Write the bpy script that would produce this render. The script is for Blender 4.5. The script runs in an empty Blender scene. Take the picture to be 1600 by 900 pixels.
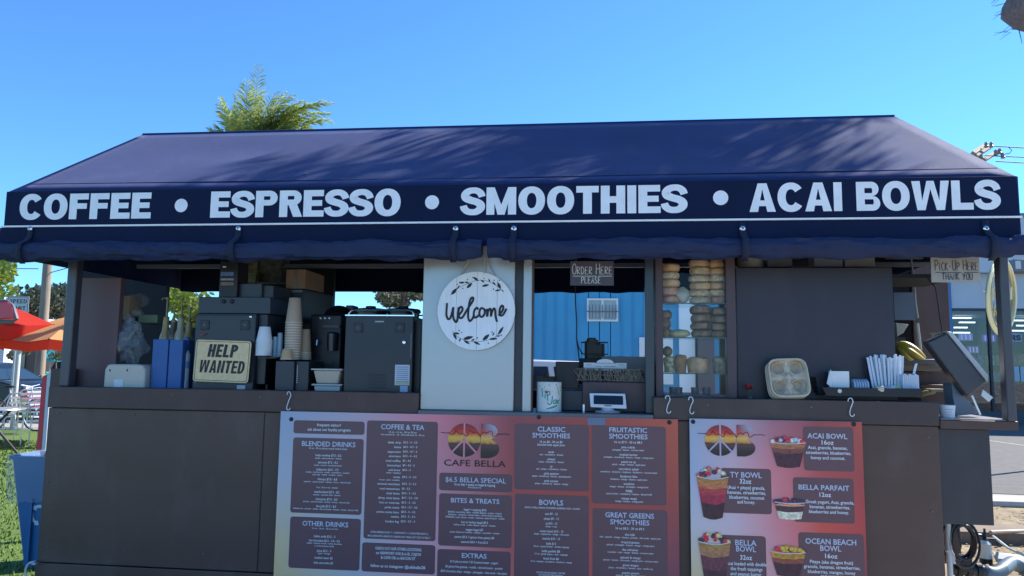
import bpy, bmesh, math, random
from mathutils import Vector, Matrix, noise
random.seed(7)
R=math.radians
scn=bpy.context.scene
col=scn.collection
# ------------------------------------------------------------------ camera
FPX=1155.0
CAM=Vector((0,-3.85,1.52))
YAW=math.atan(.116); PIT=math.atan(121/FPX); ROL=R(.74)
_f=Vector((-math.sin(YAW)*math.cos(PIT),math.cos(YAW)*math.cos(PIT),math.sin(PIT)))
_r=Vector((math.cos(YAW),math.sin(YAW),0)); _u=_r.cross(_f)
CR=_r*math.cos(ROL)+_u*math.sin(ROL); CU=-_r*math.sin(ROL)+_u*math.cos(ROL)
cd=bpy.data.cameras.new('camera'); cam=bpy.data.objects.new('camera',cd); col.objects.link(cam)
cd.sensor_width=36; cd.lens=FPX/1600*36; cd.clip_start=.05; cd.clip_end=3000
cam.matrix_world=Matrix(((CR.x,CU.x,-_f.x,CAM.x),(CR.y,CU.y,-_f.y,CAM.y),(CR.z,CU.z,-_f.z,CAM.z),(0,0,0,1)))
scn.camera=cam
def at(px,py,Y=0.0):
    d=_f+CR*((px-800)/FPX)-CU*((py-450)/FPX)
    return CAM+d*((Y-CAM.y)/d.y)
def ground(px,py,z=0.0):
    d=_f+CR*((px-800)/FPX)-CU*((py-450)/FPX)
    return CAM+d*((z-CAM.z)/d.z)
# ------------------------------------------------------------------ light
SUN=Vector((3.35,2.5,3.5)).normalized()
EL=math.asin(SUN.z); AZ=math.atan2(SUN.x,SUN.y)
w=bpy.data.worlds.new('World'); scn.world=w; w.use_nodes=True
nt=w.node_tree; sk=nt.nodes.new('ShaderNodeTexSky'); sk.sky_type='NISHITA'; sk.sun_disc=False
sk.sun_elevation=EL; sk.sun_rotation=AZ; sk.air_density=1.0; sk.dust_density=0.0; sk.ozone_density=3.0; sk.altitude=0
bg=nt.nodes['Background']; bg.inputs[1].default_value=.15
hs=nt.nodes.new('ShaderNodeMix'); hs.data_type='RGBA'; hs.blend_type='MULTIPLY'; hs.inputs[0].default_value=1; hs.inputs[7].default_value=(.335,.595,.85,1)
nt.links.new(sk.outputs[0],hs.inputs[6]); nt.links.new(hs.outputs[2],bg.inputs[0])
sl=bpy.data.lights.new('sun','SUN'); sl.energy=5; sl.angle=R(.5); sl.color=(1,.95,.87)
so=bpy.data.objects.new('sun',sl); col.objects.link(so); so.rotation_euler=SUN.to_track_quat('Z','Y').to_euler()
scn.view_settings.view_transform='Standard'; scn.view_settings.look='None'; scn.view_settings.gamma=1
scn.view_settings.exposure=1.05
# ------------------------------------------------------------------ materials
def lin(c): c/=255; return c/12.92 if c<=.04045 else ((c+.055)/1.055)**2.4
def S(r,g,b,k=1.0):      # a shade-seen sRGB colour back to a base colour
    return tuple(min(.85,lin(v)*m*k) for v,m in zip((r,g,b),(1.5,1.04,.82)))
def C(r,g,b): return (lin(r),lin(g),lin(b))
mats={}
def M(name,c=(.5,.5,.5),rough=.6,grime=0,metal=0,var=0.0,vs=8.0,bump=0.0,bs=60.0,spec=.5,emit=0,alpha=1,attr=False,stretch=None,c2=None,sheen=0):
    if name in mats: return mats[name]
    m=bpy.data.materials.new(name); m.use_nodes=True; n=m.node_tree; b=n.nodes['Principled BSDF']; L=n.links
    b.inputs['Base Color'].default_value=(*c,1); b.inputs['Roughness'].default_value=rough
    b.inputs['Metallic'].default_value=metal; b.inputs['Specular IOR Level'].default_value=spec
    if sheen: b.inputs['Sheen Weight'].default_value=sheen; b.inputs['Sheen Tint'].default_value=(.55,.6,1,1)
    tc=n.nodes.new('ShaderNodeTexCoord'); vec=tc.outputs['Object']
    if stretch:
        mp=n.nodes.new('ShaderNodeMapping'); mp.inputs['Scale'].default_value=stretch; L.new(vec,mp.inputs[0]); vec=mp.outputs[0]
    if attr:
        a=n.nodes.new('ShaderNodeAttribute'); a.attribute_name='Col'; L.new(a.outputs['Color'],b.inputs['Base Color'])
    elif var>0 or c2:
        t=n.nodes.new('ShaderNodeTexNoise'); t.inputs['Scale'].default_value=vs; t.inputs['Detail'].default_value=6; t.inputs['Roughness'].default_value=.6
        L.new(vec,t.inputs['Vector'])
        r=n.nodes.new('ShaderNodeValToRGB'); r.color_ramp.elements[0].position=.32; r.color_ramp.elements[1].position=.68
        lo=c2 if c2 else tuple(v*(1-var) for v in c); hi=c if c2 else tuple(min(1,v*(1+var)) for v in c)
        r.color_ramp.elements[0].color=(*lo,1); r.color_ramp.elements[1].color=(*hi,1)
        L.new(t.outputs['Fac'],r.inputs[0]); L.new(r.outputs[0],b.inputs['Base Color'])
        mr=n.nodes.new('ShaderNodeMapRange'); mr.inputs[3].default_value=max(0,rough-.08); mr.inputs[4].default_value=min(1,rough+.1)
        L.new(t.outputs['Fac'],mr.inputs[0]); L.new(mr.outputs[0],b.inputs['Roughness'])
    if grime:
        src=b.inputs['Base Color'].links[0].from_socket; mp2=n.nodes.new('ShaderNodeMapping'); mp2.inputs['Scale'].default_value=(5,5,2.2); L.new(tc.outputs['Object'],mp2.inputs[0])
        g=n.nodes.new('ShaderNodeTexNoise'); g.inputs['Scale'].default_value=1.6; g.inputs['Detail'].default_value=8; L.new(mp2.outputs[0],g.inputs['Vector'])
        g2=n.nodes.new('ShaderNodeTexNoise'); g2.inputs['Scale'].default_value=2.0; g2.inputs['Detail'].default_value=9; g2.inputs['Roughness'].default_value=.75; L.new(tc.outputs['Object'],g2.inputs['Vector'])
        mu=n.nodes.new('ShaderNodeMath'); mu.operation='MULTIPLY'; L.new(g.outputs['Fac'],mu.inputs[0]); L.new(g2.outputs['Fac'],mu.inputs[1])
        mr2=n.nodes.new('ShaderNodeMapRange'); mr2.inputs[1].default_value=.24; mr2.inputs[2].default_value=.40; mr2.inputs[3].default_value=0; mr2.inputs[4].default_value=grime; L.new(mu.outputs[0],mr2.inputs[0])
        mc=n.nodes.new('ShaderNodeMix'); mc.data_type='RGBA'; mc.inputs[7].default_value=(.30,.27,.25,1); L.new(mr2.outputs[0],mc.inputs[0]); L.new(src,mc.inputs[6]); L.new(mc.outputs[2],b.inputs['Base Color'])
    if bump>0:
        t2=n.nodes.new('ShaderNodeTexNoise'); t2.inputs['Scale'].default_value=bs; t2.inputs['Detail'].default_value=5; L.new(vec,t2.inputs['Vector'])
        bp=n.nodes.new('ShaderNodeBump'); bp.inputs['Strength'].default_value=bump; bp.inputs['Distance'].default_value=.01
        L.new(t2.outputs['Fac'],bp.inputs['Height']); L.new(bp.outputs[0],b.inputs['Normal'])
    if emit: b.inputs['Emission Color'].default_value=(*c,1); b.inputs['Emission Strength'].default_value=emit
    if alpha<1: b.inputs['Alpha'].default_value=alpha
    mats[name]=m; return m
def glass(name,tint=(.9,.95,.95),refl=.12,rough=.02):
    if name in mats: return mats[name]
    m=bpy.data.materials.new(name); m.use_nodes=True; n=m.node_tree; n.nodes.clear()
    o=n.nodes.new('ShaderNodeOutputMaterial'); t=n.nodes.new('ShaderNodeBsdfTransparent'); g=n.nodes.new('ShaderNodeBsdfGlossy'); mx=n.nodes.new('ShaderNodeMixShader')
    t.inputs[0].default_value=(*tint,1); g.inputs['Roughness'].default_value=rough; mx.inputs[0].default_value=refl
    n.links.new(t.outputs[0],mx.inputs[1]); n.links.new(g.outputs[0],mx.inputs[2]); n.links.new(mx.outputs[0],o.inputs[0])
    mats[name]=m; return m
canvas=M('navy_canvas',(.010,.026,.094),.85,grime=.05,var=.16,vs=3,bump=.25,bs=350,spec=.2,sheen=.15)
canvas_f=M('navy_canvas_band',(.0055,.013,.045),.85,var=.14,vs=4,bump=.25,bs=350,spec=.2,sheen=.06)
canvas_in=M('navy_canvas_lining',(.010,.016,.045),.9,bump=.2,bs=200,spec=.15)
letterw=M('white_vinyl',(.85,.85,.84),.6,var=.05,vs=15)
brown=M('brown_paint',S(71,62,61),.42,grime=.09,var=.12,vs=2.5,bump=.04,bs=25,spec=.45,stretch=(.6,1,2))
brown2=M('brown_paint_warm',S(70,62,63),.5,grime=.07,var=.12,vs=3,bump=.1,bs=30,spec=.4)
slate=M('slate_paint',S(54,50,54),.4,grime=.08,var=.1,vs=2,bump=.08,bs=20,spec=.5)
blackp=M('black_plastic',(.012,.013,.016),.4,var=.2,vs=12,spec=.4)
blackm=M('black_coated_steel',(.022,.025,.032),.38,var=.25,vs=6,bump=.06,bs=120,spec=.5)
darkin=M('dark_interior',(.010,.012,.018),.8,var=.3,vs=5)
steelp=M('pale_painted_steel',(.43,.45,.455),.25,grime=.10,var=.05,vs=2.2,bump=.06,bs=6,spec=.6,metal=.25)
chrome=M('polished_steel',(.75,.76,.78),.18,metal=1)
alu=M('aluminium',(.62,.64,.66),.3,metal=.9,var=.1,vs=20)
white=M('white_plastic',(.75,.76,.76),.4,var=.04,vs=8)
paper=M('white_paper',(.74,.75,.74),.8,var=.06,vs=12)
kraft=M('kraft_paper',(.55,.42,.30),.75,var=.08,vs=14)
cardb=M('cardboard',(.30,.19,.12),.85,var=.12,vs=8)
print_mat=M('printed_board',rough=.32,attr=True,spec=.5)
ink=M('black_ink',(.012,.012,.015),.5)
# ------------------------------------------------------------------ mesh builder
class MB:
    def __init__(s): s.v=[]; s.f=[]; s.c=None
    def add(s,vs,fs):
        o=len(s.v); s.v+= [Vector(p) for p in vs]; s.f+=[tuple(i+o for i in f) for f in fs]; return s
    def box(s,x0,x1,y0,y1,z0,z1):
        return s.add([(x0,y0,z0),(x1,y0,z0),(x1,y1,z0),(x0,y1,z0),(x0,y0,z1),(x1,y0,z1),(x1,y1,z1),(x0,y1,z1)],
          [(0,3,2,1),(4,5,6,7),(0,1,5,4),(1,2,6,5),(2,3,7,6),(3,0,4,7)])
    def obox(s,c,ax,ay,az):   # centre and three half-axis vectors
        c=Vector(c);ax=Vector(ax);ay=Vector(ay);az=Vector(az)
        P=[c+ax*i+ay*j+az*k for k in(-1,1) for i,j in((-1,-1),(1,-1),(1,1),(-1,1))]
        return s.add(P,[(0,3,2,1),(4,5,6,7),(0,1,5,4),(1,2,6,5),(2,3,7,6),(3,0,4,7)])
    def tube(s,pts,r,n=8,cap=True):
        pts=[Vector(p) for p in pts]; m=len(pts); rs=r if isinstance(r,(list,tuple)) else [r]*m
        o=len(s.v); prev=None
        for i,p in enumerate(pts):
            d=(pts[min(i+1,m-1)]-pts[max(i-1,0)]).normalized()
            if prev is None:
                a=Vector((0,0,1)) if abs(d.z)<.9 else Vector((1,0,0)); a=(a-d*a.dot(d)).normalized()
            else:
                a=prev-d*prev.dot(d); a=a.normalized() if a.length>1e-6 else Vector((1,0,0))
            prev=a; b=d.cross(a)
            for k in range(n):
                t=2*math.pi*k/n; s.v.append(p+(a*math.cos(t)+b*math.sin(t))*rs[i])
        for i in range(m-1):
            for k in range(n):
                k2=(k+1)%n; s.f.append((o+i*n+k,o+i*n+k2,o+(i+1)*n+k2,o+(i+1)*n+k))
        if cap: s.f.append(tuple(o+k for k in range(n))[::-1]); s.f.append(tuple(o+(m-1)*n+k for k in range(n)))
        return s
    def lathe(s,c,prof,n=24,axis='z'):
        c=Vector(c); o=len(s.v); m=len(prof)
        for r,h in prof:
            for k in range(n):
                t=2*math.pi*k/n
                q=Vector((r*math.cos(t),r*math.sin(t),h)) if axis=='z' else (Vector((r*math.cos(t),h,r*math.sin(t))) if axis=='y' else Vector((h,r*math.cos(t),r*math.sin(t))))
                s.v.append(c+q)
        for i in range(m-1):
            for k in range(n):
                k2=(k+1)%n; s.f.append((o+i*n+k,o+i*n+k2,o+(i+1)*n+k2,o+(i+1)*n+k))
        s.f.append(tuple(o+k for k in range(n))[::-1]); s.f.append(tuple(o+(m-1)*n+k for k in range(n)))
        return s
    def prism(s,poly,y0,y1):  # poly in (x,z), extruded in y
        n=len(poly); P=[(x,y0,z) for x,z in poly]+[(x,y1,z) for x,z in poly]
        return s.add(P,[tuple(range(n)),tuple(range(2*n-1,n-1,-1))]+[(i,i+n,(i+1)%n+n,(i+1)%n) for i in range(n)])
    def flat(s,poly,y): return s.add([(x,y,z) for x,z in poly],[tuple(range(len(poly)))])
    def ball(s,c,rx,ry,rz,n=12,m=7,jit=0,seed=0):
        c=Vector(c); o=len(s.v)
        for i in range(m+1):
            ph=math.pi*i/m-math.pi/2
            for k in range(n):
                t=2*math.pi*k/n; d=Vector((math.cos(t)*math.cos(ph),math.sin(t)*math.cos(ph),math.sin(ph)))
                q=1+ (noise.noise(d*2.3+Vector((seed,seed*2,0)))*jit if jit else 0)
                s.v.append(c+Vector((d.x*rx,d.y*ry,d.z*rz))*q)
        for i in range(m):
            for k in range(n):
                k2=(k+1)%n; s.f.append((o+i*n+k,o+i*n+k2,o+(i+1)*n+k2,o+(i+1)*n+k))
        return s
    def torus(s,c,R0,r,axis='y',n=28,k=8,sx=1,sz=1):
        c=Vector(c); o=len(s.v)
        for i in range(n):
            t=2*math.pi*i/n
            for j in range(k):
                u=2*math.pi*j/k; rr=R0+r*math.cos(u); h=r*math.sin(u)
                a,b=rr*math.cos(t)*sx,rr*math.sin(t)*sz
                s.v.append(c+(Vector((a,h,b)) if axis=='y' else Vector((a,b,h)) if axis=='z' else Vector((h,a,b))))
        for i in range(n):
            for j in range(k):
                s.f.append((o+i*k+j,o+i*k+(j+1)%k,o+((i+1)%n)*k+(j+1)%k,o+((i+1)%n)*k+j))
        return s
    def build(s,name,mat,parent=None,bevel=0,smooth=True,kind=None,label=None,colors=None):
        me=bpy.data.meshes.new(name)
        if parent is None:
            xs=[p.x for p in s.v]; ys=[p.y for p in s.v]; zs=[p.z for p in s.v]
            off=Vector(((min(xs)+max(xs))/2,(min(ys)+max(ys))/2,min(zs)))
        else:
            root=parent
            while root.parent: root=root.parent
            off=Vector(root.location)
        me.from_pydata([p-off for p in s.v],[],s.f)
        bm=bmesh.new(); bm.from_mesh(me); 
        if colors is None and not getattr(s,'flatonly',False): bmesh.ops.recalc_face_normals(bm,faces=bm.faces)
        bm.to_mesh(me); bm.free()
        if smooth: me.shade_smooth(); me.set_sharp_from_angle(angle=R(38))
        me.materials.append(mat)
        if colors is not None:
            a=me.color_attributes.new('Col','FLOAT_COLOR','POINT')
            for i,c in enumerate(colors): a.data[i].color=(*c,1)
        o=bpy.data.objects.new(name,me); col.objects.link(o)
        if parent is None: o.location=off
        else: o.parent=parent
        if bevel:
            b=o.modifiers.new('bevel','BEVEL'); b.width=bevel; b.segments=2; b.limit_method='ANGLE'; b.angle_limit=R(50)
        if kind: o['kind']=kind
        if label: o['label']=label
        return o
def thing(name,label,cat,loc,group=None):
    o=bpy.data.objects.new(name,None); o.empty_display_size=.1; col.objects.link(o); o.location=Vector(loc)
    o['label']=label; o['category']=cat
    if group: o['group']=group
    return o
def tag(o,label,cat,group=None):
    o['label']=label; o['category']=cat
    if group: o['group']=group
    return o
def dup(src,loc,label=None,group=None,rz=None):
    def rec(o,p):
        c=o.copy(); col.objects.link(c)
        if p is not None: c.parent=p; c.matrix_parent_inverse=o.matrix_parent_inverse.copy()
        for ch in kids.get(o.name,[]): rec(ch,c)
        return c
    kids={}
    for ob in col.objects:
        if ob.parent: kids.setdefault(ob.parent.name,[]).append(ob)
    c=rec(src,None); c.location=Vector(loc)
    if label: c['label']=label
    if group: c['group']=group
    if rz is not None: c.rotation_euler[2]=rz
    return c
def rect(px0,py0,px1,py1,Y):     # a level rectangle on plane y=Y from its four seen sides
    xm=(px0+px1)/2; ym=(py0+py1)/2
    return at(px0,ym,Y).x,at(px1,ym,Y).x,at(xm,py1,Y).z,at(xm,py0,Y).z
def bx(px0,py0,px1,py1,Y,dep,z0=None,z1=None):
    x0,x1,a,b=rect(px0,py0,px1,py1,Y)
    return MB().box(x0,x1,Y,Y+dep,a if z0 is None else z0,b if z1 is None else z1)
ORD=['first','second','third','fourth','fifth','sixth','seventh','eighth','ninth','tenth','eleventh','twelfth','thirteenth','fourteenth','fifteenth','sixteenth','seventeenth','eighteenth']
# ------------------------------------------------------------------ lettering
def _textmesh(body):
    c=bpy.data.curves.new('t','FONT'); c.body=body; c.size=1; c.resolution_u=2; c.offset=_textmesh.off
    o=bpy.data.objects.new('t',c); me=bpy.data.meshes.new_from_object(o)
    V=[v.co.copy() for v in me.vertices]; F=[tuple(p.vertices) for p in me.polygons]
    bpy.data.objects.remove(o); bpy.data.curves.remove(c); bpy.data.meshes.remove(me)
    return V,F
_textmesh.off=0
CAPH=.70
def line(mb,body,cx,cz,wid,hgt,Y,off=.012):   # centred line; wid/hgt (cap height) in metres
    _textmesh.off=off; V,F=_textmesh(body)
    if not V: return
    x0=min(v.x for v in V); x1=max(v.x for v in V)
    sx=wid/(x1-x0) if wid else hgt/CAPH*.8; sz=hgt/CAPH
    xc=(x0+x1)/2
    mb.add([(cx+(v.x-xc)*sx,Y,cz+(v.y-CAPH/2)*sz) for v in V],F)
def band(cx,cy,ro,ri,a0,a1,n=14,e=2.0):
    P=[]
    def q(r,a):
        ca,sa=math.cos(a),math.sin(a)
        return (cx+r[0]*math.copysign(abs(ca)**(2/e),ca),cy+r[1]*math.copysign(abs(sa)**(2/e),sa))
    out=[]
    for i in range(n):
        a=R(a0+(a1-a0)*i/n); b=R(a0+(a1-a0)*(i+1)/n)
        out.append([q(ro,a),q(ro,b),q(ri,b),q(ri,a)])
    return out
def stroke2(pts,w):
    out=[];L=[];n=len(pts)
    for i in range(n):
        a=Vector(pts[max(i-1,0)]); b=Vector(pts[min(i+1,n-1)]); d=(b-a).normalized(); nn=Vector((-d.y,d.x))*((w[i] if isinstance(w,list) else w)/2)
        L.append((Vector(pts[i])+nn,Vector(pts[i])-nn))
    for i in range(n-1): out.append([tuple(L[i][0]),tuple(L[i+1][0]),tuple(L[i+1][1]),tuple(L[i][1])])
    return out
def heavy(ch,w,s,t):      # heavy grotesque capitals, height 1, width w, stem s, bar t
    r=lambda a,b,c,d:[(a,b),(c,b),(c,d),(a,d)]
    if ch=='I': return [r(0,0,s,1)],s
    if ch in 'OC':
        w*=1.07
        ro=(w/2,.515); ri=(w/2-s,.515-t)
        a=(0,360) if ch=='O' else (36,324)
        return band(w/2,.5,ro,ri,*a,n=30,e=2.15),(w if ch=='O' else w*.95)
    if ch in 'FE':
        w*=.84; g=[r(0,0,s,1),r(s,1-t,w,1),r(s,.5-t*.42,w*.93,.5+t*.5)]
        if ch=='E': g.append(r(s,0,w*1.02,t))
        return g,w
    if ch=='L': w*=.82; return [r(0,0,s,1),r(s,0,w,t)],w
    if ch=='T': w*=.88; return [r(0,1-t,w,1),r(w/2-s/2,0,w/2+s/2,1-t)],w
    if ch=='H': w*=.95; return [r(0,0,s,1),r(w-s,0,w,1),r(s,.5-t/2,w-s,.5+t/2)],w
    if ch in 'PRB':
        w*=.93; h=.56 if ch!='B' else .5; bl=.5-t*.5 if ch=='B' else 1-h
        g=[r(0,0,s,1)]
        def bowl(z0,z1,ww):
            hh=(z1-z0)/2; c=ww-hh*1.0; c=max(c,s)
            return [r(s,z1-t*.9,c,z1),r(s,z0,c,z0+t*.9)]+band(c,(z0+z1)/2,(ww-c,hh),(max(ww-c-s,.02),max(hh-t*.9,.02)),-90,90,n=10)
        if ch=='B':
            for z0,z1,ww,tb,tt_ in((.5,1,w*.95,t*.45,t*.92),(0,.5,w,t*.92,t*.45)):
                hh=(z1-z0)/2; c=max(ww-hh,s); zi=(z0+tb+z1-tt_)/2; ri_=(z1-tt_-z0-tb)/2; g+=[r(s,z1-tt_,c,z1),r(s,z0,c,z0+tb)]
                for i in range(12):
                    a_=R(-90+15*i); b_=R(-75+15*i); g.append([(c+(ww-c)*math.cos(a_),(z0+z1)/2+hh*math.sin(a_)),(c+(ww-c)*math.cos(b_),(z0+z1)/2+hh*math.sin(b_)),(c+max(ww-c-s,.03)*math.cos(b_),zi+ri_*math.sin(b_)),(c+max(ww-c-s,.03)*math.cos(a_),zi+ri_*math.sin(a_))])
        else: g+=bowl(1-h,1,w)
        if ch=='R': g.append([(w*.42,1-h),(w*.80,1-h+.03),(w*1.05,0),(w*1.05-s*1.1,0)])
        return g,w
    if ch=='D':
        w*=.97; c=w*.45; return [r(0,0,s,1),r(s,1-t,c,1),r(s,0,c,t)]+band(c,.5,(w-c,.5),(w-c-s,.5-t),-90,90,n=14),w
    if ch=='A':
        w*=1.06; m=w/2; return [[(0,0),(s*1.05,0),(m,.80),(m+s*.55,1),(m-s*.55,1)],[(w-s*1.05,0),(w,0),(m+s*.55,1),(m,.80)],r(w*.26,.2,w*.74,.2+t*.85)],w
    if ch=='N':
        return [r(0,0,s,1),r(w-s,0,w,1),[(s*.0+s,1),(s,1-.02-s*1.1),(w-s,0),(w-s,.02+s*1.1)]],w
    if ch=='M':
        w*=1.2; m=w/2; return [r(0,0,s*.95,1),r(w-s*.95,0,w,1),[(s*.95,1),(s*.95,.42),(m-s*.42,0),(m,0),(m,.36),(m-.001,.36)],[(w-s*.95,1),(m,.36),(m,0),(m+s*.42,0),(w-s*.95,.42)]],w
    if ch=='W':
        w*=1.45; m=w/2; q=w*.25
        return [[(0,1),(s,1),(q+s*.1,.32),(q+s*.45,0),(q-s*.5,0)],[(q+s*.45,0),(q+s*.1,.32),(m-s*.42,1),(m,1),(m,.72)],
                [(w,1),(w-s,1),(w-q-s*.1,.32),(w-q-s*.45,0),(w-q+s*.5,0)],[(w-q-s*.45,0),(w-q-s*.1,.32),(m+s*.42,1),(m,1),(m,.72)]],w
    if ch=='S':
        w*=.93; C_=[(.90,.66,.92),(.84,.78,.98),(.70,.875,.9),(.5,.90,.86),(.28,.855,.95),(.16,.735,1.1),(.20,.62,1.1),(.42,.535,1.0),(.66,.475,1.0),(.83,.375,1.1),(.84,.25,1.1),(.70,.135,.95),(.5,.10,.86),(.28,.125,.9),(.13,.23,.98),(.08,.34,.92)]
        pts=smoothpath([(x*w,y) for x,y,_ in C_],4); n=len(pts)
        W=[]
        for i in range(n):
            f=i/4; j=min(int(f),len(C_)-2); q=C_[j][2]+(C_[j+1][2]-C_[j][2])*(f-j); W.append(q*(t*1.08))
        return stroke2(pts,W),w
    return [],w*.5
def heavyword(mb,word,x0,x1,z0,z1,Y,w=.82,s=.27,t=.215,gap=.07,shear=0,sp=.35):
    pen=0; polys=[]
    for ch in word:
        if ch==' ': pen+=sp; continue
        g,a=heavy(ch,w,s,t)
        for k,p in enumerate(g): polys.append(([(pen+x+shear*y,y) for x,y in p],k))
        pen+=a+gap
    pen-=gap; 
    for p,k in polys:
        mb.flat([(x0+x/pen*(x1-x0),z0+y*(z1-z0)) for x,y in p],Y-(k%5)*.00006)
    mb.flatonly=True
SK={'A':[[(0,0),(.3,1),(.6,0)],[(.12,.4),(.5,.4)]],'C':[[(.55,.9),(.3,1),(.05,.75),(0,.4),(.15,.08),(.35,0),(.6,.12)]],'D':[[(.02,0),(.02,1),(.35,.9),(.55,.55),(.4,.12),(.02,0)]],
'E':[[(.5,1),(.03,.97),(0,0),(.52,.02)],[(.02,.52),(.42,.54)]],'H':[[(.02,1),(0,0)],[(.55,1),(.56,0)],[(0,.5),(.56,.52)]],'I':[[(.05,1),(.05,0)]],'K':[[(.02,1),(0,0)],[(.5,1),(.03,.5),(.55,0)]],
'L':[[(.02,1),(0,0),(.45,.02)]],'N':[[(0,0),(.02,1),(.5,0),(.52,1)]],'O':[[(.3,1),(.08,.8),(0,.45),(.12,.08),(.32,0),(.52,.15),(.6,.5),(.5,.88),(.3,1)]],
'P':[[(0,0),(.02,1)],[(-.05,.92),(.3,1),(.52,.82),(.4,.55),(.02,.48)]],'R':[[(0,0),(.02,1)],[(-.04,.95),(.3,1),(.5,.8),(.35,.55),(.04,.5),(.52,0)]],'S':[[(.5,.9),(.28,1),(.06,.82),(.15,.58),(.42,.42),(.5,.18),(.28,0),(0,.1)]],
'T':[[(-.02,.97),(.56,1)],[(.27,.98),(.25,0)]],'U':[[(.02,1),(0,.3),(.15,.02),(.38,.03),(.5,.3),(.52,1)]],'Y':[[(0,1),(.25,.5)],[(.5,1),(.2,0)]],'-':[[(.02,.5),(.32,.52)]],
'i':[[(.05,.6),(.05,0)],[(.05,.8),(.06,.84)]],'p':[[(.02,.6),(0,-.35)],[(.0,.5),(.25,.62),(.38,.4),(.25,.05),(0,.1)]],'J':[[(0,1),(.5,1)],[(.3,1),(.28,.2),(.12,0),(-.05,.15)]],
'a':[[(.38,.5),(.15,.6),(0,.3),(.12,.02),(.35,.15),(.38,.55),(.42,0)]],'r':[[(.02,.6),(.04,0)],[(.04,.35),(.2,.58),(.36,.55)]],'x':[[(0,.6),(.4,0)],[(.4,.6),(0,0)]]}
def ribbon(mb,pts,w,Y):      # flat pen line, pts (x,z)
    for k,q in enumerate(stroke2(pts,w)): mb.flat(q,Y-(k%5)*.0002)
    mb.flatonly=True
def smoothpath(P,n=5):
    out=[]
    for i in range(len(P)-1):
        p0=Vector(P[max(i-1,0)]);p1=Vector(P[i]);p2=Vector(P[i+1]);p3=Vector(P[min(i+2,len(P)-1)])
        for k in range(n):
            t=k/n; out.append(tuple(.5*((2*p1)+(-p0+p2)*t+(2*p0-5*p1+4*p2-p3)*t*t+(-p0+3*p1-3*p2+p3)*t**3)))
    out.append(tuple(P[-1])); return out
def hand(mb,txt,x0,x1,z,h,Y,w,first=1.0,gap=.22):
    adv={'I':.25,'-':.55,'i':.25,' ':.35}; tot=0;pos=[]
    prev=' '
    for ch in txt:
        k=first if prev in ' -' else 1.0
        pos.append((tot,k)); tot+=(adv.get(ch,.58)*(1+(k-1)*.6))+gap; prev=ch
    tot-=gap; sx=(x1-x0)/tot
    for ch,(p,k) in zip(txt,pos):
        for st in SK.get(ch,[]):
            pts=[(x0+(p+x*(1+(k-1)*.6))*sx,z+y*h*k) for x,y in st]
            ribbon(mb,smoothpath(pts,4) if len(pts)>3 and ch in 'COSUDPRaJpr' else pts,w,Y)
def rrect(x0,x1,z0,z1,r,n=5):
    P=[]
    for cx,cz,a in((x1-r,z1-r,0),(x0+r,z1-r,90),(x0+r,z0+r,180),(x1-r,z0+r,270)):
        for i in range(n+1): t=R(a+90*i/n); P.append((cx+r*math.cos(t),cz+r*math.sin(t)))
    return P
# ================================================================== SETTING
asph=M('asphalt',(.11,.105,.10),.9,var=.25,vs=6,bump=.5,bs=140)
soil=M('dry_soil',(.33,.26,.15),.95,c2=(.16,.11,.07),vs=5,bump=.8,bs=60)
turf=M('turf',(.13,.20,.028),.9,c2=(.07,.12,.02),vs=30,bump=.8,bs=220)
conc=M('concrete',(.45,.43,.40),.85,var=.12,vs=4,bump=.3,bs=90)
def sheet(name,pts,z,mat):
    m=MB(); m.add([(x,y,z) for x,y in pts],[tuple(range(len(pts)))]); o=m.build(name,mat,kind='structure',smooth=False); return o
sheet('ground',[(-900,-60),(900,-60),(900,1500),(-900,1500)],0,M('hard_ground',(.34,.31,.27),.9,var=.15,vs=1.5,bump=.4,bs=60))
sheet('lawn',[(-40,-6),(-3.3,-6),(-3.3,11.0),(-40,11.0)],.012,turf)
sheet('road',[(-200,14.5),(2.2,14.5),(2.2,6.3),(30,5.6),(200,5.6),(200,31),(-200,31)],.006,asph)
sheet('soil_bed',[(1.9,.2),(12,.2),(12,5.1),(1.9,5.4)],.008,soil)
k=MB().box(2.2,40,5.25,5.65,0,.07); k.build('kerb',conc,bevel=.02,kind='structure')
k=MB().box(-60,2,12.6,14.6,0,.10); k.build('pavement',conc,bevel=.02,kind='structure')
a=ground(1500,683); b=ground(1680,708)
k=MB(); k.add([(a.x,a.y,.012),(b.x,b.y,.012),(b.x,b.y+.16,.012),(a.x,a.y+.16,.012)],[(0,1,2,3)]); k.build('road_marking',M('road_paint',(.7,.7,.66),.8,var=.15,vs=20),kind='structure',smooth=False)
# grass blades on the near lawn
g=MB(); 
for i in range(26000):
    y=random.uniform(.6,9); x=random.uniform(-3.35-(y+4)*.62-1.2,-3.3); h=random.uniform(.015,.035); a=random.uniform(0,6.28); r=.006+.0012*y
    dx,dy=math.cos(a)*r,math.sin(a)*r
    g.add([(x-dx,y-dy,.012),(x+dx,y+dy,.012),(x+random.uniform(-.015,.015),y+random.uniform(-.015,.015),.012+h)],[(0,1,2)])
g.flatonly=True
o=g.build('grass',M('grass_blades',(.16,.24,.03),.7,c2=(.08,.14,.02),vs=25),kind='stuff',smooth=False); o['label']='short bright green artificial grass beside the kiosk'
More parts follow.
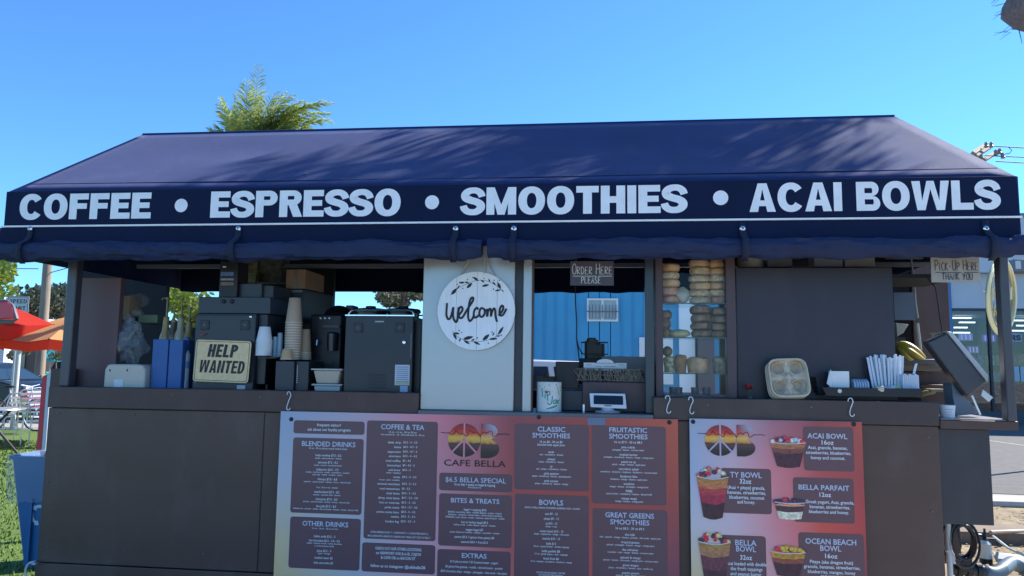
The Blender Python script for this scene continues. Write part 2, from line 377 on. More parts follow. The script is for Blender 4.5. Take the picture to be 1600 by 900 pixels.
# ================================================================== KIOSK
ZL=1.37; ZC=1.283
kiosk=thing('food_kiosk','long dark brown food kiosk with open serving windows','kiosk',(-.7,.7,0))
XL,XR=-3.04,1.647
m=MB().box(XL,XR,0,.05,.42,ZC-.03); m.build('front_panel',brown,kiosk,bevel=.004)
MB().box(XL-.004,XR+.004,-.006,.048,.12,.416).build('skirt_panel',brown,kiosk,bevel=.004)
MB().box(XL+.07,-1.7,-.004,.0,1.292-.002,1.296).build('seam_strip',blackp,kiosk)
MB().box(XL,-.932,-.012,.10,ZC-.028,ZL).build('window_ledge',brown2,kiosk,bevel=.004)
MB().box(.283,XR,-.012,.10,ZC-.028,ZL).build('window_ledge',slate,kiosk,bevel=.004)
MB().box(-.93,.281,-.03,.35,ZC-.026,ZC).build('serving_counter',M('grey_counter',S(70,90,110),.25,var=.1,vs=6),kiosk,bevel=.004)
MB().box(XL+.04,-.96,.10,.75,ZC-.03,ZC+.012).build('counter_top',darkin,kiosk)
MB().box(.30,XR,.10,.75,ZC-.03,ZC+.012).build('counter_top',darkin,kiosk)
MB().box(XL+.02,XR-.02,.06,1.58,.14,.22).build('floor_pan',darkin,kiosk)
MB().box(XL,XL+.04,.055,1.6,.14,ZC-.035).build('side_panel',brown,kiosk,bevel=.004)
MB().box(XR-.04,XR,.055,1.6,.14,ZC-.035).build('side_panel',brown,kiosk,bevel=.004)
MB().box(XL,XR,1.6,1.64,.14,ZC-.1).build('back_panel',brown,kiosk)
for k,(X,Z_) in enumerate([(XL+.06+ i*.45,z) for i in range(3) for z in (1.225,.50)]+[(XR-.05,1.2),(XR-.05,.85),(XR-.05,.5),(XL+.03,.85)]+[(-2.3+.5*i,1.335) for i in range(3)]+[(.55+.5*i,1.335) for i in range(2)]):
    MB().lathe((X,-.001 if Z_<1.3 else -.013,Z_),[(.006,.001),(.006,-.002),(.003,-.003)],10,'y').build('screw',M('screw_grey',(.12,.12,.12),.4,metal=.6),kiosk)
MB().box(-1.78,-1.776,-.003,.0,.42,1.25).build('seam_strip',blackp,kiosk)
# back wall fills
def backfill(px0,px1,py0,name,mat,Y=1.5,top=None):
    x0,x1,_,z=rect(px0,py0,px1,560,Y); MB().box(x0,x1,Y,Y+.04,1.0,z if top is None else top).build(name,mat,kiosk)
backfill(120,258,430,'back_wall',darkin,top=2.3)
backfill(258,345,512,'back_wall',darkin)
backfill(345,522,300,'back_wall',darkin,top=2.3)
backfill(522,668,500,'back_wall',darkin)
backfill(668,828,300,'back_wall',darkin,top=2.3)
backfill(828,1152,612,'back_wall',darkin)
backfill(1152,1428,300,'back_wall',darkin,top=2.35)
x0,x1,_,_=rect(1428,500,1486,560,1.3); MB().box(x0,x1,1.3,1.34,.3,2.3).build('end_wall',brown2,kiosk,bevel=.004)
# left end shutter panel and box
x0,x1,_,_=rect(116,500,183,560,.22); MB().box(x0,x1,.22,.26,ZC,2.01).build('window_shutter',M('brown_paint_shutter',S(84,76,88),.5,var=.06,vs=3,bump=.08,bs=30),kiosk,bevel=.004)
x0,x1,z0,z1=rect(78,576,96,603,.15); MB().box(x0,x1+.05,.15,.6,ZC,z1).build('side_box',brown2,kiosk,bevel=.006)
# posts
postm=M('post_paint',S(52,62,78),.35,var=.15,vs=9,spec=.6)
x0,x1,_,_=rect(101,500,116,510,.04); MB().box(x0,x1,.03,.085,ZL,2.36).build('post',postm,kiosk,bevel=.006)
x0,x1,_,_=rect(1563,500,1578,510,0); MB().box(x0,x1,-.02,.035,1.285,2.36).build('post',postm,kiosk,bevel=.006)
x0=at(435,480,.95).x; MB().tube([(x0-.04,.95,2.3),(x0,.95,1.85),(x0+.03,.95,1.5)],.018,8).build('inner_brace',blackp,kiosk)
for X in (XL+.15,-.9,XR-.3):
    MB().box(X,X+.05,1.52,1.57,ZC,2.36).build('rear_post',blackp,kiosk)
# rails under the awning
MB().box(XL,XR+.3,-.02,.03,2.19,2.23).build('top_rail',blackm,kiosk)
MB().box(XL,XR+.3,.70,.74,2.13,2.155).build('inner_rail',M('dull_rail',(.12,.13,.15),.5,metal=.5),kiosk)
# white pillar and strips
x0,x1,_,_=rect(659,500,803.5,560,.01); MB().box(x0,x1,.01,.06,ZC,2.24).build('steel_pillar',steelp,kiosk,bevel=.004)
x0b,x1b,_,_=rect(803.5,500,817,560,.03); MB().box(x1+.001,x1b,.03,.30,ZC,2.24).build('pillar_return',M('dark_trim',(.03,.035,.045),.4,var=.2,vs=9),kiosk)
x0c,x1c,_,_=rect(817,500,831,560,.015); MB().box(x1b+.001,x1c,.015,.06,ZC,2.24).build('window_jamb',steelp,kiosk,bevel=.003)
MB().box(x1c,x1c+.006,.01,.062,ZC,2.24).build('jamb_edge',brown2,kiosk)
x0,x1,_,_=rect(1008,500,1022,560,.05); MB().box(x0,x1,.05,.1,ZC+.001,2.24).build('window_jamb',M('dark_jamb',(.035,.05,.06),.3),kiosk,bevel=.003)
# shutter panel (slate) right
x0,x1,z0,z1=rect(1151,418,1398,617,.12); MB().box(x0,x1,.12,.15,ZC,z1).build('sliding_shutter',M('shutter_slate',S(36,41,60),.42,grime=.03,var=.08,vs=2,bump=.05,bs=15),kiosk,bevel=.003)
MB().box(x0,x1+.35,.16,.6,z1-.05,z1-.03).build('upper_shelf',darkin,kiosk)
# pick up shelf and dark end cabinet
x0,x1,z0,z1=rect(1466,657,1590,671,0); MB().box(XR+.003,x1,-.01,.42,z0,z1).build('pickup_shelf',brown2,kiosk,bevel=.004)
MB().box(XR+.01,x1-.02,.0,.41,z1+.001,z1+.006).build('shelf_top',M('grey_laminate',S(120,130,135),.3,var=.15,vs=10),kiosk)
x0,x1,zz,_=rect(1470,672,1550,820,.02); MB().box(XR+.003,x1,.02,.6,zz,z0-.001).build('end_cabinet',M('cabinet_slate',S(44,50,60),.45,grime=.04,var=.07,vs=2,bump=.05,bs=20),kiosk,bevel=.004)
for i,(X,Y) in enumerate(((XL+.3,.5),(XR-.3,.5),(XL+.3,1.3),(XR-.3,1.3))):
    MB().lathe((X,Y,0),[(.07,0),(.07,.02),(.03,.03),(.03,.14)],16).build('jack_foot',blackm,kiosk)
# ================================================================== AWNING
YF,YB=-.15,1.65; AX0,AX1=-3.27,1.985; ZE=2.446; ZW=2.257; YR=.75; RX0,RX1,ZR=-3.09,1.795,3.06
aw=thing('canvas_awning','navy canvas hipped awning with white menu lettering along its front band','awning',(-.64,.75,2.2))
def slope(p,name,nx=26,ny=8,sag=.006,th=.004):
    P=[Vector(q) for q in p]; m=MB(); n=(P[1]-P[0]).cross(P[3]-P[0]).normalized(); o=0
    for j in range(ny+1):
        for i in range(nx+1):
            u,v=i/nx,j/ny; a=P[0].lerp(P[1],u); b=P[3].lerp(P[2],u); q=a.lerp(b,v)
            e=min(u,1-u)*4; e=min(1,e)*math.sin(math.pi*v)
            q=q+n*(-sag*e+ (noise.noise(Vector((q.x*1.3,q.y*3,v*2)))*.016)*e)
            m.v.append(q)
    for j in range(ny):
        for i in range(nx): a=j*(nx+1)+i; m.f.append((a,a+1,a+nx+2,a+nx+1))
    m.flatonly=True
    ob=m.build(name,canvas,aw); s=ob.modifiers.new('thick','SOLIDIFY'); s.thickness=th; s.offset=-1; return ob
slope([(AX0,YF,ZE),(AX1,YF,ZE),(RX1,YR,ZR),(RX0,YR,ZR)],'roof_slope',60,12,.018)
slope([(AX1,YB,ZE),(AX0,YB,ZE),(RX0,YR,ZR),(RX1,YR,ZR)],'roof_slope',40,8)
slope([(AX1,YF,ZE),(AX1,YB,ZE),(RX1,YR,ZR),(RX1,YR,ZR)],'roof_hip',12,6)
slope([(AX0,YB,ZE),(AX0,YF,ZE),(RX0,YR,ZR),(RX0,YR,ZR)],'roof_hip',12,6)
# seam above the eave
f=.12; MB().tube([(AX0+.03,YF+.9*f-.004,ZE+.614*f-.004),(-.6,YF+.9*f-.004,ZE+.614*f-.012),(AX1-.03,YF+.9*f-.004,ZE+.614*f-.004)],.003,6).build('roof_seam',canvas_in,aw)
MB().tube([(RX0,YR,ZR),(RX1,YR,ZR)],.008,8).build('ridge_piping',canvas,aw)
q=at(490,270,YF+.3); MB().ball((q.x,YF+.20,ZE+.614*.2222-.006),.012,.012,.002,8,4).build('bird_dropping',M('droppings',(.7,.7,.68),.9),aw)
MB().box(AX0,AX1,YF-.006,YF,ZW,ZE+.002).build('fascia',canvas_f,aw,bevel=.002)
MB().box(AX0,AX1,YB,YB+.006,2.07,ZE).build('rear_fascia',canvas_in,aw)
MB().box(AX0-.006,AX0,YF,YB,ZW-.17,ZE).build('side_fascia',canvas,aw)
MB().box(AX1,AX1+.006,YF,YB,ZW-.10,ZE).build('side_fascia',canvas,aw)
MB().box(AX0-.012,AX1+.01,YF-.012,YF-.002,ZW-.012,ZW-.003).build('white_piping',letterw,aw)
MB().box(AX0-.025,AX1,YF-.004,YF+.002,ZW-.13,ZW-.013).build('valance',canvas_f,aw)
# lining under the roof keeps the inside dark
# back curtain hanging with a curved hem
bc=MB(); N=80; xa,xb=AX0+.02,1.52
def hem(px):
    pts=[(100,425),(262,452),(300,458),(340,452),(375,430),(430,420),(520,452),(600,455),(660,457),(760,457),(1022,457),(1150,450),(1500,440)]
    for (a,ya),(b,yb) in zip(pts,pts[1:]):
        if a<=px<=b: return ya+(yb-ya)*(px-a)/(b-a)
    return pts[-1][1] if px>b else pts[0][1]
for i in range(N+1):
    x=xa+(xb-xa)*i/N
    # pixel column of this x on the curtain plane
    v=Vector((x,1.58,2.1))-CAM; px=800+FPX*v.dot(CR)/v.dot(_f)
    z=at(px,hem(px),1.58).z+.006*math.sin(i*1.3)
    bc.v+= [Vector((x,1.58+.01*math.sin(i*.9),z)),Vector((x,1.60,2.42))]
for i in range(N): bc.f.append((2*i,2*i+2,2*i+3,2*i+1))
bc.flatonly=True; bc.build('rear_curtain',canvas_in,aw)
# rolled curtains below the valance
def roll(px0,px1,seed,endtilt=0):
    m=MB(); n=220; k=24; x0=at(px0,390,YF-.02).x; x1=at(px1,390,YF-.02).x
    for i in range(n+1):
        u=i/n; x=x0+(x1-x0)*u
        wv=noise.noise(Vector((x*1.7,seed,0)))*.020+noise.noise(Vector((x*5,seed,3)))*.009
        ru=.047+wv*.5; cz=2.108+wv*.6+ (.008 if (u<.03 or u>.97) else 0)
        for j in range(k):
            t=2*math.pi*j/k
            wr=noise.noise(Vector((x*6+math.sin(t)*1.5,math.cos(t)*2.2,seed*3)))*.014+noise.noise(Vector((x*14,math.cos(t)*5,seed+math.sin(t)*4)))*.008
            rr=ru+wr
            m.v.append(Vector((x,YF-.035+math.cos(t)*rr*.85,cz+math.sin(t)*rr*(1.15 if math.sin(t)<0 else .85))))
    for i in range(n):
        for j in range(k): m.f.append((i*k+j,i*k+(j+1)%k,(i+1)*k+(j+1)%k,(i+1)*k+j))
    m.f.append(tuple(range(k))); m.f.append(tuple(n*k+j for j in range(k)))
    # loose flap lines
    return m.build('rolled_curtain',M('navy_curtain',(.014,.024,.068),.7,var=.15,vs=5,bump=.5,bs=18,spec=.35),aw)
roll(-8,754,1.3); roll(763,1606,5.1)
for px in (48,373,712,803,1160,1540):
    x=at(px,358,YF-.01).x; x2=at(px,392,YF-.03).x
    m=MB(); w_=.016
    ptsy=[(YF-.010,2.235),(YF-.014,2.19),(YF-.04,2.162),(YF-.083,2.14),(YF-.093,2.105),(YF-.08,2.06),(YF-.045,2.038)]
    for y,z in ptsy: m.v+=[Vector((x-w_,y,z)),Vector((x+w_,y,z))]
    for i in range(len(ptsy)-1): m.f.append((2*i,2*i+1,2*i+3,2*i+2))
    m.flatonly=True; s=m.build('strap',M('navy_strap',(.010,.016,.042),.8,bump=.3,bs=200),aw); sm=s.modifiers.new('t','SOLIDIFY'); sm.thickness=.003
    zc=at(px,357,YF-.02).z
    b=MB().lathe((x,YF-.017,zc),[(.014,.004),(.014,0),(.010,-.004),(.004,-.006)],16,'y').build('snap_stud',chrome,s)
    MB().lathe((x,YF-.0235,zc),[(.0045,.003),(.0045,0)],10,'y').build('stud_hole',ink,b)
# fascia words
for w_,a,b in (('COFFEE',31,236),('ESPRESSO',329,626),('SMOOTHIES',721,1073),('ACAI BOWLS',1171,1563)):
    xa=at(a,320,YF-.008).x; xb=at(b,315,YF-.008).x
    m=MB(); heavyword(m,w_,xa,xb,2.287,2.430,YF-.0075,w=.83 if w_!='ACAI BOWLS' else .87,gap=.07,sp=.42,s=.285,t=.235); m.build('lettering',letterw,aw,smooth=False)
for px,py in ((283,321),(675,316),(1126,309)):
    p=at(px,py,YF-.008); m=MB(); m.flat([(p.x+.037*math.cos(t*.2618),p.z+.037*math.sin(t*.2618)) for t in range(24)],YF-.008); m.flatonly=True; m.build('bullet_dot',letterw,aw,smooth=False)
# ================================================================== MENU BOARDS
def lerp3(a,b,t): return tuple(a[i]+(b[i]-a[i])*t for i in range(3))
def gradboard(name,x0,x1,z0,z1,Y,th,table,root):
    nx,ny=40,20; m=MB(); cols=[]
    tab=[[S(*c) for c in row] for row in table]   # rows top to bottom
    for j in range(ny+1):
        for i in range(nx+1):
            u,v=i/nx,1-j/ny
            m.v.append(Vector((x0+(x1-x0)*u,Y,z0+(z1-z0)*j/ny)))
            gx=u*(len(tab[0])-1); gy=v*(len(tab)-1); a=min(int(gx),len(tab[0])-2); b=min(int(gy),len(tab)-2)
            cols.append(lerp3(lerp3(tab[b][a],tab[b][a+1],gx-a),lerp3(tab[b+1][a],tab[b+1][a+1],gx-a),gy-b))
    for j in range(ny):
        for i in range(nx): a=j*(nx+1)+i; m.f.append((a,a+1,a+nx+2,a+nx+1))
    m.flatonly=True
    f=m.build(name,print_mat,root,colors=cols,smooth=False)
    MB().box(x0,x1,Y+.001,Y+.006,z0,z1).build('board_core',paper,root)
    return f
panelm=M('plum_print',S(88,72,88),.34,spec=.5,var=.04,vs=3)
bluet=M('pale_blue_print',S(168,200,238),.5); whitet=M('white_print',(.82,.83,.84),.5); greyt=M('pale_print',(.82,.80,.80),.5)
YB1=-.035
def zc(z,ox,oy,k): 
    return lambda x,y,Y=YB1:at(ox+x/k,oy+y/k,Y)
Z1=zc(0,430,640,3.4615); Z2=zc(0,670,640,3.4615); Z3=zc(0,800,640,3.463); Z4=zc(0,1070,645,3.529); Z5=zc(0,1190,645,3.529)
def panel(root,Z,tl,br,r=.014,name='printed_panel'):
    a=Z(*tl); b=Z(*br); m=MB(); m.flat(rrect(a.x,b.x,b.z,a.z,r),YB1-.0015); m.flatonly=True
    return m.build(name,panelm,root,smooth=False)
def lettering(par,Z,rows,mat,name='lettering',off=.012):
    for t,cx,cy,wd,h in rows:      # one object per printed line
        m=MB(); m.flatonly=True
        c=Z(cx,cy); l=Z(cx-wd/2,cy); r_=Z(cx+wd/2,cy); t0=Z(cx,cy-h/2); b0=Z(cx,cy+h/2)
        line(m,t,c.x,c.z,r_.x-l.x,t0.z-b0.z,YB1-.003,off)
        m.build(name,mat,par,smooth=False)
mb1=thing('menu_board','wide menu board listing drinks, smoothies and bowls in plum boxes','menu board',(-.64,-.03,.2))
gradboard('print_sheet',-1.672,.401,.22,1.262,YB1,.006,[
 [(135,172,212),(165,168,198),(200,130,155),(130,70,84),(142,70,70),(170,90,76)],
 [(165,190,215),(170,185,210),(185,150,175),(152,76,84),(155,70,68),(152,76,74)],
 [(222,196,158),(160,192,215),(200,165,190),(175,98,104),(172,86,86),(120,70,95)],
 [(228,182,128),(185,192,205),(205,170,190),(205,130,130),(170,85,100),(80,60,100)]],mb1)
p=panel(mb1,Z1,(102,57),(482,137)); lettering(p,Z1,[('frequent visitor?',292,83,130,15),('ask about our loyalty program',292,108,232,15)],whitet)
p=panel(mb1,Z1,(99,150),(466,570)); lettering(p,Z1,[('BLENDED DRINKS',290,186,290,26)],bluet,'heading',.016)
lettering(p,Z1,[('16 oz - 20 oz (unless noted) simple syrups',288,210,205,9),('funky monkey $7.5 - 8.2',288,247,140,12),('vanilla - peanut butter - banana',288,263,145,8),('samoans $7.5 - 8.2',286,285,108,12),('mocha - coconut - macadamia butter',286,301,150,8),('bellaccino $6.5 - 7.5',284,324,118,12),('mocha - iced mocha - vanilla - strawberry - caramel',284,339,235,8),('java chip - coffee - cookies - cream',284,352,160,8),('therapy $7.8 - 8.8',283,376,105,12),('espresso - peanut butter - banana - honey - almond milk',282,391,254,8),('16 oz - 20 oz or hot - blended',281,421,116,8),('matcha blend $7.5 - 8.2',280,445,136,12),('matcha - coconut milk - banana',280,461,148,8),('champion $7.5 - 8.3',278,484,118,12),('protein - peanut butter - banana - honey - almond milk',278,499,252,8),('the julie $7.5 - 8.3',276,522,108,12),('blueberries - protein - vanilla - almond butter - banana - honey - almond milk',275,538,350,8)],greyt)
p=panel(mb1,Z1,(83,577),(455,872)); lettering(p,Z1,[('OTHER DRINKS',272,618,248,26)],bluet,'heading',.016)
lettering(p,Z1,[('12 oz - 16 oz - 20 oz or hot',270,643,140,8),('italian soda $2.5 - 3',268,685,116,12),('hot chocolate $2.5 - 3.8 - 4.2',267,708,166,12),('vanilla - mexican mocha - white chocolate',266,723,190,8),('or as hot steamer (kids)',266,737,105,8),('juice $2.5 - 3',265,763,78,12),('apple - orange',265,777,66,8),('bottled water $2',263,801,98,12),('kids smoothie $5',262,828,104,12)],greyt)
p=panel(mb1,Z1,(498,58),(866,712)); lettering(p,Z1,[('COFFEE & TEA',690,94,234,27)],bluet,'heading',.016)
rows=[('12 oz - 16 oz - 20 oz 24 oz',690,122,150,9),('hot served 12 - 16 - 20 oz & iced 16 - 24 oz',690,136,235,9)]
for t,pr,y in (('daily drip','$2.5 - 3 - 3.5',177),('latte','$4.5 - 4.7 - 5',202),('cappuccino','$4.5 - 4.7 - 5',227),('americano','$3.5 - 4 - 4.2',251),('iced coffee','$4 - 4.5',276),('hammerhead','$4 - 4.5 - 5',301),('cold brew','$4.5 - 5',326),('mocha','$4.5 - 5 - 5.5',364),('caramel macchiato','$4.5 - 5 - 5.3',401),('iced vietnamese','$5 - 5.5',427),('chai latte','$4.5 - 5 - 5.5',452),('dirty chai latte','$4.7 - 5.2 - 5.8',477),('hot or iced tea','$2.5 - 3 - 3.5',502),('yerba matte','$3.2 - 3.7 - 4.2',528),('yerba matte latte','$3.5 - 4 - 4.5',553),('matcha','$4.5 - 5 - 5.5',578),('london fog','$3.5 - 3.7 - 4',604)):
    sh=(y-177)/427*-13; wt=len(t)*7.2; wp=len(pr)*5.4
    rows.append((t,682+sh-wt/2,y,wt,11)); rows.append((pr,694+sh+wp/2,y,wp,11))
rows+=[('vanilla - hazelnut',640,341,80,8),('mexican - vanilla - macadamia',618,379,110,8),('EXTRA ESPRESSO SHOT .7  |  SYRUP SHOT .5  |  SUGAR FREE SHOTS .5',672,666,310,10),('MILK ALTERNATIVES: ALMOND, SOY, ALMOND, OAT, VANILLA OAT .7 FLAT OAT MILK .7',670,687,338,10)]
lettering(p,Z1,rows,greyt)
p=panel(mb1,Z1,(472,717),(863,892)); lettering(p,Z1,[('CHECK OUT OUR OTHER LOCATIONS:',667,753,250,15),('on NEWPORT AVE & in EL CAJON',667,778,242,15),('& CAFE OB on BACON ST',665,802,186,15),('follow us on instagram: @cafebellaOB',664,848,296,16)],whitet,off=.013)
p=panel(mb1,Z2,(58,340),(450,448)); lettering(p,Z2,[('$6.5 BELLA SPECIAL',254,381,328,26)],bluet,'heading',.008)
lettering(p,Z2,[('16 oz drip + pastry or bagel & topping',249,406,220,13),('excludes gluten free',248,421,72,7)],whitet)
p=panel(mb1,Z2,(57,452),(447,750)); lettering(p,Z2,[('BITES & TREATS',251,493,262,25)],bluet,'heading',.016)
lettering(p,Z2,[('bagel + topping $4.5',251,541,122,12),('BAGELS: everything - plain - cheddar jalapeno - poppy - sesame',249,556,290,9),('blueberry - cinnamon - whole wheat - whole wheat everything',250,570,290,9),('SPREADS: cream cheese - butter - hummus - peanut butter - nutella',250,584,318,9),('lox or turkey bagel $9.5',249,609,144,12),('turkey or lox - cream cheese - spinach - tomato',248,624,226,9),('veggie bagel $7',247,649,96,12),('cream cheese or hummus - spinach - cucumber - tomato',248,664,270,9),('pastry $3.5 // gluten free pastry $4',247,690,214,12),('oatmeal $4.5 + fruit $1.5',247,716,146,12)],greyt)
p=panel(mb1,Z2,(48,753),(441,960)); lettering(p,Z2,[('EXTRAS',246,790,134,25)],bluet,'heading',.016)
lettering(p,Z2,[('$1.5 plant protein // $1.5 peanut butter - yogurt',245,824,258,12),('$2 gluten free granola - nutella - almond butter - protein',244,852,308,12),('$0.8 chocolate chips - mango - pineapple - chia seeds - lion juice',243,878,358,12)],greyt)
p=panel(mb1,Z2,(466,75),(865,443)); lettering(p,Z2,[('CLASSIC',663,106,150,26),('SMOOTHIES',662,140,204,26)],bluet,'heading',.016)
def items(L,h1=12,h2=9): return [(t,x,y,w_,h2 if s_ else h1) for t,x,y,w_,s_ in L]
lettering(p,Z2,items([('16 oz $8 - 20 oz $9',662,174,122,0),('blended with apple juice',662,190,148,0),('acai',662,228,30,0),('acai - strawberry - banana',663,243,128,1),('pitaya',663,267,40,0),('pitaya - strawberry - banana',663,282,136,1),('ty',663,306,14,0),('acai - pitaya - strawberry - banana',663,321,166,1),('pink passion',663,345,80,0),('pitaya - strawberry - banana - guava/passion',664,360,210,1),('pink sunset',662,385,74,0),('pitaya - strawberry - banana - mango',664,400,180,1)]),greyt)
p=panel(mb1,Z2,(466,455),(865,960)); lettering(p,Z2,[('BOWLS',662,502,130,28)],bluet,'heading',.016)
lettering(p,Z2,items([('GRANOLA, VANILLA, BANANA, STRAWBERRIES, BLUEBERRIES, HONEY - COCONUT',668,532,300,1),('acai $9 - 12',663,563,68,0),('pitaya $9 - 13',663,589,80,0),('ty $10 - 13',663,615,62,0),('pitaya + acai',663,631,60,1),('ocean beach $10 - 13',664,657,126,0),('pitaya - raspberries - mango - chia seeds',664,673,188,1),('matcha $10 - 13',662,697,94,0),('bella $13',662,724,52,0),('36 oz - peanut butter - double toppings',663,740,192,1),('bella parfait $8',661,765,98,0),('12 oz - greek yogurt - acai - toppings',662,781,178,1),('fresh fruit $6',662,805,84,0),('16 oz - bananas - strawberry - blueberry - mango',663,822,222,1),('CHOOSE CHOCOLATE/NUT + BUTTER',660,882,156,1),('ON YOUR NUT FREE GRANOLA',660,895,132,1)]),greyt)
p=panel(mb1,Z3,(432,85),(835,520)); lettering(p,Z3,[('FRUITASTIC',628,110,204,26),('SMOOTHIES',629,145,208,26)],bluet,'heading',.016)
lettering(p,Z3,items([('16 oz $7.5 - 20 oz $8.5',629,176,150,0),('pina colada',629,203,74,0),('pineapple - banana - coconut water',630,218,172,1),('tropical sunrise',630,243,96,0),('pineapple - strawberry - banana - mango - orange juice',631,258,268,1),('peach me up',631,282,78,0),('peach - mango - banana - apple juice',631,297,180,1),('very berry splash',631,321,108,0),('strawberry - blueberry - raspberry - blackberry - coconut water',632,338,308,1),('blueberry bliss',632,361,92,0),('blueberry - mango - banana - apple juice',632,377,198,1),('sunshine',633,401,58,0),('mango - banana - pineapple - orange juice',633,417,208,1),('PBBJ',633,440,34,0),('peanut butter - strawberry - banana - almond milk',633,456,248,1),('mango tango',634,480,84,0),('mango - banana - orange juice',634,496,150,1)]),greyt)
p=panel(mb1,Z3,(436,532),(843,960)); lettering(p,Z3,[('GREAT GREENS',636,572,264,27),('SMOOTHIES',637,609,212,27)],bluet,'heading',.016)
lettering(p,Z3,items([('16 oz $8.5 - 20 oz $9.5',638,643,154,0),('the hulk',638,676,54,0),('kale - spinach - mango - banana - protein - chia seeds - apple juice',639,692,330,1),('tropical greens',640,717,98,0),('spinach - pineapple - banana - mango - orange juice',640,733,258,1),('the refresher',640,758,88,0),('cucumber - kale - mango - banana - coconut water',641,773,250,1),('spinach & mango',641,800,110,0),('spinach - banana - chia seeds - orange juice - coconut water',642,816,300,1),('green dragon',642,841,86,0),('pitaya - strawberry - banana - kale - vanilla soy',642,857,240,1),('peachy greens',642,883,92,0),('spinach - kale - peach - mango',642,897,160,1)]),greyt)
st=bx(918,653,946,664,YB1-.002,.0015); st.build('price_sticker',M('sticker_blue',S(90,120,160),.5),mb1)
def sunset(t):
    T=[(0,(25,22,28)),(.18,(40,34,40)),(.34,(70,60,70)),(.42,(60,45,50)),(.45,(225,150,70)),(.58,(245,190,90)),(.7,(215,70,50)),(.85,(150,35,45)),(1,(110,40,60))]
    for (a,ca),(b,cb) in zip(T,T[1:]):
        if a<=t<=b: return lerp3(S(*ca),S(*cb),(t-a)/(b-a+1e-9))
    return S(110,40,60)
def logo(root,Z,cx,cy,r,bxl,bxr,top,bot,bgm,words):
    Y=YB1-.002; c=Z(cx,cy); rr=Z(cx+r,cy).x-c.x
    m=MB(); cols=[]; N=18
    def area(inside,x0,x1,z0,z1,tint):
        for j in range(N):
            for i in range(N):
                q=[(x0+(x1-x0)*(i+a)/N,z0+(z1-z0)*(j+b)/N) for a,b in((0,0),(1,0),(1,1),(0,1))]
                q=[inside(*p) for p in q]
                if any(p is None for p in q): continue
                m.flat(q,Y)
                for x,z in q: 
                    t=(z-z0)/(z1-z0); s=sunset(min(1,max(0,t+.03*noise.noise(Vector((x*60,z*90,0))))))
                    cols.append(tint(x,z,t,s))
    def disc(x,z):   # map square to disc
        u=(x-c.x)/rr; v=(z-c.z)/rr; return (c.x+rr*u*math.sqrt(1-v*v/2),c.z+rr*v*math.sqrt(1-u*u/2))
    area(disc,c.x-rr,c.x+rr,c.z-rr,c.z+rr,lambda x,z,t,s:s)
    zt=Z(bxl,top).z; zb=Z(bxl,bot).z; xl=Z(bxl,cy).x; xr=Z(bxr,cy).x; H=zt-zb
    def bshape(x,z):
        v=(z-zb)/H; u=(x-xl)/(xr-xl); k=.54
        e=math.sqrt(max(0,1-((v-k/2)/(k/2))**2)) if v<k else .86*math.sqrt(max(0,1-((v-k-(1-k)/2)/((1-k)/2))**2))
        e=.35+.65*e if 0.001<v<.999 else .45
        return (xl+u*e*(xr-xl),z)
    area(bshape,xl,xr,zb,zt,lambda x,z,t,s: lerp3(s,S(140,190,230),min(.9,max(0,(t-.5)*2))*min(1,max(0,(x-xl)/(xr-xl)*1.3))))
    m.flatonly=True; o=m.build('logo_print',print_mat,root,colors=cols,smooth=False)
    b=MB(); lw=rr*.10
    ribbon(b,[(c.x,c.z-rr*1.02),(c.x,c.z+rr*1.02)],lw,Y-.001)
    for sg in(-1,1): ribbon(b,[(c.x,c.z+rr*.05),(c.x+sg*rr*.74,c.z-rr*.72)],lw,Y-.0015)
    b.build('logo_line',bgm,o,smooth=False)
    # thin script across
    b=MB(); P=[]; xs=c.x-rr*1.45; xe=xr+(xr-xl)*.5; zz=c.z+rr*.42
    n=64
    for i in range(n+1):
        u=i/n; amp=rr*.10*(1 if .12<u<.86 else .15)
        P.append((xs+(xe-xs)*u+rr*.05*math.sin(u*70),zz+amp*math.sin(u*62)+rr*.10*(1 if .12<u<.86 else 0)*math.cos(u*27)))
    ribbon(b,smoothpath(P,3),rr*.035,Y-.0022); b.build('script_line',ink,o,smooth=False)
    return o
lg=logo(mb1,Z2,192,165,88,282,382,76,262,M('pink_print',S(205,140,168),.4),True)
m=MB(); m.flatonly=True; c=Z2(249,290); line(m,'CAFE BELLA',c.x,c.z,Z2(416,290).x-Z2(82,290).x,Z2(249,273).z-Z2(249,307).z,YB1-.003,.004); m.build('heading',ink,lg,smooth=False)
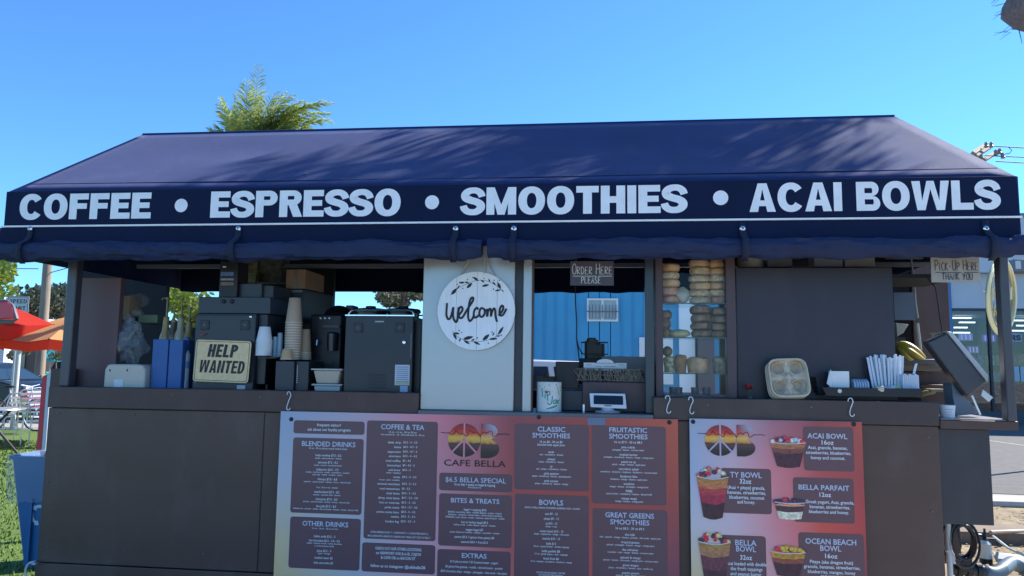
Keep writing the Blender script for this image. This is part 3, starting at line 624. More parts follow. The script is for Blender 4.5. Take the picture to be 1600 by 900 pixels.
# second board
mb2=thing('menu_board','smaller picture menu board showing five acai and yogurt bowls','menu board',(.87,-.03,.25))
gradboard('print_sheet',.458,1.279,.25,1.268,YB1,.006,[
 [(138,174,212),(155,165,198),(150,110,135),(138,72,84),(162,82,76)],
 [(150,185,225),(190,180,205),(195,130,150),(165,84,90),(150,72,80)],
 [(180,200,220),(190,190,215),(205,140,160),(190,84,78),(165,70,76)],
 [(226,200,158),(208,188,184),(205,160,180),(190,100,110),(110,60,90)],
 [(228,182,128),(212,180,165),(200,150,170),(140,80,110),(80,55,90)]],mb2)
logo(mb2,Z4,195,152,86,286,388,66,240,M('pale_blue_bg',S(160,175,215),.4),False)
def bowlprint(root,Z,x0,y0,x1,y1,tap,layers,berries,label,seed=0):
    rnd=random.Random(seed); Y=YB1-.004; a=Z(x0,y0); b=Z(x1,y1); wd=b.x-a.x; ht=a.z-b.z
    m=MB(); cols=[]; m.flatonly=True; acc=0
    ed=lambda v:(a.x+wd*tap*v,b.x-wd*tap*v)     # v 0 top .. 1 bottom
    for fr,c in layers:
        n=4
        for k in range(n):
            v0=acc+fr*k/n; v1=acc+fr*(k+1)/n
            for i in range(10):
                def pt(v,u): l,r_=ed(v); return (l+(r_-l)*u,a.z-ht*v- ht*.06*math.sin(math.pi*u)+(.003*noise.noise(Vector((u*5,v*9,seed))) if 0<v<1 else 0))
                m.flat([pt(v0,i/10),pt(v0,(i+1)/10),pt(v1,(i+1)/10),pt(v1,i/10)],Y)
                q=.75+.5*rnd.random(); cols+= [tuple(min(1,x*q) for x in S(*c))]*4
        acc+=fr
    m.build('bowl_print',print_mat,root,colors=cols,smooth=False,label=label)
    m=MB(); cols=[]; m.flatonly=True
    for k in range(26):
        u=rnd.random(); r_=wd*(.05+.045*rnd.random()); cx=a.x+wd*(.05+.9*u); cz_=a.z+ht*.02+ht*.2*math.sin(math.pi*u)*rnd.random()
        c=berries[k%len(berries)]
        m.add([(cx,Y-.0005-k*.0001,cz_)]+[(cx+r_*math.cos(t*.785),Y-.0005-k*.0001,cz_+r_*.85*math.sin(t*.785)) for t in range(8)],[(0,i+1,(i+1)%8+1) for i in range(8)])
        s=S(*c); cols+= [tuple(min(1,x*1.5) for x in s)]+[tuple(x*.75 for x in s)]*8
    m.build('fruit_print',print_mat,root,colors=cols,smooth=False)
    m=MB(); pts=[(a.x+wd*u/12,a.z-ht*.06*math.sin(math.pi*u/12)) for u in range(13)]; ribbon(m,pts,.003,Y-.004); m.build('rim_print',greyt,root,smooth=False)
bl,rd,wh,yl,gn=(40,48,85),(190,45,75),(215,210,205),(230,165,60),(150,130,70)
p=panel(mb2,Z4,(198,303),(480,560)); lettering(p,Z4,[('TY BOWL',336,342,174,30)],bluet,'heading',.016)
lettering(p,Z4,[('32oz',334,377,64,26),('(Acai + pitaya) granola,',338,412,206,19),('bananas, strawberries,',340,439,212,19),('blueberries, coconut',341,466,192,19),('and honey.',338,491,98,19)],whitet,off=.013)
bowlprint(mb2,Z4,64,348,244,578,.2,[(.08,gn),(.17,(170,120,80)),(.16,(160,60,75)),(.22,(150,40,80)),(.37,(52,32,50))],[rd,bl,(60,50,70),wh,(170,110,90)],'ty bowl picture',1)
p=panel(mb2,Z4,(196,672),(452,960)); lettering(p,Z4,[('BELLA',336,716,118,30),('BOWL',337,750,110,30)],bluet,'heading',.016)
lettering(p,Z4,[('32oz',337,797,66,26),('Acai loaded with double',338,832,224,19),('the fresh toppings',339,860,176,19),('and peanut butter.',339,888,176,19)],whitet,off=.013)
bowlprint(mb2,Z4,74,706,256,960,.2,[(.1,gn),(.2,(150,120,90)),(.3,(95,55,80)),(.4,(60,35,60))],[bl,rd,bl,rd,(220,190,130)],'bella bowl picture',2)
p=panel(mb2,Z5,(228,75),(512,325)); lettering(p,Z5,[('ACAI BOWL',361,128,220,28)],bluet,'heading',.016)
lettering(p,Z5,[('16oz',363,163,66,24),('Acai, granola, bananas,',363,192,218,18),('strawberries, blueberries,',367,220,248,18),('honey and coconut.',365,248,188,18)],whitet,off=.013)
bowlprint(mb2,Z5,46,160,246,298,.18,[(.22,(150,110,80)),(.2,(110,70,70)),(.58,(62,35,58))],[rd,bl,wh,rd,(150,180,215)],'acai bowl picture',3)
p=panel(mb2,Z5,(172,355),(514,612)); lettering(p,Z5,[('BELLA PARFAIT',342,412,280,28)],bluet,'heading',.016)
lettering(p,Z5,[('12oz',350,451,64,24),('Greek yogurt, Acai, granola,',375,492,266,18),('bananas, strawberries,',375,519,222,18),('blueberries and honey.',370,546,220,18)],whitet,off=.013)
bowlprint(mb2,Z5,68,490,242,586,.14,[(.2,(190,150,130)),(.35,(70,50,70)),(.45,(230,220,210))],[bl,bl,bl,rd,(60,60,100)],'yogurt parfait picture',4)
p=panel(mb2,Z5,(202,658),(572,960)); lettering(p,Z5,[('OCEAN BEACH',380,710,280,30),('BOWL',380,747,116,30)],bluet,'heading',.016)
lettering(p,Z5,[('16oz',383,789,68,25),('Pitaya (aka dragon fruit)',384,823,238,18),('granola, bananas, strawberries,',387,850,310,18),('blueberries, mangos, honey',385,878,262,18),('and coconut.',385,900,120,18)],whitet,off=.013)
bowlprint(mb2,Z5,46,762,246,900,.18,[(.25,(170,140,60)),(.2,(130,80,70)),(.55,(60,35,58))],[yl,yl,rd,yl,(215,180,90),bl],'ocean beach bowl picture',5)
for root,pts in ((mb1,((455,655),(842,652),(1046,660))),(mb2,((1083,659),(1334,663)))):
    for px,py in pts:
        p_=at(px,py,YB1-.002); MB().lathe((p_.x,YB1-.002,p_.z),[(.011,.002),(.011,-.001),(.006,-.003)],14,'y').build('grommet',blackp,root)
# S hooks
hk=[(452,612,640),(1043,618,645),(1079,620,646),(1328,622,650)]
labs=['white S hook over the left ledge at the wide board corner','white S hook left of the pair between the two menu boards','white S hook right of the pair between the two menu boards','white S hook at the right corner of the picture menu board']
for (px,y0,y1),lb in zip(hk,labs):
    t=at(px,y0,-.02); b=at(px,y1,-.02); h=t.z-b.z; P=[]
    for i in range(9): a=R(200-200*i/8); P.append((t.x+.010*math.cos(a),-.022-.002*i*.3,t.z-.012+.012*math.sin(a)))
    for i in range(9): a=R(20+ -200*i/8+0); 
    P+= [(t.x+.012,-.025,t.z-.02),(t.x,-.026,t.z-h*.55),(t.x-.006,-.028,t.z-h*.8)]
    for i in range(7): a=R(170+190*i/6); P.append((t.x+.004+.010*math.cos(a),-.032,b.z+.010+.011*math.sin(a)))
    tag(MB().tube([Vector(q) for q in P],.0024,8).build('s_hook',white),lb,'hook','white S hooks holding the menu boards')
# ================================================================== SIGNS
YS=-.012
ws=thing('welcome_sign','round white plank sign reading Welcome, hung on the steel pillar','sign',at(744,546,YS))
zw=lambda x,y:at(640+x/3.3333,390+y/3.3333,YS-.006)
c=zw(346,318); rr=(zw(548,318).x-zw(144,318).x)/2
edges=[-rr,zw(242,318).x-c.x,zw(350,318).x-c.x,zw(455,318).x-c.x,rr]
for a,b in zip(edges,edges[1:]):
    a+=.0008; b-=.0008; P=[]
    n=14
    for i in range(n+1): x=a+(b-a)*i/n; P.append((c.x+x,c.z+math.sqrt(max(0,rr*rr-x*x))))
    for i in range(n+1): x=b-(b-a)*i/n; P.append((c.x+x,c.z-math.sqrt(max(0,rr*rr-x*x))))
    Q=[P[0]]
    for q in P[1:]:
        if (Vector(q)-Vector(Q[-1])).length>1e-4: Q.append(q)
    if (Vector(Q[0])-Vector(Q[-1])).length<1e-4: Q.pop()
    MB().prism(Q,YS-.005,YS+.006).build('plank',M('white_wood',(.85,.85,.84),.6,var=.05,vs=6,stretch=(8,1,1)),ws)
W=[[(195,278),(193,310),(192,340),(200,362),(213,355),(222,325),(228,300),(226,335),(230,362),(242,378),(250,360),(252,330),(256,300)],
   [(252,345),(266,330),(276,312),(270,298),(258,308),(254,335),(262,356),(276,352),(290,330),(308,300),(328,270),(332,252),(322,252),(312,275),(306,320),(305,350),(312,372),(326,362),(336,340)],
   [(358,312),(350,303),(338,316),(334,340),(340,354),(352,350),(364,338)],
   [(384,306),(372,306),(364,325),(366,345),(378,350),(390,336),(391,316),(384,306),(394,318),(404,312)],
   [(404,308),(404,350),(408,325),(418,308),(424,318),(424,348),(430,322),(440,306),(446,318),(447,340),(452,366),(457,376)],
   [(464,344),(478,326),(488,308),(484,292),(474,300),(468,325),(474,343),(486,340),(498,320),(505,308)]]
m=MB()
for st in W: ribbon(m,smoothpath([(zw(x,y).x,zw(x,y).z) for x,y in st],4),.0115,YS-.0065)
m.build('lettering',ink,ws,smooth=False)
def leaf(m,x,y,ang,l,w_):
    p=zw(x,y); l=l/3.333*.00315; w_=w_/3.333*.00315; a=R(ang); d=Vector((math.cos(a),math.sin(a))); n=Vector((-d.y,d.x)); o=Vector((p.x,p.z))
    prof=[(-.5,0),(-.3,.35),(0,.5),(.3,.3),(.5,0)]
    m.flat([tuple(o+d*l*u+n*w_*v) for u,v in prof]+[tuple(o+d*l*u-n*w_*v) for u,v in prof[-2:0:-1]],YS-.0058)
m=MB(); m.flatonly=True
for a in ((232,218,48,50,20),(254,196,60,26,9),(272,172,5,36,12),(312,187,45,44,18),(345,153,-35,40,14),(300,172,-20,30,10),(395,187,12,44,14),(380,165,150,26,9),(415,160,120,22,8),(440,176,130,30,9),(466,187,115,42,16),(460,212,10,36,10),(485,215,-50,22,6)): leaf(m,*a)
for a in ((244,436,170,36,12),(236,452,-60,44,14),(262,470,70,24,9),(305,460,15,60,20),(298,482,-30,40,14),(350,487,-25,44,13),(330,470,30,24,9),(398,457,42,52,20),(436,465,5,48,13),(436,440,60,22,8),(475,422,58,54,16),(462,450,10,22,8)): leaf(m,*a)
for P in ([(212,238),(250,200),(290,182),(330,165),(370,158),(410,165),(450,185),(487,218)],[(222,424),(250,455),(290,475),(340,482),(390,476),(440,462),(490,402)]):
    for q in stroke2([(zw(x,y).x,zw(x,y).z) for x,y in P],.0018): m.flat(q,YS-.0056)
for x,y in ((277,202),(248,182),(330,146),(302,156),(388,150),(440,160),(437,206),(468,160),(258,422),(270,432),(352,460),(410,488),(477,446),(430,430)):
    p=zw(x,y); m.flat([(p.x+.0035*math.cos(t),p.z+.0035*math.sin(t)) for t in [i*.785 for i in range(8)]],YS-.0062)
m.build('leaf_print',ink,ws,smooth=False)
m=MB(); t0=at(760,398,YF+.02); a=zw(262,128); b=zw(440,128); mid=at(757,408,YS-.006)
for q,e in ((a,Vector((zw(305,62)))),(b,Vector((zw(404,62))))): m.tube([(q.x,YS,q.z),(e.x,YS,e.z)],.0035,6)
m.tube([(mid.x,YS-.004,mid.z+.02),(mid.x-.001,YS-.008,c.z+rr-.01)],.003,6)
m.build('hanging_cord',M('pale_rope',(.45,.42,.36),.8),ws)
# order here
def chalk(name,label,px0,py0,px1,py1,Y,mat,imat,rows,under):
    x0,x1,z0,z1=rect(px0,py0,px1,py1,Y); t=thing(name,label,'sign',((x0+x1)/2,Y,z0))
    MB().box(x0,x1,Y,Y+.008,z0,z1).build('sign_board',mat,t,bevel=.001); H=z1-z0; Wd=x1-x0
    for txt,u0,u1,v,h,fs in rows:
        m=MB(); hand(m,txt,x0+Wd*u0,x0+Wd*u1,z0+H*v,H*h,Y-.002,.0034,fs); m.build('lettering',imat,t,smooth=False)
    for u0,u1,v in under:
        m=MB(); ribbon(m,[(x0+Wd*u0,z0+H*v),(x0+Wd*u1,z0+H*v)],.003,Y-.002); m.build('underline',imat,t,smooth=False)
    return t,x0,x1,z1
t,x0,x1,z1=chalk('order_sign','slate chalk sign reading Order Here Please, above the serving window',891,408,959,446,.02,M('chalkboard',S(66,78,98),.7,var=.1,vs=20),M('chalk',(.7,.7,.68),.9),[('ORDER HERE',.05,.96,.46,.30,1.45),('PLEASE',.26,.70,.09,.25,1.0)],[(.06,.60,.38),(.64,.96,.38)])
MB().tube([(x0+.03,.024,z1-.002),(x0+.03,.015,2.2)],.0015,5).build('hanging_wire',chrome,t); MB().tube([(x1-.03,.024,z1-.002),(x1-.03,.015,2.2)],.0015,5).build('hanging_wire',chrome,t)
t,x0,x1,z1=chalk('pickup_sign','pale sign reading Pick-Up Here Thank You, beside the right post',1455,402,1531,441,-.03,M('pale_sign_board',S(140,160,168),.7,var=.08,vs=10),M('dark_marker',(.03,.04,.07),.7),[('PICK-UP HERE',.08,.96,.47,.31,1.35),('THANK YOU',.22,.84,.10,.26,1.0)],[(.08,.62,.39),(.67,.97,.39)])
MB().tube([(x0+.03,-.026,z1-.002),(x0+.03,-.02,2.2)],.0015,5).build('hanging_wire',chrome,t)
MB().tube([(x1-.04,-.026,z1-.002),(x1-.04,-.02,2.2)],.0015,5).build('hanging_wire',chrome,t)
# help wanted
hw=thing('help_wanted_sign','cream metal sign reading Help Wanted in heavy black capitals','sign',at(347,598,.1))
q=[at(307,531,.1),at(393,533,.1),at(387,598,.1),at(301,596,.1)]
tilt=R(3.2)
cx=sum(p_.x for p_ in q)/4; cz=sum(p_.z for p_ in q)/4; hwid=(q[1].x-q[0].x)/2; hh=(q[0].z-q[3].z)/2
def tiltmb(m,y=.1):
    for v in m.v:
        dx,dz=v.x-cx,v.z-cz; v.x=cx+dx+dz*.04; v.z=cz+dz-dx*.022
    return m
tiltmb(MB().prism(rrect(cx-hwid,cx+hwid,cz-hh,cz+hh,.018),.1,.104)).build('sign_plate',M('cream_enamel',S(214,208,176),.45,c2=S(190,184,152),vs=40,bump=.15,bs=200),hw)
m=MB(); m.flatonly=True; o_=rrect(cx-hwid+.007,cx+hwid-.007,cz-hh+.007,cz+hh-.007,.014); i_=rrect(cx-hwid+.0095,cx+hwid-.0095,cz-hh+.0095,cz+hh-.0095,.0125)
for k in range(len(o_)): k2=(k+1)%len(o_); m.flat([o_[k],o_[k2],i_[k2],i_[k]],.099)
tiltmb(m).build('sign_border',ink,hw,smooth=False)
m=MB(); heavyword(m,'HELP',cx-.090,cx+.082,cz+.022,cz+.094,.099,w=.5,s=.2,t=.19,gap=.075,shear=.12); tiltmb(m).build('lettering',ink,hw,smooth=False)
m=MB(); heavyword(m,'WANTED',cx-.134,cx+.132,cz-.066,cz+.004,.099,w=.52,s=.19,t=.18,gap=.07,shear=.12); tiltmb(m).build('lettering',ink,hw,smooth=False)
# ================================================================== INSIDE, LEFT WINDOW
ZT=ZC+.012
def T(name,label,cat,px,Y,z=ZT,group=None):
    p=at(px,600,Y); return thing(name,label,cat,(p.x,Y,z),group)
# hand towel dispenser
d=T('towel_dispenser','grey-white plastic paper towel dispenser at the left end of the ledge','dispenser',195,.12)
x0,x1,z0,z1=rect(163,569,226,606,.1)
MB().prism([(x0-.004,ZT),(x1+.004,ZT),(x1,z1-.03),(x1-.015,z1-.004),(x1-.04,z1),(x0+.04,z1),(x0+.015,z1-.004),(x0,z1-.03)],.1,.24).build('body',M('dispenser_plastic',S(160,180,185),.35,var=.03,vs=9),d,bevel=.008)
for px in(172,199): p=at(px,578,.1); MB().box(p.x-.003,p.x+.003,.097,.1,p.z-.008,p.z+.004).build('key_slot',ink,d)
bx(178,593,192,605,.098,.002).build('label_sticker',paper,d)
# shelf box, bags
sh=T('wall_shelf','dark shelf bracket behind the left shutter','shelf',210,.5,z=1.6)
x0,x1,z0,z1=rect(186,498,240,503,.45); MB().box(x0,x1,.45,.8,z0,z1).build('shelf_board',darkin,sh)
tag(bx(187,462,202,499,.42,.12).build('cardboard_box',M('box_tan',(.42,.30,.19),.85,var=.1,vs=9),bevel=.002),'small tan cardboard box standing on the shelf behind the left shutter','box')
def crumple(name,cpx,cpy,Y,rx,rz,mat,seed,label,cat,ry=.05,j=.7):
    c=at(cpx,cpy,Y); m=MB().ball(c,rx,ry,rz,28,16)
    for v in m.v:
        d=(v-c); v+=d.normalized()*(noise.noise(d*22+Vector((seed,0,0)))*.9+abs(noise.noise(d*45+Vector((0,seed,0))))*.6)*min(rx,rz)*j
    o=m.build(name,mat,smooth=False); return tag(o,label,cat)
crumple('paper_bag',212,489,.5,.045,.025,M('bag_offwhite',(.45,.45,.40),.8,var=.1,vs=20),3,'crumpled off-white paper bag on the shelf beside the tan box','bag')
tag(bx(216,492,246,504,.42,.1).build('green_box',M('sage_card',(.16,.22,.15),.8)),'long sage green carton lying on the shelf end','box')
crumple('plastic_bag',204,533,.3,.075,.11,M('clear_bag',(.30,.32,.34),.12,alpha=.45,spec=.8),9,'clear crinkled plastic bag hanging above the towel dispenser','bag',j=1.0)
crumple('plastic_wrap',213,470,.52,.05,.035,M('clear_bag',),5,'clear plastic wrap loosely bunched above the shelf bags','plastic wrap',j=1.0)
# blue cartons
blue=M('blue_card',(.035,.12,.34),.55,var=.1,vs=5)
b1=tag(bx(237,530,261,606,.14,.2,z0=ZT).build('blue_carton',blue,bevel=.003),'tall blue carton, left one of the two beside the black fridge','carton','tall blue cartons')
b2=tag(bx(263,531,284,606,.14,.2,z0=ZT).build('blue_carton',blue,bevel=.003),'tall blue carton, right one of the two beside the black fridge','carton','tall blue cartons')
# syrup bottles
sy=[(262,466,531,'amber syrup pump bottle, tallest and leftmost, behind the blue cartons',(.45,.30,.10)),(273,480,528,'dark amber short pump bottle, second from left behind the blue cartons',(.12,.08,.04)),(285,466,528,'clear tall pump bottle, third from left behind the blue cartons',(.5,.42,.25)),(297,481,532,'amber pump bottle nearest the black fridge',(.35,.24,.08))]
for px,py,pb,lb,cc in sy:
    Y=.40; p=at(px,py,Y); q=at(px,pb,Y); h=p.z-q.z; t=thing('pump_bottle',lb,'bottle',(p.x,Y,ZT),'syrup pump bottles')
    r=.034; zb=ZT; zt=q.z+h*.45
    MB().lathe((p.x,Y,0),[(r,zb),(r,q.z),(r*.95,q.z+.01),(r*.85,q.z+.03),(r*.62,q.z+.05),(r*.55,zt),(r*.5,zt+.01)],18).build('body',M('bottle_%d'%px,cc,.15,spec=.8,var=.1,vs=9),t)
    MB().lathe((p.x,Y,0),[(r*.5,zt+.01),(r*.5,zt+.025),(.005,zt+.03),(.005,p.z-.01),(.011,p.z-.008),(.012,p.z+.004)],12).build('pump',M('pump_olive',(.30,.27,.13),.4),t)
    MB().tube([(p.x,Y,p.z),(p.x-.022,Y-.01,p.z),(p.x-.03,Y-.012,p.z-.012)],.004,6).build('spout',mats['pump_olive'],t)
    MB().lathe((p.x,Y,0),[(r+.001,q.z-.06),(r+.001,q.z-.02)],18).build('label_band',M('red_label',(.45,.05,.06),.6) if px==262 else M('pale_label',(.5,.55,.6),.6),t)
t=T('spray_bottle','clear bottle with a blue label squeezed beside the black fridge','bottle',291,.2); p=at(290,570,.2)
MB().lathe((p.x,.2,0),[(.024,ZT),(.024,p.z+.06),(.012,p.z+.085),(.009,p.z+.12)],16).build('body',M('clear_plastic',(.45,.52,.56),.15),t)
MB().lathe((p.x,.2,0),[(.025,p.z-.02),(.025,p.z+.02)],16).build('label_band',M('blue_label',(.10,.28,.55),.5),t)
MB().lathe((p.x,.2,0),[(.013,p.z+.118),(.016,p.z+.125),(.016,p.z+.155),(.006,p.z+.16)],12).build('cap',M('blue_cap',(.03,.12,.4),.4),t)
# black merchandisers / brewers with fan grilles
def fan(par,px,py,Y,r):
    p=at(px,py,Y)
    MB().prism(rrect(p.x-r,p.x+r,p.z-r,p.z+r,r*.2),Y-.003,Y).build('fan_plate',blackp,par,bevel=.001)
    f=MB()
    for q in(.85,.6,.35): f.torus((p.x,Y-.004,p.z),r*q,r*.035,'y',20,5)
    for k in range(8): a=k*math.pi/4+.3; f.tube([(p.x+.2*r*math.cos(a),Y-.004,p.z+.2*r*math.sin(a)),(p.x+.85*r*math.cos(a+.35),Y-.004,p.z+.85*r*math.sin(a+.35))],r*.05,5)
    f.lathe((p.x,Y,p.z),[(r*.22,-.006),(r*.22,-.001)],12,'y')
    f.build('fan_grille',M('grille_grey',(.11,.12,.13),.4),par)
steel2=M('charcoal_steel',(.026,.032,.044),.38,var=.18,vs=4,spec=.5,bump=.05,bs=90)
f1=T('drink_fridge','black countertop unit with two fan grilles behind the Help Wanted sign','fridge',355,.13)
x0,x1,z0,z1=rect(303,490,398,606,.13); MB().box(x0,x1,.13,.6,ZT,z1).build('cabinet',steel2,f1,bevel=.005)
x2,x3,_,_=rect(399,490,419,606,.16); MB().box(x1+.001,x3-.01,.16,.6,ZT+.10,z1-.001).build('side_cover',blackm,f1,bevel=.004)
x4,_,_,z5=rect(310,464,425,489,.15); MB().box(x4,x3+.005,.15,.6,z1+.001,z5).build('lid_box',steel2,f1,bevel=.004)
fan(f1,320,508,.129,.028); fan(f1,383,508,.129,.028)
bx(305,492,396,493.5,.126,.004).build('door_trim',blackp,f1); bx(396,495,397.5,604,.126,.004).build('door_trim',blackp,f1)
p=at(392,495,.128); MB().lathe((p.x,.128,p.z),[(.008,0),(.008,-.004),(.004,-.006)],14,'y').build('lock_button',chrome,f1)
p=at(319,524,.12); MB().tube([(p.x-.02,.12,p.z),(p.x+.004,.118,p.z+.008),(p.x+.006,.118,p.z+.014)],.003,6).build('red_tag',M('red_plastic',(.5,.03,.04),.4),f1)
bx(370,602,383,609,.127,.002,).build('label_sticker',M('pale_label',(.5,.55,.6),.6),f1)
g1=T('coffee_grinder','dark box hopper standing on top of the sign-bearing black unit','grinder',398,.2,z=z5)
bx(370,443,409,465,.2,.28,z0=z5+.001).build('hopper',steel2,g1,bevel=.003); bx(410,446,427,490,.22,.25).build('side_panel',blackm,g1,bevel=.003)
for px in (349,362): p=at(px,471,.145); MB().lathe((p.x,.149,p.z),[(.012,0),(.012,-.006),(.007,-.01)],14,'y').build('knob',blackp,g1)
g2=T('label_stack','dark rack of small printed labels hanging over the black unit','rack',356,.16,z=1.7)
x0,x1,z0,z1=rect(343,408,371,466,.17); MB().box(x0,x1,.17,.3,z5+.001,z1).build('rack_body',blackp,g2,bevel=.002)
for i,(y0,y1,cc) in enumerate(((425,431,(.10,.16,.35)),(435,438,(.25,.27,.32)),(441,446,(.22,.14,.10)))): bx(345,y0,365,y1,.167,.002).build('label_strip',M('strip_%d'%i,cc,.6,var=.2,vs=90),g2)
bx(348,416,353,418,.165,.002).build('label_strip',paper,g2)
# shelf goods top middle
gs=[(372,403,402,438,'(olive) ',(.16,.13,.07),'olive brown carton on the high shelf, left of the dark gap'),(405,404,440,440,'',(.08,.09,.07),'dark mottled carton on the high shelf beside the brace'),(372,424,400,443,'',(.14,.17,.09),'green leafy packet below the olive carton on the high shelf')]
ss=T('high_shelf','dark shelf running across behind the black unit','shelf',410,.62,z=1.9)
x0,x1,z0,z1=rect(345,441,445,444,.6); MB().box(x0,x1,.6,.9,z0,z1).build('shelf_board',blackm,ss)
for i,(a,b,c_,d_,_,cc,lb) in enumerate(gs[:2]): tag(bx(a,b,c_,d_,.66+i*.02,.12,z0=z1+.001).build('carton',M('goods_%d'%i,cc,.8,var=.5,vs=40)),lb,'carton')
x0b,x1b,_,_=rect(373,424,400,443,.61); tag(MB().box(x0b,x1b,.605,.65,z1+.001,z1+.06).build('food_packet',M('goods_leaf',(.13,.16,.08),.7,var=.6,vs=60)),'green patterned packet in front of the olive carton on the high shelf','packet')
# cups
def cupstack(px,ytop,ybot,Y,n,r,body,rim,lab,grp,vis):
    t_=at(px,ytop,Y); b_=at(px,ybot,Y); H=t_.z-b_.z; ch=H-vis*(n-1)
    proto=None
    for i in range(n):    # upside down, nested
        z=b_.z+vis*i; nth=n-1-i
        lb=lab%(ORD[nth] if nth<len(ORD) else 'lowest')
        if proto is None:
            proto=thing('paper_cup',lb,'cup',(t_.x,Y,z),grp)
            MB().lathe((t_.x,Y,z),[(r,.002),(r*.70,ch),(r*.68,ch+.001),(.001,ch-.004)],24).build('wall',body,proto)
            MB().torus((t_.x,Y,z+.003),r+.0005,.0026,'z',24,6).build('rim',rim,proto)
        else: dup(proto,(t_.x,Y,z),lb)
tan=M('tan_cup',(.46,.35,.25),.7,var=.05,vs=10); tanr=M('tan_rim',(.68,.60,.50),.6)
cupstack(461,466,562,.20,15,.046,tan,tanr,'%s cup from the top of the tall tan paper cup stack','tall stack of tan paper cups',.0148)
cupstack(477.5,515,562,.27,4,.037,M('tan_cup_dark',(.40,.29,.19),.7),tanr,'%s cup from the top of the short tan stack behind the tall one','short stack of tan cups',.012)
cupstack(449,546,562,.13,1,.036,M('kraft_cup',(.55,.36,.19),.7),tanr,'%s and only small kraft cup upside down in front of the tall tan stack','single kraft cup',.012)
cupstack(414,511,556,.14,12,.043,M('white_cup',(.74,.76,.78),.5),white,'%s cup from the top of the white plastic cup stack beside the sign','stack of white cups',.0075)
stand=T('cup_stand','dark slim stand holding the white and clear cups','stand',420,.14,z=ZT)
x0,x1,z0,z1=rect(402,557.5,431,560,.08); MB().box(x0,x1,.08,.3,z0,z1).build('shelf_board',blackp,stand); MB().box(x1-.02,x1,.2,.3,ZT,z0).build('leg',blackp,stand); MB().box(x0,x0+.012,.2,.3,ZT,z0).build('leg',blackp,stand)
for px,lb in((430,'clear cup stack right of the white cups'),(438,'clear cup stack left of the tall tan stack')):
    a=at(px,526 if px==430 else 520,.2); b=at(px,558,.2); t=thing('clear_cup',lb,'cup stack',(a.x,.2,b.z),'clear cup stacks')
    MB().lathe((a.x,.2,b.z),[(.020,0),(.014,a.z-b.z)],18).build('wall',M('clear_cup',(.35,.50,.58),.1,alpha=.7,spec=.9),t)
    for k in range(3): MB().torus((a.x,.2,b.z+.004+.008*k),.021-.0008*k,.0014,'z',18,5).build('rim',white,t)
cc_=T('cup_dispenser','black two-part cabinet under the tan cup stacks','cabinet',455,.12)
x0,x1,z0,z1=rect(430,564,459,611,.1); MB().box(x0,x1,.1,.45,ZT,z1).build('body',steel2,cc_,bevel=.003)
x2,x3,_,_=rect(460,564,482,611,.12); MB().box(x1+.002,x3,.12,.45,ZT,z1).build('body',blackm,cc_,bevel=.003)
for k in range(9): p=at(460,572+3.2*k,.1); MB().lathe((x1+.012,.119,p.z),[(.0022,0),(.0022,-.002)],8,'y').build('rivet',alu,cc_)
# machine, carton, espresso machine
t=T('cardboard_carton','brown cardboard carton on top of the dark rear machine','box',470,.5,z=1.85)
x0,x1,z0,z1=rect(447,421,477,451,.5); m=MB(); x2=at(495,430,.62).x
m.add([(x0,.5,z0),(x1,.5,z0),(x2,.75,z0),(x0,.75,z0),(x0,.5,z1),(x1,.5,z1),(x2,.75,z1-.01),(x0,.75,z1)],[(0,1,5,4),(1,2,6,5),(2,3,7,6),(3,0,4,7),(4,5,6,7),(3,2,1,0)]); m.build('body',cardb,t,bevel=.002)
MB().box(x0+.05,x0+.075,.498,.4995,z0,z1).build('tape_strip',M('tape',(.2,.14,.09),.3),t)
t=T('ice_machine','dark angular machine body behind the tall tan cups','machine',495,.5)
x0,x1,z0,z1=rect(440,452,474,505,.5); zl=at(475,505,.5).z
m=MB(); x2=at(512,470,.7).x
m.add([(x0,.5,zl),(x1,.5,zl),(x2,.8,zl),(x0,.8,zl),(x0,.5,z1),(x1,.5,z1),(x2,.8,z1-.01),(x0,.8,z1)],[(0,1,5,4),(1,2,6,5),(2,3,7,6),(3,0,4,7),(4,5,6,7),(3,2,1,0)]); m.build('body',M('dark_teal_metal',(.025,.045,.065),.35,spec=.6),t,bevel=.004)
MB().box(x0,x1,.47,.499,z1-.022,z1-.008).build('top_trim',M('dull_trim',(.18,.19,.2),.4,metal=.4),t)
MB().box(x0+.02,x1+.03,.55,.8,ZT,zl).build('base',blackp,t)
t=T('espresso_machine','black domed coffee machine between the tan cups and the wide black brewer','coffee machine',510,.35)
x0,x1,z0,z1=rect(484,478,536,575,.35)
MB().box(x0,x1-.01,.35,.7,ZT,z1-.05).build('body',blackp,t,bevel=.01)
MB().ball(((x0+x1)/2+.02,.5,z1-.06),(x1-x0)*.42,.14,.075,20,10).build('hopper',M('smoked_plastic',(.01,.011,.014),.2,spec=.6),t)
p=at(520,535,.34); MB().lathe((p.x,.33,p.z-.05),[(.028,0),(.032,.1),(.02,.11)],18).build('tank',M('smoked_tank',(.02,.03,.045),.15),t)
bx(505,508,530,512,.33,.02).build('shelf_lip',steel2,t); bx(488,566,520,568,.34,.01).build('drip_edge',steel2,t)
p=at(548,482,.5); MB().box(at(540,480,.5).x,at(552,480,.5).x,.5,.6,p.z-.03,p.z+.02).build('side_hopper',blackm,t,bevel=.006)
for a_,b_,c_ in(((428,470,.3),(431,500,.28),(428,540,.26)),((484,500,.33),(481,530,.3),(483,560,.3))):
    pts=[at(a_[0],a_[1],a_[2]),at(b_[0],b_[1],b_[2]),at(c_[0],c_[1],c_[2])]
    MB().tube(pts,.003,6).build('cord',blackp,t)
for px,py in((500,497),(507,497),(514,497)):
    p=at(px,py,.34); MB().lathe((p.x,.35,p.z),[(.007,0),(.007,-.008),(.004,-.010)],12,'y').build('button',alu,t)
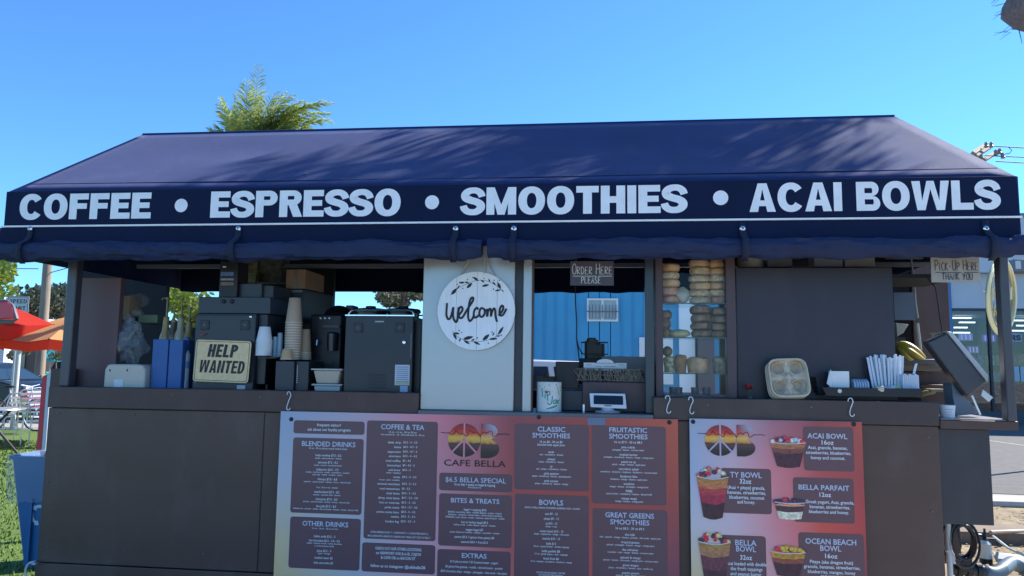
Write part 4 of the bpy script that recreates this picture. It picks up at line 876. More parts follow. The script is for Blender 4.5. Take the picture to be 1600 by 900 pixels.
p=at(497,540,.33); MB().tube([(p.x,.33,p.z+.03),(p.x,.31,p.z+.03),(p.x,.305,p.z)],.006,8).build('spout',chrome,t)
for px,py in((316,560),(316,575),(316,590)):
    bx(px-12,py,px-9,py+9,.127,.003).build('hinge',M('hinge_grey',(.10,.10,.11),.4,metal=.6),f1)
# food tubs
def tub(px0,py0,px1,py1,Y,mat,label,z0=None):
    x0,x1,a,b=rect(px0,py0,px1,py1,Y); a=z0 if z0 is not None else a; t=thing('food_tub',label,'tub',((x0+x1)/2,Y+.07,a),'deli tubs on the ledge')
    i=(x1-x0)*.10; m=MB(); m.add([(x0+i*1.5,Y+.015,a),(x1-i*1.5,Y+.015,a),(x1-i*1.5,Y+.135,a),(x0+i*1.5,Y+.135,a),(x0+i*.6,Y,b-.01),(x1-i*.6,Y,b-.01),(x1-i*.6,Y+.15,b-.01),(x0+i*.6,Y+.15,b-.01)],[(0,3,2,1),(4,5,6,7),(0,1,5,4),(1,2,6,5),(2,3,7,6),(3,0,4,7)]); m.build('body',mat,t,bevel=.008)
    MB().box(x0,x1,Y-.008,Y+.158,b-.009,b).build('lid',M('tub_lid',(.50,.48,.44),.35),t,bevel=.003); return b
b=tub(487,600,534,614,.1,M('tub_clear',(.42,.47,.46),.3),'lower pale clear food tub beside the wide black brewer',ZT)
tub(486,576,534,599,.1,M('tub_oat',(.50,.42,.33),.5),'upper oat coloured food tub with its lid on',b+.001)
# wide black brewer
f2=T('drink_dispenser','wide black countertop drink dispenser with chrome rail and two round lids','dispenser',592,.1)
x0,x1,z0,z1=rect(538,494,645,616,.1); MB().box(x0,x1,.1,.55,ZT,z1).build('cabinet',M('black_cabinet',(.012,.017,.028),.34,var=.15,vs=3,bump=.04,bs=90),f2,bevel=.005)
x2,x3,_,_=rect(646,494,656,616,.14); MB().box(x1+.001,x3,.14,.55,ZT,z1-.02).build('side_cover',blackp,f2)
MB().box(x0-.002,x1+.003,.095,.108,z1+.001,z1+.007).build('chrome_edge',chrome,f2)
hy=.032
MB().tube([(x0+.008,.13,z1),(x0+.008,.13,z1+hy*.5),(x0+.02,.13,z1+hy),(x0+.05,.13,z1+hy+.006),(x1-.05,.13,z1+hy+.006),(x1-.02,.13,z1+hy),(x1-.008,.13,z1+hy*.5),(x1-.008,.13,z1)],.0045,8).build('rail',chrome,f2)
MB().tube([(x0+.008,.5,z1),(x0+.02,.5,z1+hy),(x1-.02,.5,z1+hy),(x1-.008,.5,z1)],.0045,8).build('rail',chrome,f2)
for a_,b_ in((553,606),(604,657)):
    p=at((a_+b_)/2,480,.32); r=(at(b_,480,.32).x-at(a_,480,.32).x)/2
    l=MB().lathe((p.x,.32,z1),[(r*.9,.0),(r*.92,.03),(r,.034),(r,.046),(r*.93,.055),(r*.3,.062),(r*.28,.072),(r*.1,.074)],28).build('hopper_lid',M('lid_black',(.03,.032,.036),.25,spec=.6),f2)
fan(f2,560,512,.099,.026); fan(f2,625,512,.099,.026)
bx(586,501.5,600,503.5,.0985,.001).build('maker_plate',M('plate_grey',(.4,.4,.42),.4),f2)
p=at(632,535,.098); MB().lathe((p.x,.1,p.z),[(.011,0),(.012,-.005),(.009,-.012),(.004,-.013)],18,'y').build('knob',chrome,f2)
s_=bx(617,570,640,602,.098,.0015).build('warning_label',M('label_white',(.55,.6,.66),.6),f2)
for k in range(8): bx(619,573+3.2*k,638,574.2+3.2*k,.0972,.0006).build('print_line',M('label_print',(.2,.25,.38),.6),s_)
bx(618,597,639,601,.0974,.0006).build('print_band',M('yellow_band',(.5,.48,.25),.6),s_)
s_=bx(625,603,637,614,.098,.0015).build('warning_label',M('label_blue',(.35,.45,.6),.6),f2)
for k in range(6): bx(575,585+4*k,603,586.4+4*k,.0975,.0025).build('vent_slot',ink,f2)
bx(641,520,643.5,560,.094,.006).build('door_handle',M('hinge_grey'),f2)
# ================================================================== SERVING WINDOW
zs=ZC+.001
t=thing('tip_jar','white tin tip jar hand lettered in green with a red dot','tip jar',(at(858,640,.04).x,.04,zs))
x0,x1,_,z1=rect(838,597,877,643,.04); r=(x1-x0)/2; cxj=(x0+x1)/2; cyj=.06
MB().lathe((cxj,cyj,zs),[(r*.98,0),(r,.004),(r,z1-zs-.004),(r*1.02,z1-zs-.002),(r*1.02,z1-zs),(r*.96,z1-zs),(r*.94,z1-zs-.02)],32).build('tin',M('tin_white',(.60,.66,.66),.4,var=.06,vs=14),t)
zj=lambda x,y:at(640+x/3.3333,390+y/3.3333,cyj-r)
def onjar(m):
    for v in m.v:
        d=v.x-cxj; d=max(-r*.97,min(r*.97,d)); v.y=cyj-math.sqrt(r*r-d*d)-.0008+(v.y-(cyj-r))
    return m
gm=M('green_marker',(.01,.28,.22),.5)
m=MB()
for st in ([(668,724),(704,714)],[(686,722),(692,768)],[(708,752),(706,776)],[(718,742),(724,788)],[(718,746),(732,738),(736,752),(722,762)],[(752,762),(746,800),(728,806),(722,796)],[(772,782),(758,790),(760,804),(772,798),(774,782),(776,804)],[(782,784),(784,806)],[(784,792),(792,782)],[(716,830),(745,822),(780,812),(760,822),(730,828)]):
    st=[(722+(x-726)*.86,y) for x,y in st]
    if len(st)>2: st=smoothpath(st,3)
    ribbon(m,[(zj(x,y).x,zj(x,y).z) for x,y in st],.0052,cyj-r)
onjar(m).build('lettering',gm,t,smooth=False)
m=MB(); 
for st in ([(754,722),(790,738)],[(766,710),(778,760)],[(788,716),(756,752)],[(744,738),(794,732)]): ribbon(m,[(zj(x,y).x,zj(x,y).z) for x,y in st],.003,cyj-r)
for x,y in((676,712),(728,706),(764,704)): p=zj(x,y); ribbon(m,[(p.x-.003,p.z),(p.x+.003,p.z+.002)],.005,cyj-r)
onjar(m).build('star_mark',M('yellow_green',(.25,.35,.08),.5),t,smooth=False)
p=zj(712,742); m=MB(); m.flat([(p.x+.008*math.cos(i*.628),p.z+.007*math.sin(i*.628)) for i in range(10)],cyj-r-.001); m.flatonly=True; onjar(m).build('red_dot',M('red_mark',(.35,.02,.05),.5),t,smooth=False)
# clipboard
t=thing('clipboard','brown clipboard with black clip leaning behind the tip jar','clipboard',(at(852,590,.2).x,.2,zs))
x0,x1,_,z1=rect(838,588,871,600,.2); m=MB().obox(((x0+x1)/2,.2+.03,(z1+zs)/2),((x1-x0)/2,0,0),(0,.003,0),(0,.028,(z1-zs)/2)); m.build('board',M('hardboard',(.16,.10,.06),.6,var=.15,vs=20),t)
p=at(853,586,.24); MB().prism([(p.x-.016,z1-.006),(p.x+.016,z1-.006),(p.x+.007,z1+.012),(p.x+.004,z1+.02),(p.x-.004,z1+.02),(p.x-.007,z1+.012)],.245,.255).build('clip',blackp,t,bevel=.001)
# monitor (back of screen), base, cable
t=thing('screen_back','black till monitor seen from behind, right of the tip jar','monitor',(at(886,610,.2).x,.2,zs))
x0,x1,z0,z1=rect(868,565,905,608,.2); MB().box(x0,x1,.2,.225,z0-.002,z1).build('screen',blackp,t,bevel=.004)
x0b,x1b,_,_=rect(877,608,912,640,.16); MB().box(x0b,x1b,.16,.35,zs,z0-.004).build('base',M('navy_box',(.02,.03,.05),.4),t,bevel=.004)
t=thing('power_cable','thin black cable hanging down through the serving window','cable',(at(900,560,.6).x,.6,1.4))
m=MB().tube([at(x,y,.6) for x,y in((898,404),(899,440),(899,470),(901,500),(901,530),(905,560),(907,575))],.0035,6); m.build('cord',blackp,t)
MB().tube([at(x,y,.6) for x,y in((901,530),(905,545),(910,552))],.0035,6).build('cord',blackp,t)
# wire basket with packs
t=thing('wire_basket','black wire basket holding stacked black lids, in the serving window','basket',(at(930,560,.5).x,.5,1.4))
x0,x1,z0,z1=rect(908,534,950,572,.5); m=MB()
for z in(z0,z0+(z1-z0)*.5,z1-.002): m.tube([(x0,.5,z),(x1,.5,z),(x1,.62,z),(x0,.62,z),(x0,.5,z)],.0025,6)
for i in range(8): x=x0+(x1-x0)*i/7; m.tube([(x,.5,z0),(x,.5,z1)],.0016,5)
m.build('wire_frame',blackm,t)
rnd=random.Random(4)
for k in range(7): MB().lathe((x0+.04+ (x1-x0-.08)*k/6,.56,z0+.01),[(.022,0),(.022,(z1-z0)*.95+.02*math.sin(k*.9)),(.018,(z1-z0)*.97+.02*math.sin(k*.9))],14).build('lid_stack',M('lid_dark',(.02,.022,.025),.35,var=.4,vs=30),t)
bx(905,560,950,600,.52,.16).build('base_box',blackp,t,bevel=.004)
# grey panel (white monitor)
t=thing('grey_screen','pale grey flat screen back at the right of the serving window','monitor',(at(965,575,.45).x,.45,1.3))
x0,x1,z0,z1=rect(932,557,1009,592,.45); m=MB(); m.prism([(x0,z0),(x1,z0),(x1,z1),(x0+.03,z1)],.45,.475); m.build('screen',M('grey_plastic',S(115,128,140),.4,var=.05,vs=4),t,bevel=.004)
bx(975,592,990,606,.47,.03).build('stand',blackp,t)
# till box with basket and card sign
t=thing('till_box','dark brown till box under the twig basket','till',(at(965,640,.12).x,.12,zs))
x0,x1,_,z1=rect(910,597,1019,640,.12); MB().box(x0,x1,.12,.42,zs,z1).build('body',M('till_brown',S(64,58,70),.5,var=.1,vs=6),t,bevel=.004)
for px in(912,1016): bx(px-1.5,632,px+1.5,642,.115,.004,z0=zs).build('bracket',alu,t)
tw=thing('twig_basket','long shallow basket woven of pale twigs on the till box','basket',((x0+x1)/2,.2,z1+.001))
xa,xb=at(902,590,.14).x,at(1022,590,.14).x; zt=at(960,577,.14).z
m=MB().box(xa+.02,xb-.02,.16,.30,z1+.001,z1+.006); m.build('liner',M('dark_liner',(.03,.02,.02),.9),tw)
MB().box(xa+.02,xb-.02,.163,.168,z1+.006,zt-.008).build('liner',mats['dark_liner'],tw)
m=MB(); rnd=random.Random(3)
for k in range(130):
    x=xa+(xb-xa)*rnd.random(); x2=x+rnd.uniform(-.035,.035); y=rnd.uniform(.135,.158)
    m.tube([(x,y,z1+.002),((x+x2)/2+rnd.uniform(-.008,.008),y-.004,(z1+zt)/2),(x2,y,zt+rnd.uniform(-.006,.006))],.0015+rnd.random()*.0012,4)
for z in(z1+.008,(z1+zt)/2,zt): m.tube([(xa-.002,.147,z),(xa+(xb-xa)*.3,.142,z+.003),(xa+(xb-xa)*.7,.142,z-.002),(xb+.002,.147,z)],.0028,6)
for z in(z1+.01,zt): m.tube([(xa,.147,z),(xa,.30,z)],.003,5); m.tube([(xb,.147,z),(xb,.30,z)],.003,5)
o=m.build('twig',M('pale_twig',(.30,.27,.22),.7,c2=(.12,.10,.08),vs=60),tw,kind='stuff')
cs=thing('card_sign','white arched card sign standing in the twig basket','sign',(at(945,577,.19).x,.19,z1+.006))
xl,xr,z0,_=rect(912,566,979,578,.19); zA=at(945,561,.19).z; zB=at(945,567,.19).z
arc=[((xl+xr)/2+(xr-xl)*.20*math.cos(R(a)),zB+(zA-zB)*math.sin(R(a))) for a in range(0,181,20)]
MB().prism([(xl,z0-.02),(xr,z0-.02),(xr,zB)]+arc+[(xl,zB)],.19,.194).build('card',paper,cs)
m=MB(); 
for x0_,x1_,y in((930,962,567.5),(930,940,572.5),(944,962,572.5),(916,924,570),(966,976,570)):
    a=at(x0_,y,.189); b_=at(x1_,y,.189); n=int((x1_-x0_)*.7)
    ribbon(m,[(a.x+(b_.x-a.x)*i/n,a.z+.0035*math.sin(i*1.9)) for i in range(n+1)],.0018,.1885)
m.build('lettering',mats['dark_marker'],cs,smooth=False)
# tablet terminal
t=thing('payment_terminal','white framed payment screen standing on the serving counter','payment screen',(at(950,642,.03).x,.05,zs))
xa,xb,z0,z1=rect(921,615,979,637,.03)
m=MB().add([(xa+.006,.02,z0+.003),(xb-.0,.02,z0-.003),(xb-.006,.05,z1),(xa,.05,z1),(xa+.006,.032,z0),(xb,.032,z0-.006),(xb-.006,.062,z1),(xa,.062,z1)],[(0,1,2,3),(4,7,6,5),(0,4,5,1),(1,5,6,2),(2,6,7,3),(3,7,4,0)]); m.build('bezel',white,t,bevel=.003)
i=.018; w0=xa+i+.004; w1=xb-i; 
f_=lambda u,v:(w0+(w1-w0)*u,.0185+ (.03)*(.2+.66*v),z0+(z1-z0)*(.24+.62*v)-.001*u)
m=MB().add([f_(0,0),f_(1,0),f_(1,1),f_(0,1)],[(0,1,2,3)]); m.flatonly=True; 
for v in m.v: v.y-=.0015
m.build('glass_screen',M('black_glass',(.01,.012,.018),.12,spec=.7),t,smooth=False)
MB().box((xa+xb)/2-.018,(xa+xb)/2+.018,.0195,.024,z0+.008,z0+.012).build('card_slot',ink,t)
MB().lathe(((xa+xb)/2,.06,zs),[(.065,0),(.068,.004),(.06,.009),(.035,.012),(.03,z0-zs+.012)],28).build('base',M('grey_base',(.45,.47,.5),.4),t)
# ================================================================== BAGEL CASE
case=thing('bagel_case','glass fronted display case stacked with bagels, loaves and muffins','display case',(at(1086,617,.1).x,.1,ZC))
YC=.08; xl,_,_,_=rect(1024,500,1036,510,YC); x1,x2,_,_=rect(1036,500,1135,510,YC); _,xr,_,_=rect(1135,500,1150,510,YC)
frm=M('case_brown',S(66,62,74),.45,var=.1,vs=4); zt=2.235
MB().box(xl,x1,YC,YC+.05,ZC,zt).build('frame_post',frm,case,bevel=.003); MB().box(x2,xr,YC,YC+.05,ZC,zt).build('frame_post',frm,case,bevel=.003)
MB().box(xl,x1-.01,YC+.28,YC+.32,ZC,zt).build('frame_post',frm,case); MB().box(x2+.01,xr,YC+.28,YC+.32,ZC,zt).build('frame_post',frm,case)
MB().box(x1,x2,YC+.01,YC+.3,ZL-.02,at(1086,617,YC).z).build('case_floor',frm,case)
sz=[at(1086,y,YC+.01).z for y in(473,527,583)]
shm=glass('shelf_glass',(.86,.93,.93),.06,.1)
for z in sz: 
    MB().box(x1,x2,YC+.012,YC+.28,z-.005,z).build('shelf',shm,case); MB().box(x1,x2,YC+.008,YC+.012,z-.006,z).build('shelf_edge',M('shelf_edge',(.05,.07,.08),.3),case)
MB().box(x1+.001,x2-.001,YC+.002,YC+.005,ZL-.02,zt).build('glass_front',glass('case_glass',(.96,.98,.98),.012,.03),case)
bgm=[M('bagel_%d'%i,c_,.55,c2=c2_,vs=v_,bump=.3,bs=60) for i,(c_,c2_,v_) in enumerate((((.72,.46,.24),(.46,.25,.11),14),((.78,.62,.40),(.36,.22,.11),50),((.62,.36,.24),(.34,.11,.06),20),((.34,.20,.12),(.10,.06,.04),35)))]
def bagel(px,z,Y,r,h,mi,label,grp,seed):
    rnd=random.Random(seed); p=at(px,500,Y); m=MB(); c=Vector((p.x,Y,z+h/2)); n,k=26,10
    for i in range(n):
        t=2*math.pi*i/n
        for j in range(k):
            u=2*math.pi*j/k; rr=r*.6+r*.42*math.cos(u); q=1+noise.noise(Vector((math.cos(t)*2,math.sin(t)*2,seed)))*.10
            m.v.append(c+Vector((rr*math.cos(t)*q,rr*math.sin(t)*q,h*.53*math.copysign(abs(math.sin(u))**.85,math.sin(u))*q)))
    for i in range(n):
        for j in range(k): m.f.append((i*k+j,i*k+(j+1)%k,((i+1)%n)*k+(j+1)%k,((i+1)%n)*k+j))
    o=m.build('bagel',bgm[mi],smooth=True); tag(o,label,'bagel',grp); o.rotation_euler=(rnd.uniform(-.07,.07),rnd.uniform(-.06,.06),rnd.uniform(0,6)); return o
def stack(px,z0,ys,Y,r,kinds,desc,grp,s0):
    n=len(ys); ztop=[at(px,y,Y).z for y in ys]; zb=z0
    for i,z in enumerate(ztop):       # ys from lowest to top
        h=z-zb; lb='%s bagel from the bottom of %s'%(ORD[i],desc)
        bagel(px+(-1)**i*.5,zb,Y+(.004 if i%2 else 0),r,h,kinds[i%len(kinds)],lb,grp,s0+i); zb=z
Yb=.17
stack(1046,sz[0],(463,449,437,425,412),Yb,.056,[2,2,0,1,0],'the left stack on the top shelf','bagels on the top shelf',10)
stack(1094,sz[0],(464,453,441,430,418,406),Yb,.056,[1,1,0,1,1,0],'the middle stack on the top shelf','bagels on the top shelf',20)
stack(1122,sz[0],(463,452,441,430,419,406),Yb,.046,[2,1,0,1,0,0],'the right stack on the top shelf','bagels on the top shelf',30)
stack(1036,sz[1],(514,499,485),Yb+.02,.045,[3,3,3],'the half hidden stack on the middle shelf','bagels on the middle shelf',40)
stack(1095,sz[1],(516,504,491,478),Yb,.056,[3,3,3,3],'the dark middle stack on the middle shelf','bagels on the middle shelf',50)
stack(1124,sz[1],(517,505,493,481),Yb,.050,[3,3,3,3],'the dark right stack on the middle shelf','bagels on the middle shelf',60)
p=at(1065,460,Yb); m=MB().ball((p.x,Yb,sz[0]+.046),.044,.035,.044,18,10,jit=.2,seed=2); tag(m.build('wrapped_roll',M('cling_wrapped',(.55,.52,.42),.25,c2=(.4,.38,.33),vs=14,spec=.8)),'pale roll in cling wrap standing between bagel stacks','roll')
p=at(1062,521,Yb); m=MB().ball((p.x,Yb,sz[1]+.022),.056,.04,.023,18,8,jit=.15,seed=5); tag(m.build('bread_roll',M('pale_roll',(.55,.45,.25),.5,var=.12,vs=14)),'pale flat bread roll alone on the middle shelf','roll')
# third shelf bakes
def bake(px0,py0,px1,py1,mi,label,seed,nm='muffin_loaf',cat='loaf'):
    x0,x1_,a,b=rect(px0,py0,px1,583,Yb); a=sz[2]+.001; m=MB(); n=14; prof=[(.88,0),(.95,.4),(1.0,.72),(.97,.86),(.75,.97),(.2,1.0)]
    m.lathe(((x0+x1_)/2,Yb,a),[((x1_-x0)/2*r_,(b-a)*h_) for r_,h_ in prof],18)
    for v in m.v: v+=Vector((noise.noise(v*30),noise.noise(v*28+Vector((3,0,0))),noise.noise(v*30+Vector((0,5,0)))*.7))*.005
    tag(m.build(nm,mi),label,cat,'bakes on the lower shelf')
bake(1037,556,1054,583,M('choc_chip_cream',(.62,.55,.32),.6,c2=(.05,.03,.02),vs=48),'cream coloured chocolate chip loaf at the left end of the lower shelf',1)
bake(1054,554,1073,583,M('brown_loaf',(.32,.17,.09),.7,var=.3,vs=30),'plain brown loaf slice second from left on the lower shelf',2)
bake(1073,557,1108,583,M('crumb_muffin',(.46,.28,.17),.7,var=.35,vs=22),'wide wrapped crumb muffin in the middle of the lower shelf',3)
bake(1113,557,1139,583,M('marble_cake',(.40,.32,.24),.6,c2=(.04,.03,.03),vs=26),'dark marbled cake at the right end of the lower shelf',4)
x0,x1_,_,_=rect(1037,540,1050,556,Yb); tag(MB().ball(((x0+x1_)/2,Yb+.02,at(1044,549,Yb).z),.027,.025,.028,14,8,jit=.15).build('muffin',bgm[3]),'small brown muffin sitting on the chip loaf','muffin')
# cups at case bottom
for i,px in enumerate((1052,1060,1086,1104)):
    p=at(px,610,Yb+.05); tag(MB().lathe((p.x,Yb+.05,ZL-.01),[(.018,0),(.022,.055),(.020,.056),(.017,.004)],16).build('small_glass',M('grey_glass',(.10,.14,.17),.2)),'%s small dark glass from the left on the case floor'%ORD[i],'glass','small glasses on the case floor')
# ================================================================== RIGHT LEDGE
fl=thing('red_flower','red carnation in a thin green holder on the ledge beside the case','flower',(at(1171,620,.06).x,.06,ZC+.01))
p=at(1170,607,.06); m=MB(); rnd=random.Random(8)
for k in range(60):
    a=rnd.uniform(0,6.28); e=rnd.uniform(-.3,1.4); d=Vector((math.cos(a)*math.cos(e),math.sin(a)*math.cos(e),math.sin(e))); s_=Vector((-d.y,d.x,.2)).normalized(); o_=Vector((p.x,.06,p.z)); L=rnd.uniform(.016,.025)
    m.add([o_,o_+d*L*.8-s_*.007,o_+d*L,o_+d*L*.8+s_*.007],[(0,1,2,3)])
m.flatonly=True; m.build('petals',M('red_petal',(.5,.03,.03),.6,var=.3,vs=60),fl,smooth=False)
MB().tube([(p.x,.06,p.z),(p.x+.006,.06,ZC+.02)],.003,6).build('stem',M('stem_green',(.03,.07,.03),.6),fl)
MB().lathe((p.x+.007,.06,ZC+.01),[(.014,0),(.016,.085),(.012,.086)],14).build('holder',M('holder_glass',(.03,.06,.06),.2),fl)
# carriers
pulp=M('pulp',(.60,.50,.37),.95,var=.1,vs=20,bump=.4,bs=150)
def carrier(off,label,full):
    q=[at(1200,564,.02),at(1256,563,.02),at(1270,615,.02),at(1207,617,.02)]
    t=thing('cup_carrier',label,'cup carrier',(at(1232,622,.02).x,.03,ZL),'pulp cup carriers leaning on the ledge'); c=sum((Vector((v.x,v.y,v.z)) for v in q),Vector())/4+Vector((.012*off*-.25,.022*off,-.008*off))
    ax=(q[1]-q[0]+q[2]-q[3]).normalized(); tl=Vector((.0,.35,1)).normalized(); az=(tl-ax*tl.dot(ax)).normalized(); ay=ax.cross(az); hw_=(q[1]-q[0]).length*.5+.005; hz=(q[0]-q[3]).length*.5+.012
    N=36; m=MB()
    def sup(u,v):
        return (abs(u)**5+abs(v)**5)
    def depth(u,v):
        e=sup(u,v)
        if e>.80: return 0
        d=.022
        for su in(-1,1):
            for sv in(-1,1):
                r_=math.hypot(u-su*.48,v-sv*.48)
                if r_<.30: d+= .034*min(1,(.30-r_)/.10)
                elif r_<.40: d-=.012*(1-abs(r_-.35)/.05)
        if math.hypot(u,v)<.2: d-=.012
        if abs(u)<.09 or abs(v)<.09: d-=.006
        return d*min(1,(.80-e)/.15)
    for j in range(N+1):
        for i in range(N+1):
            u,v=-1+2*i/N,-1+2*j/N
            k=max(abs(u),abs(v)); e=(abs(u)**5+abs(v)**5)**.2 if k>0 else 1
            s_=k/e if e>0 else 1; uu,vv=u*s_,v*s_
            m.v.append(c+ax*uu*hw_+az*vv*hz-ay*(-1)*depth(u,v) if False else c+ax*uu*hw_+az*vv*hz+Vector((0,1,0))*depth(uu,vv))
    for j in range(N):
        for i in range(N): a=j*(N+1)+i; m.f.append((a,a+1,a+N+2,a+N+1))
    # outer skirt
    ring=[i for i in range(N+1)]+[(j)*(N+1)+N for j in range(1,N+1)]+[N*(N+1)+i for i in range(N-1,-1,-1)]+[j*(N+1) for j in range(N-1,0,-1)]
    b0=len(m.v); 
    for k in ring: d=m.v[k]-c; m.v.append(c+d*.93+Vector((0,.04,0)))
    for k in range(len(ring)): k2=(k+1)%len(ring); m.f.append((ring[k],b0+k,b0+k2,ring[k2]))
    m.flatonly=False; m.build('tray',pulp,t)
    m=MB(); P=[c+(m_-c)*1.0 for m_ in []]
    ringp=[]; 
    for k in range(40):
        a=2*math.pi*k/40; ca,sa=math.cos(a),math.sin(a); uu=math.copysign(abs(ca)**.4,ca); vv=math.copysign(abs(sa)**.4,sa); ringp.append(c+ax*uu*hw_+az*vv*hz)
    m.tube(ringp+[ringp[0]],.005,6); m.build('rim',pulp,t)
carrier(0,'front pulp four-cup carrier with its sockets showing',1); carrier(1,'second pulp cup carrier, directly behind the front one',0); carrier(2,'rearmost pulp cup carrier in the leaning stack',0)
# black tray with straws
tr=thing('black_tray','long black tray holding napkins, lids and straws on the right ledge','tray',(at(1360,622,.0).x,.03,ZL))
x0,x1_,z0,z1=rect(1283,606,1438,620,.0); zf=z0+.002
MB().prism([(x0+.02,zf),(x1_,zf),(x1_,z1),(x0,z1)],-.02,-.014).build('front_wall',blackp,tr,bevel=.001); MB().box(x0+.01,x1_,-.014,.16,zf,zf+.004).build('floor',blackp,tr); MB().box(x0,x1_,.16,.166,zf,z1+.02).build('back_wall',blackp,tr); MB().box(x1_-.004,x1_,-.014,.16,zf,z1).build('end_wall',blackp,tr)
MB().prism([(x0,zf+.01),(x0+.02,zf+.01),(x0+.01,z1+.05),(x0-.03,z1+.05)],.12,.16).build('end_wall',blackp,tr)
p=at(1312,611,-.02); MB().lathe((p.x,-.02,p.z),[(.010,0),(.010,-.0015)],12,'y').build('round_sticker',M('sticker_white',(.6,.6,.6),.5),tr)
t=thing('napkin_box','white paper napkin holder standing in the black tray','napkins',(at(1312,605,.03).x,.03,zf+.004))
x0,x1_,z0,z1=rect(1298,580,1328,606,.02)
for k in range(7): MB().box(x0+.002*k,x1_-.003+.002*(k%3),.02+.011*k,.029+.011*k,zf+.005,z1-.004*(k%3)).build('napkin',paper,t)
m=MB().add([(x0-.02,.02,z0+.02),(x0+.004,.015,z0),(x0+.002,.018,z1+.01),(x0-.008,.025,z1-.015)],[(0,1,2,3)]); m.flatonly=True; m.build('loose_napkin',paper,t,smooth=False)
t=thing('lid_stack','translucent stack of cup lids lying beside the napkins','lids',(at(1341,605,.03).x,.04,zf+.004))
for k in range(6): a=at(1332+4*k,594,.06); m=MB().lathe((a.x,.06,zf+.045),[(.038,-.002),(.040,.002),(.034,.008)],20,'x'); m.build('lid',M('frosted_lid',(.50,.60,.72),.3),t)
rnd=random.Random(5)
for k in range(28):
    u=k/27; b=at(1366+u*42,606,.05+.02*(k%3)); a=at(1355+u*56+rnd.uniform(-1.5,1.5),556+rnd.uniform(-3,4),.05+.02*(k%3)+.03)
    p0=Vector((b.x,b.y,zf+.006)); p1=Vector((a.x,a.y,a.z)); d=(p1-p0).normalized(); s_=Vector((d.z,0,-d.x)).normalized()*.0052
    m=MB().obox((p0+p1)/2,s_,(0,.0028,0),(p1-p0)/2); tag(m.build('paper_straw',M('straw_sleeve',(.62,.68,.74),.6,var=.06,vs=60),bevel=.001),'white paper wrapped straw in the upright bundle on the black tray','straw','wrapped straws in the black tray')
sl_=thing('sleeve_box','clear box of short white paper packets at the right end of the tray','packets',(at(1420,605,.03).x,.03,zf+.004))
for k in range(8): a=at(1411+3.2*k,600,.03); z1=at(1400,585+rnd.uniform(-1,1),.03).z; MB().box(a.x-.004,a.x+.004,.02,.09,zf+.005,z1).build('packet',M('packet_white',(.55,.62,.70),.6),sl_)
a=at(1426,598,.04);b=at(1433,568,.04); tag(MB().obox((a+b)/2+Vector((0,.01,0)),(.006,0,.001),(0,.001,0),(b-a)/2).build('paper_straw',mats['straw_sleeve']),'single white straw leaning out beside the short packets','straw')
rn2=random.Random(12)
for k in range(5):
    c=at(1372+k*8,603-rn2.random()*4,.0); tag(MB().obox((c.x,.0+.005*k,zf+.03+.003*k),(.016,0,.006),(0,.001,.001),(-.003,.002,.011)).build('sugar_packet',M('sugar_%d'%k,[(.55,.6,.65),(.5,.35,.45),(.35,.45,.6),(.6,.6,.6),(.45,.5,.3)][k],.6)),['white','pink','blue','pale grey','lime'][k]+' sugar packet lying at the foot of the straws','packet')
crumple('crumpled_wrapper',1376,607,-.0,.024,.016,M('cream_paper',(.50,.49,.38),.8),4,'crumpled cream wrapper over the tray front edge','wrapper',ry=.02)
# boxes above the shutter
zsft=at(1270,417,.2).z
for i,(a_,b_,cc,lb,rd_) in enumerate(((1156,1197,(.34,.33,.26),'round beige tin above the left end of the sliding shutter',1),(1199,1238,(.10,.11,.10),'dark olive container above the sliding shutter',0),(1272,1317,(.16,.18,.20),'grey box above the middle of the sliding shutter',0),(1320,1367,(.22,.21,.19),'taupe box above the right end of the sliding shutter',0))):
    x0,x1_,_,z1=rect(a_,398,b_,417,.2)
    m=MB().lathe(((x0+x1_)/2,.27,zsft+.0),[((x1_-x0)/2,0),((x1_-x0)/2,.11),((x1_-x0)/2*.98,.115)],28) if rd_ else MB().box(x0,x1_,.2,.32,zsft,zsft+.12)
    tag(m.build('storage_tin' if rd_ else 'storage_box',M('store_%d'%i,cc,.5,var=.1,vs=8),bevel=.004),lb,'container')
# interior right corner
xw0,_,_,_=rect(1394,500,1440,540,.9); xw1=at(1440,500,.9).x
t=thing('prep_shelf','dark stepped prep shelf holding bananas behind the sliding shutter','shelf',(at(1440,575,.45).x,.5,ZC))
bx(1400,561,1465,569,.45,.35).build('shelf_board',M('grey_board',(.12,.12,.12),.4),t,bevel=.003); bx(1410,569,1470,580,.47,.3).build('rail',M('wood_rail',(.20,.15,.10),.7,var=.2,vs=10,stretch=(1,6,6)),t)
bx(1400,581,1452,600,.5,.3).build('box_low',brown2,t); bx(1440,576,1485,600,.55,.3).build('box_low',brown2,t,bevel=.003); bx(1438,601,1487,622,.42,.3,z0=ZC-.02).build('box_low',brown2,t,bevel=.004)
bx(1455,608,1480,612,.3,.1).build('board',M('tan_board',(.4,.34,.25),.6),t)
def banana(pts,Y,r,label,ripe=True,nm='banana'):
    P=[at(x,y,Y+dy) for x,y,dy in pts]; P3=[]
    for i in range(len(P)-1):
        for k in range(5):
            t_=k/5; a=P[max(i-1,0)];b=P[i];c_=P[i+1];d_=P[min(i+2,len(P)-1)]
            P3.append(.5*((2*b)+(-a+c_)*t_+(2*a-5*b+4*c_-d_)*t_*t_+(-a+3*b-3*c_+d_)*t_**3))
    P3.append(P[-1]); n=len(P3); rs=[r*max(.22,math.sin(math.pi*min(.97,max(.04,(i/(n-1)))))**.5) for i in range(n)]
    tag(MB().tube(P3,rs,8).build(nm,M('banana_yellow',(.55,.40,.05),.45,c2=(.40,.28,.04),vs=14) if ripe else M('banana_dull',(.30,.24,.10),.5,var=.2,vs=20)),label,'banana','bananas')
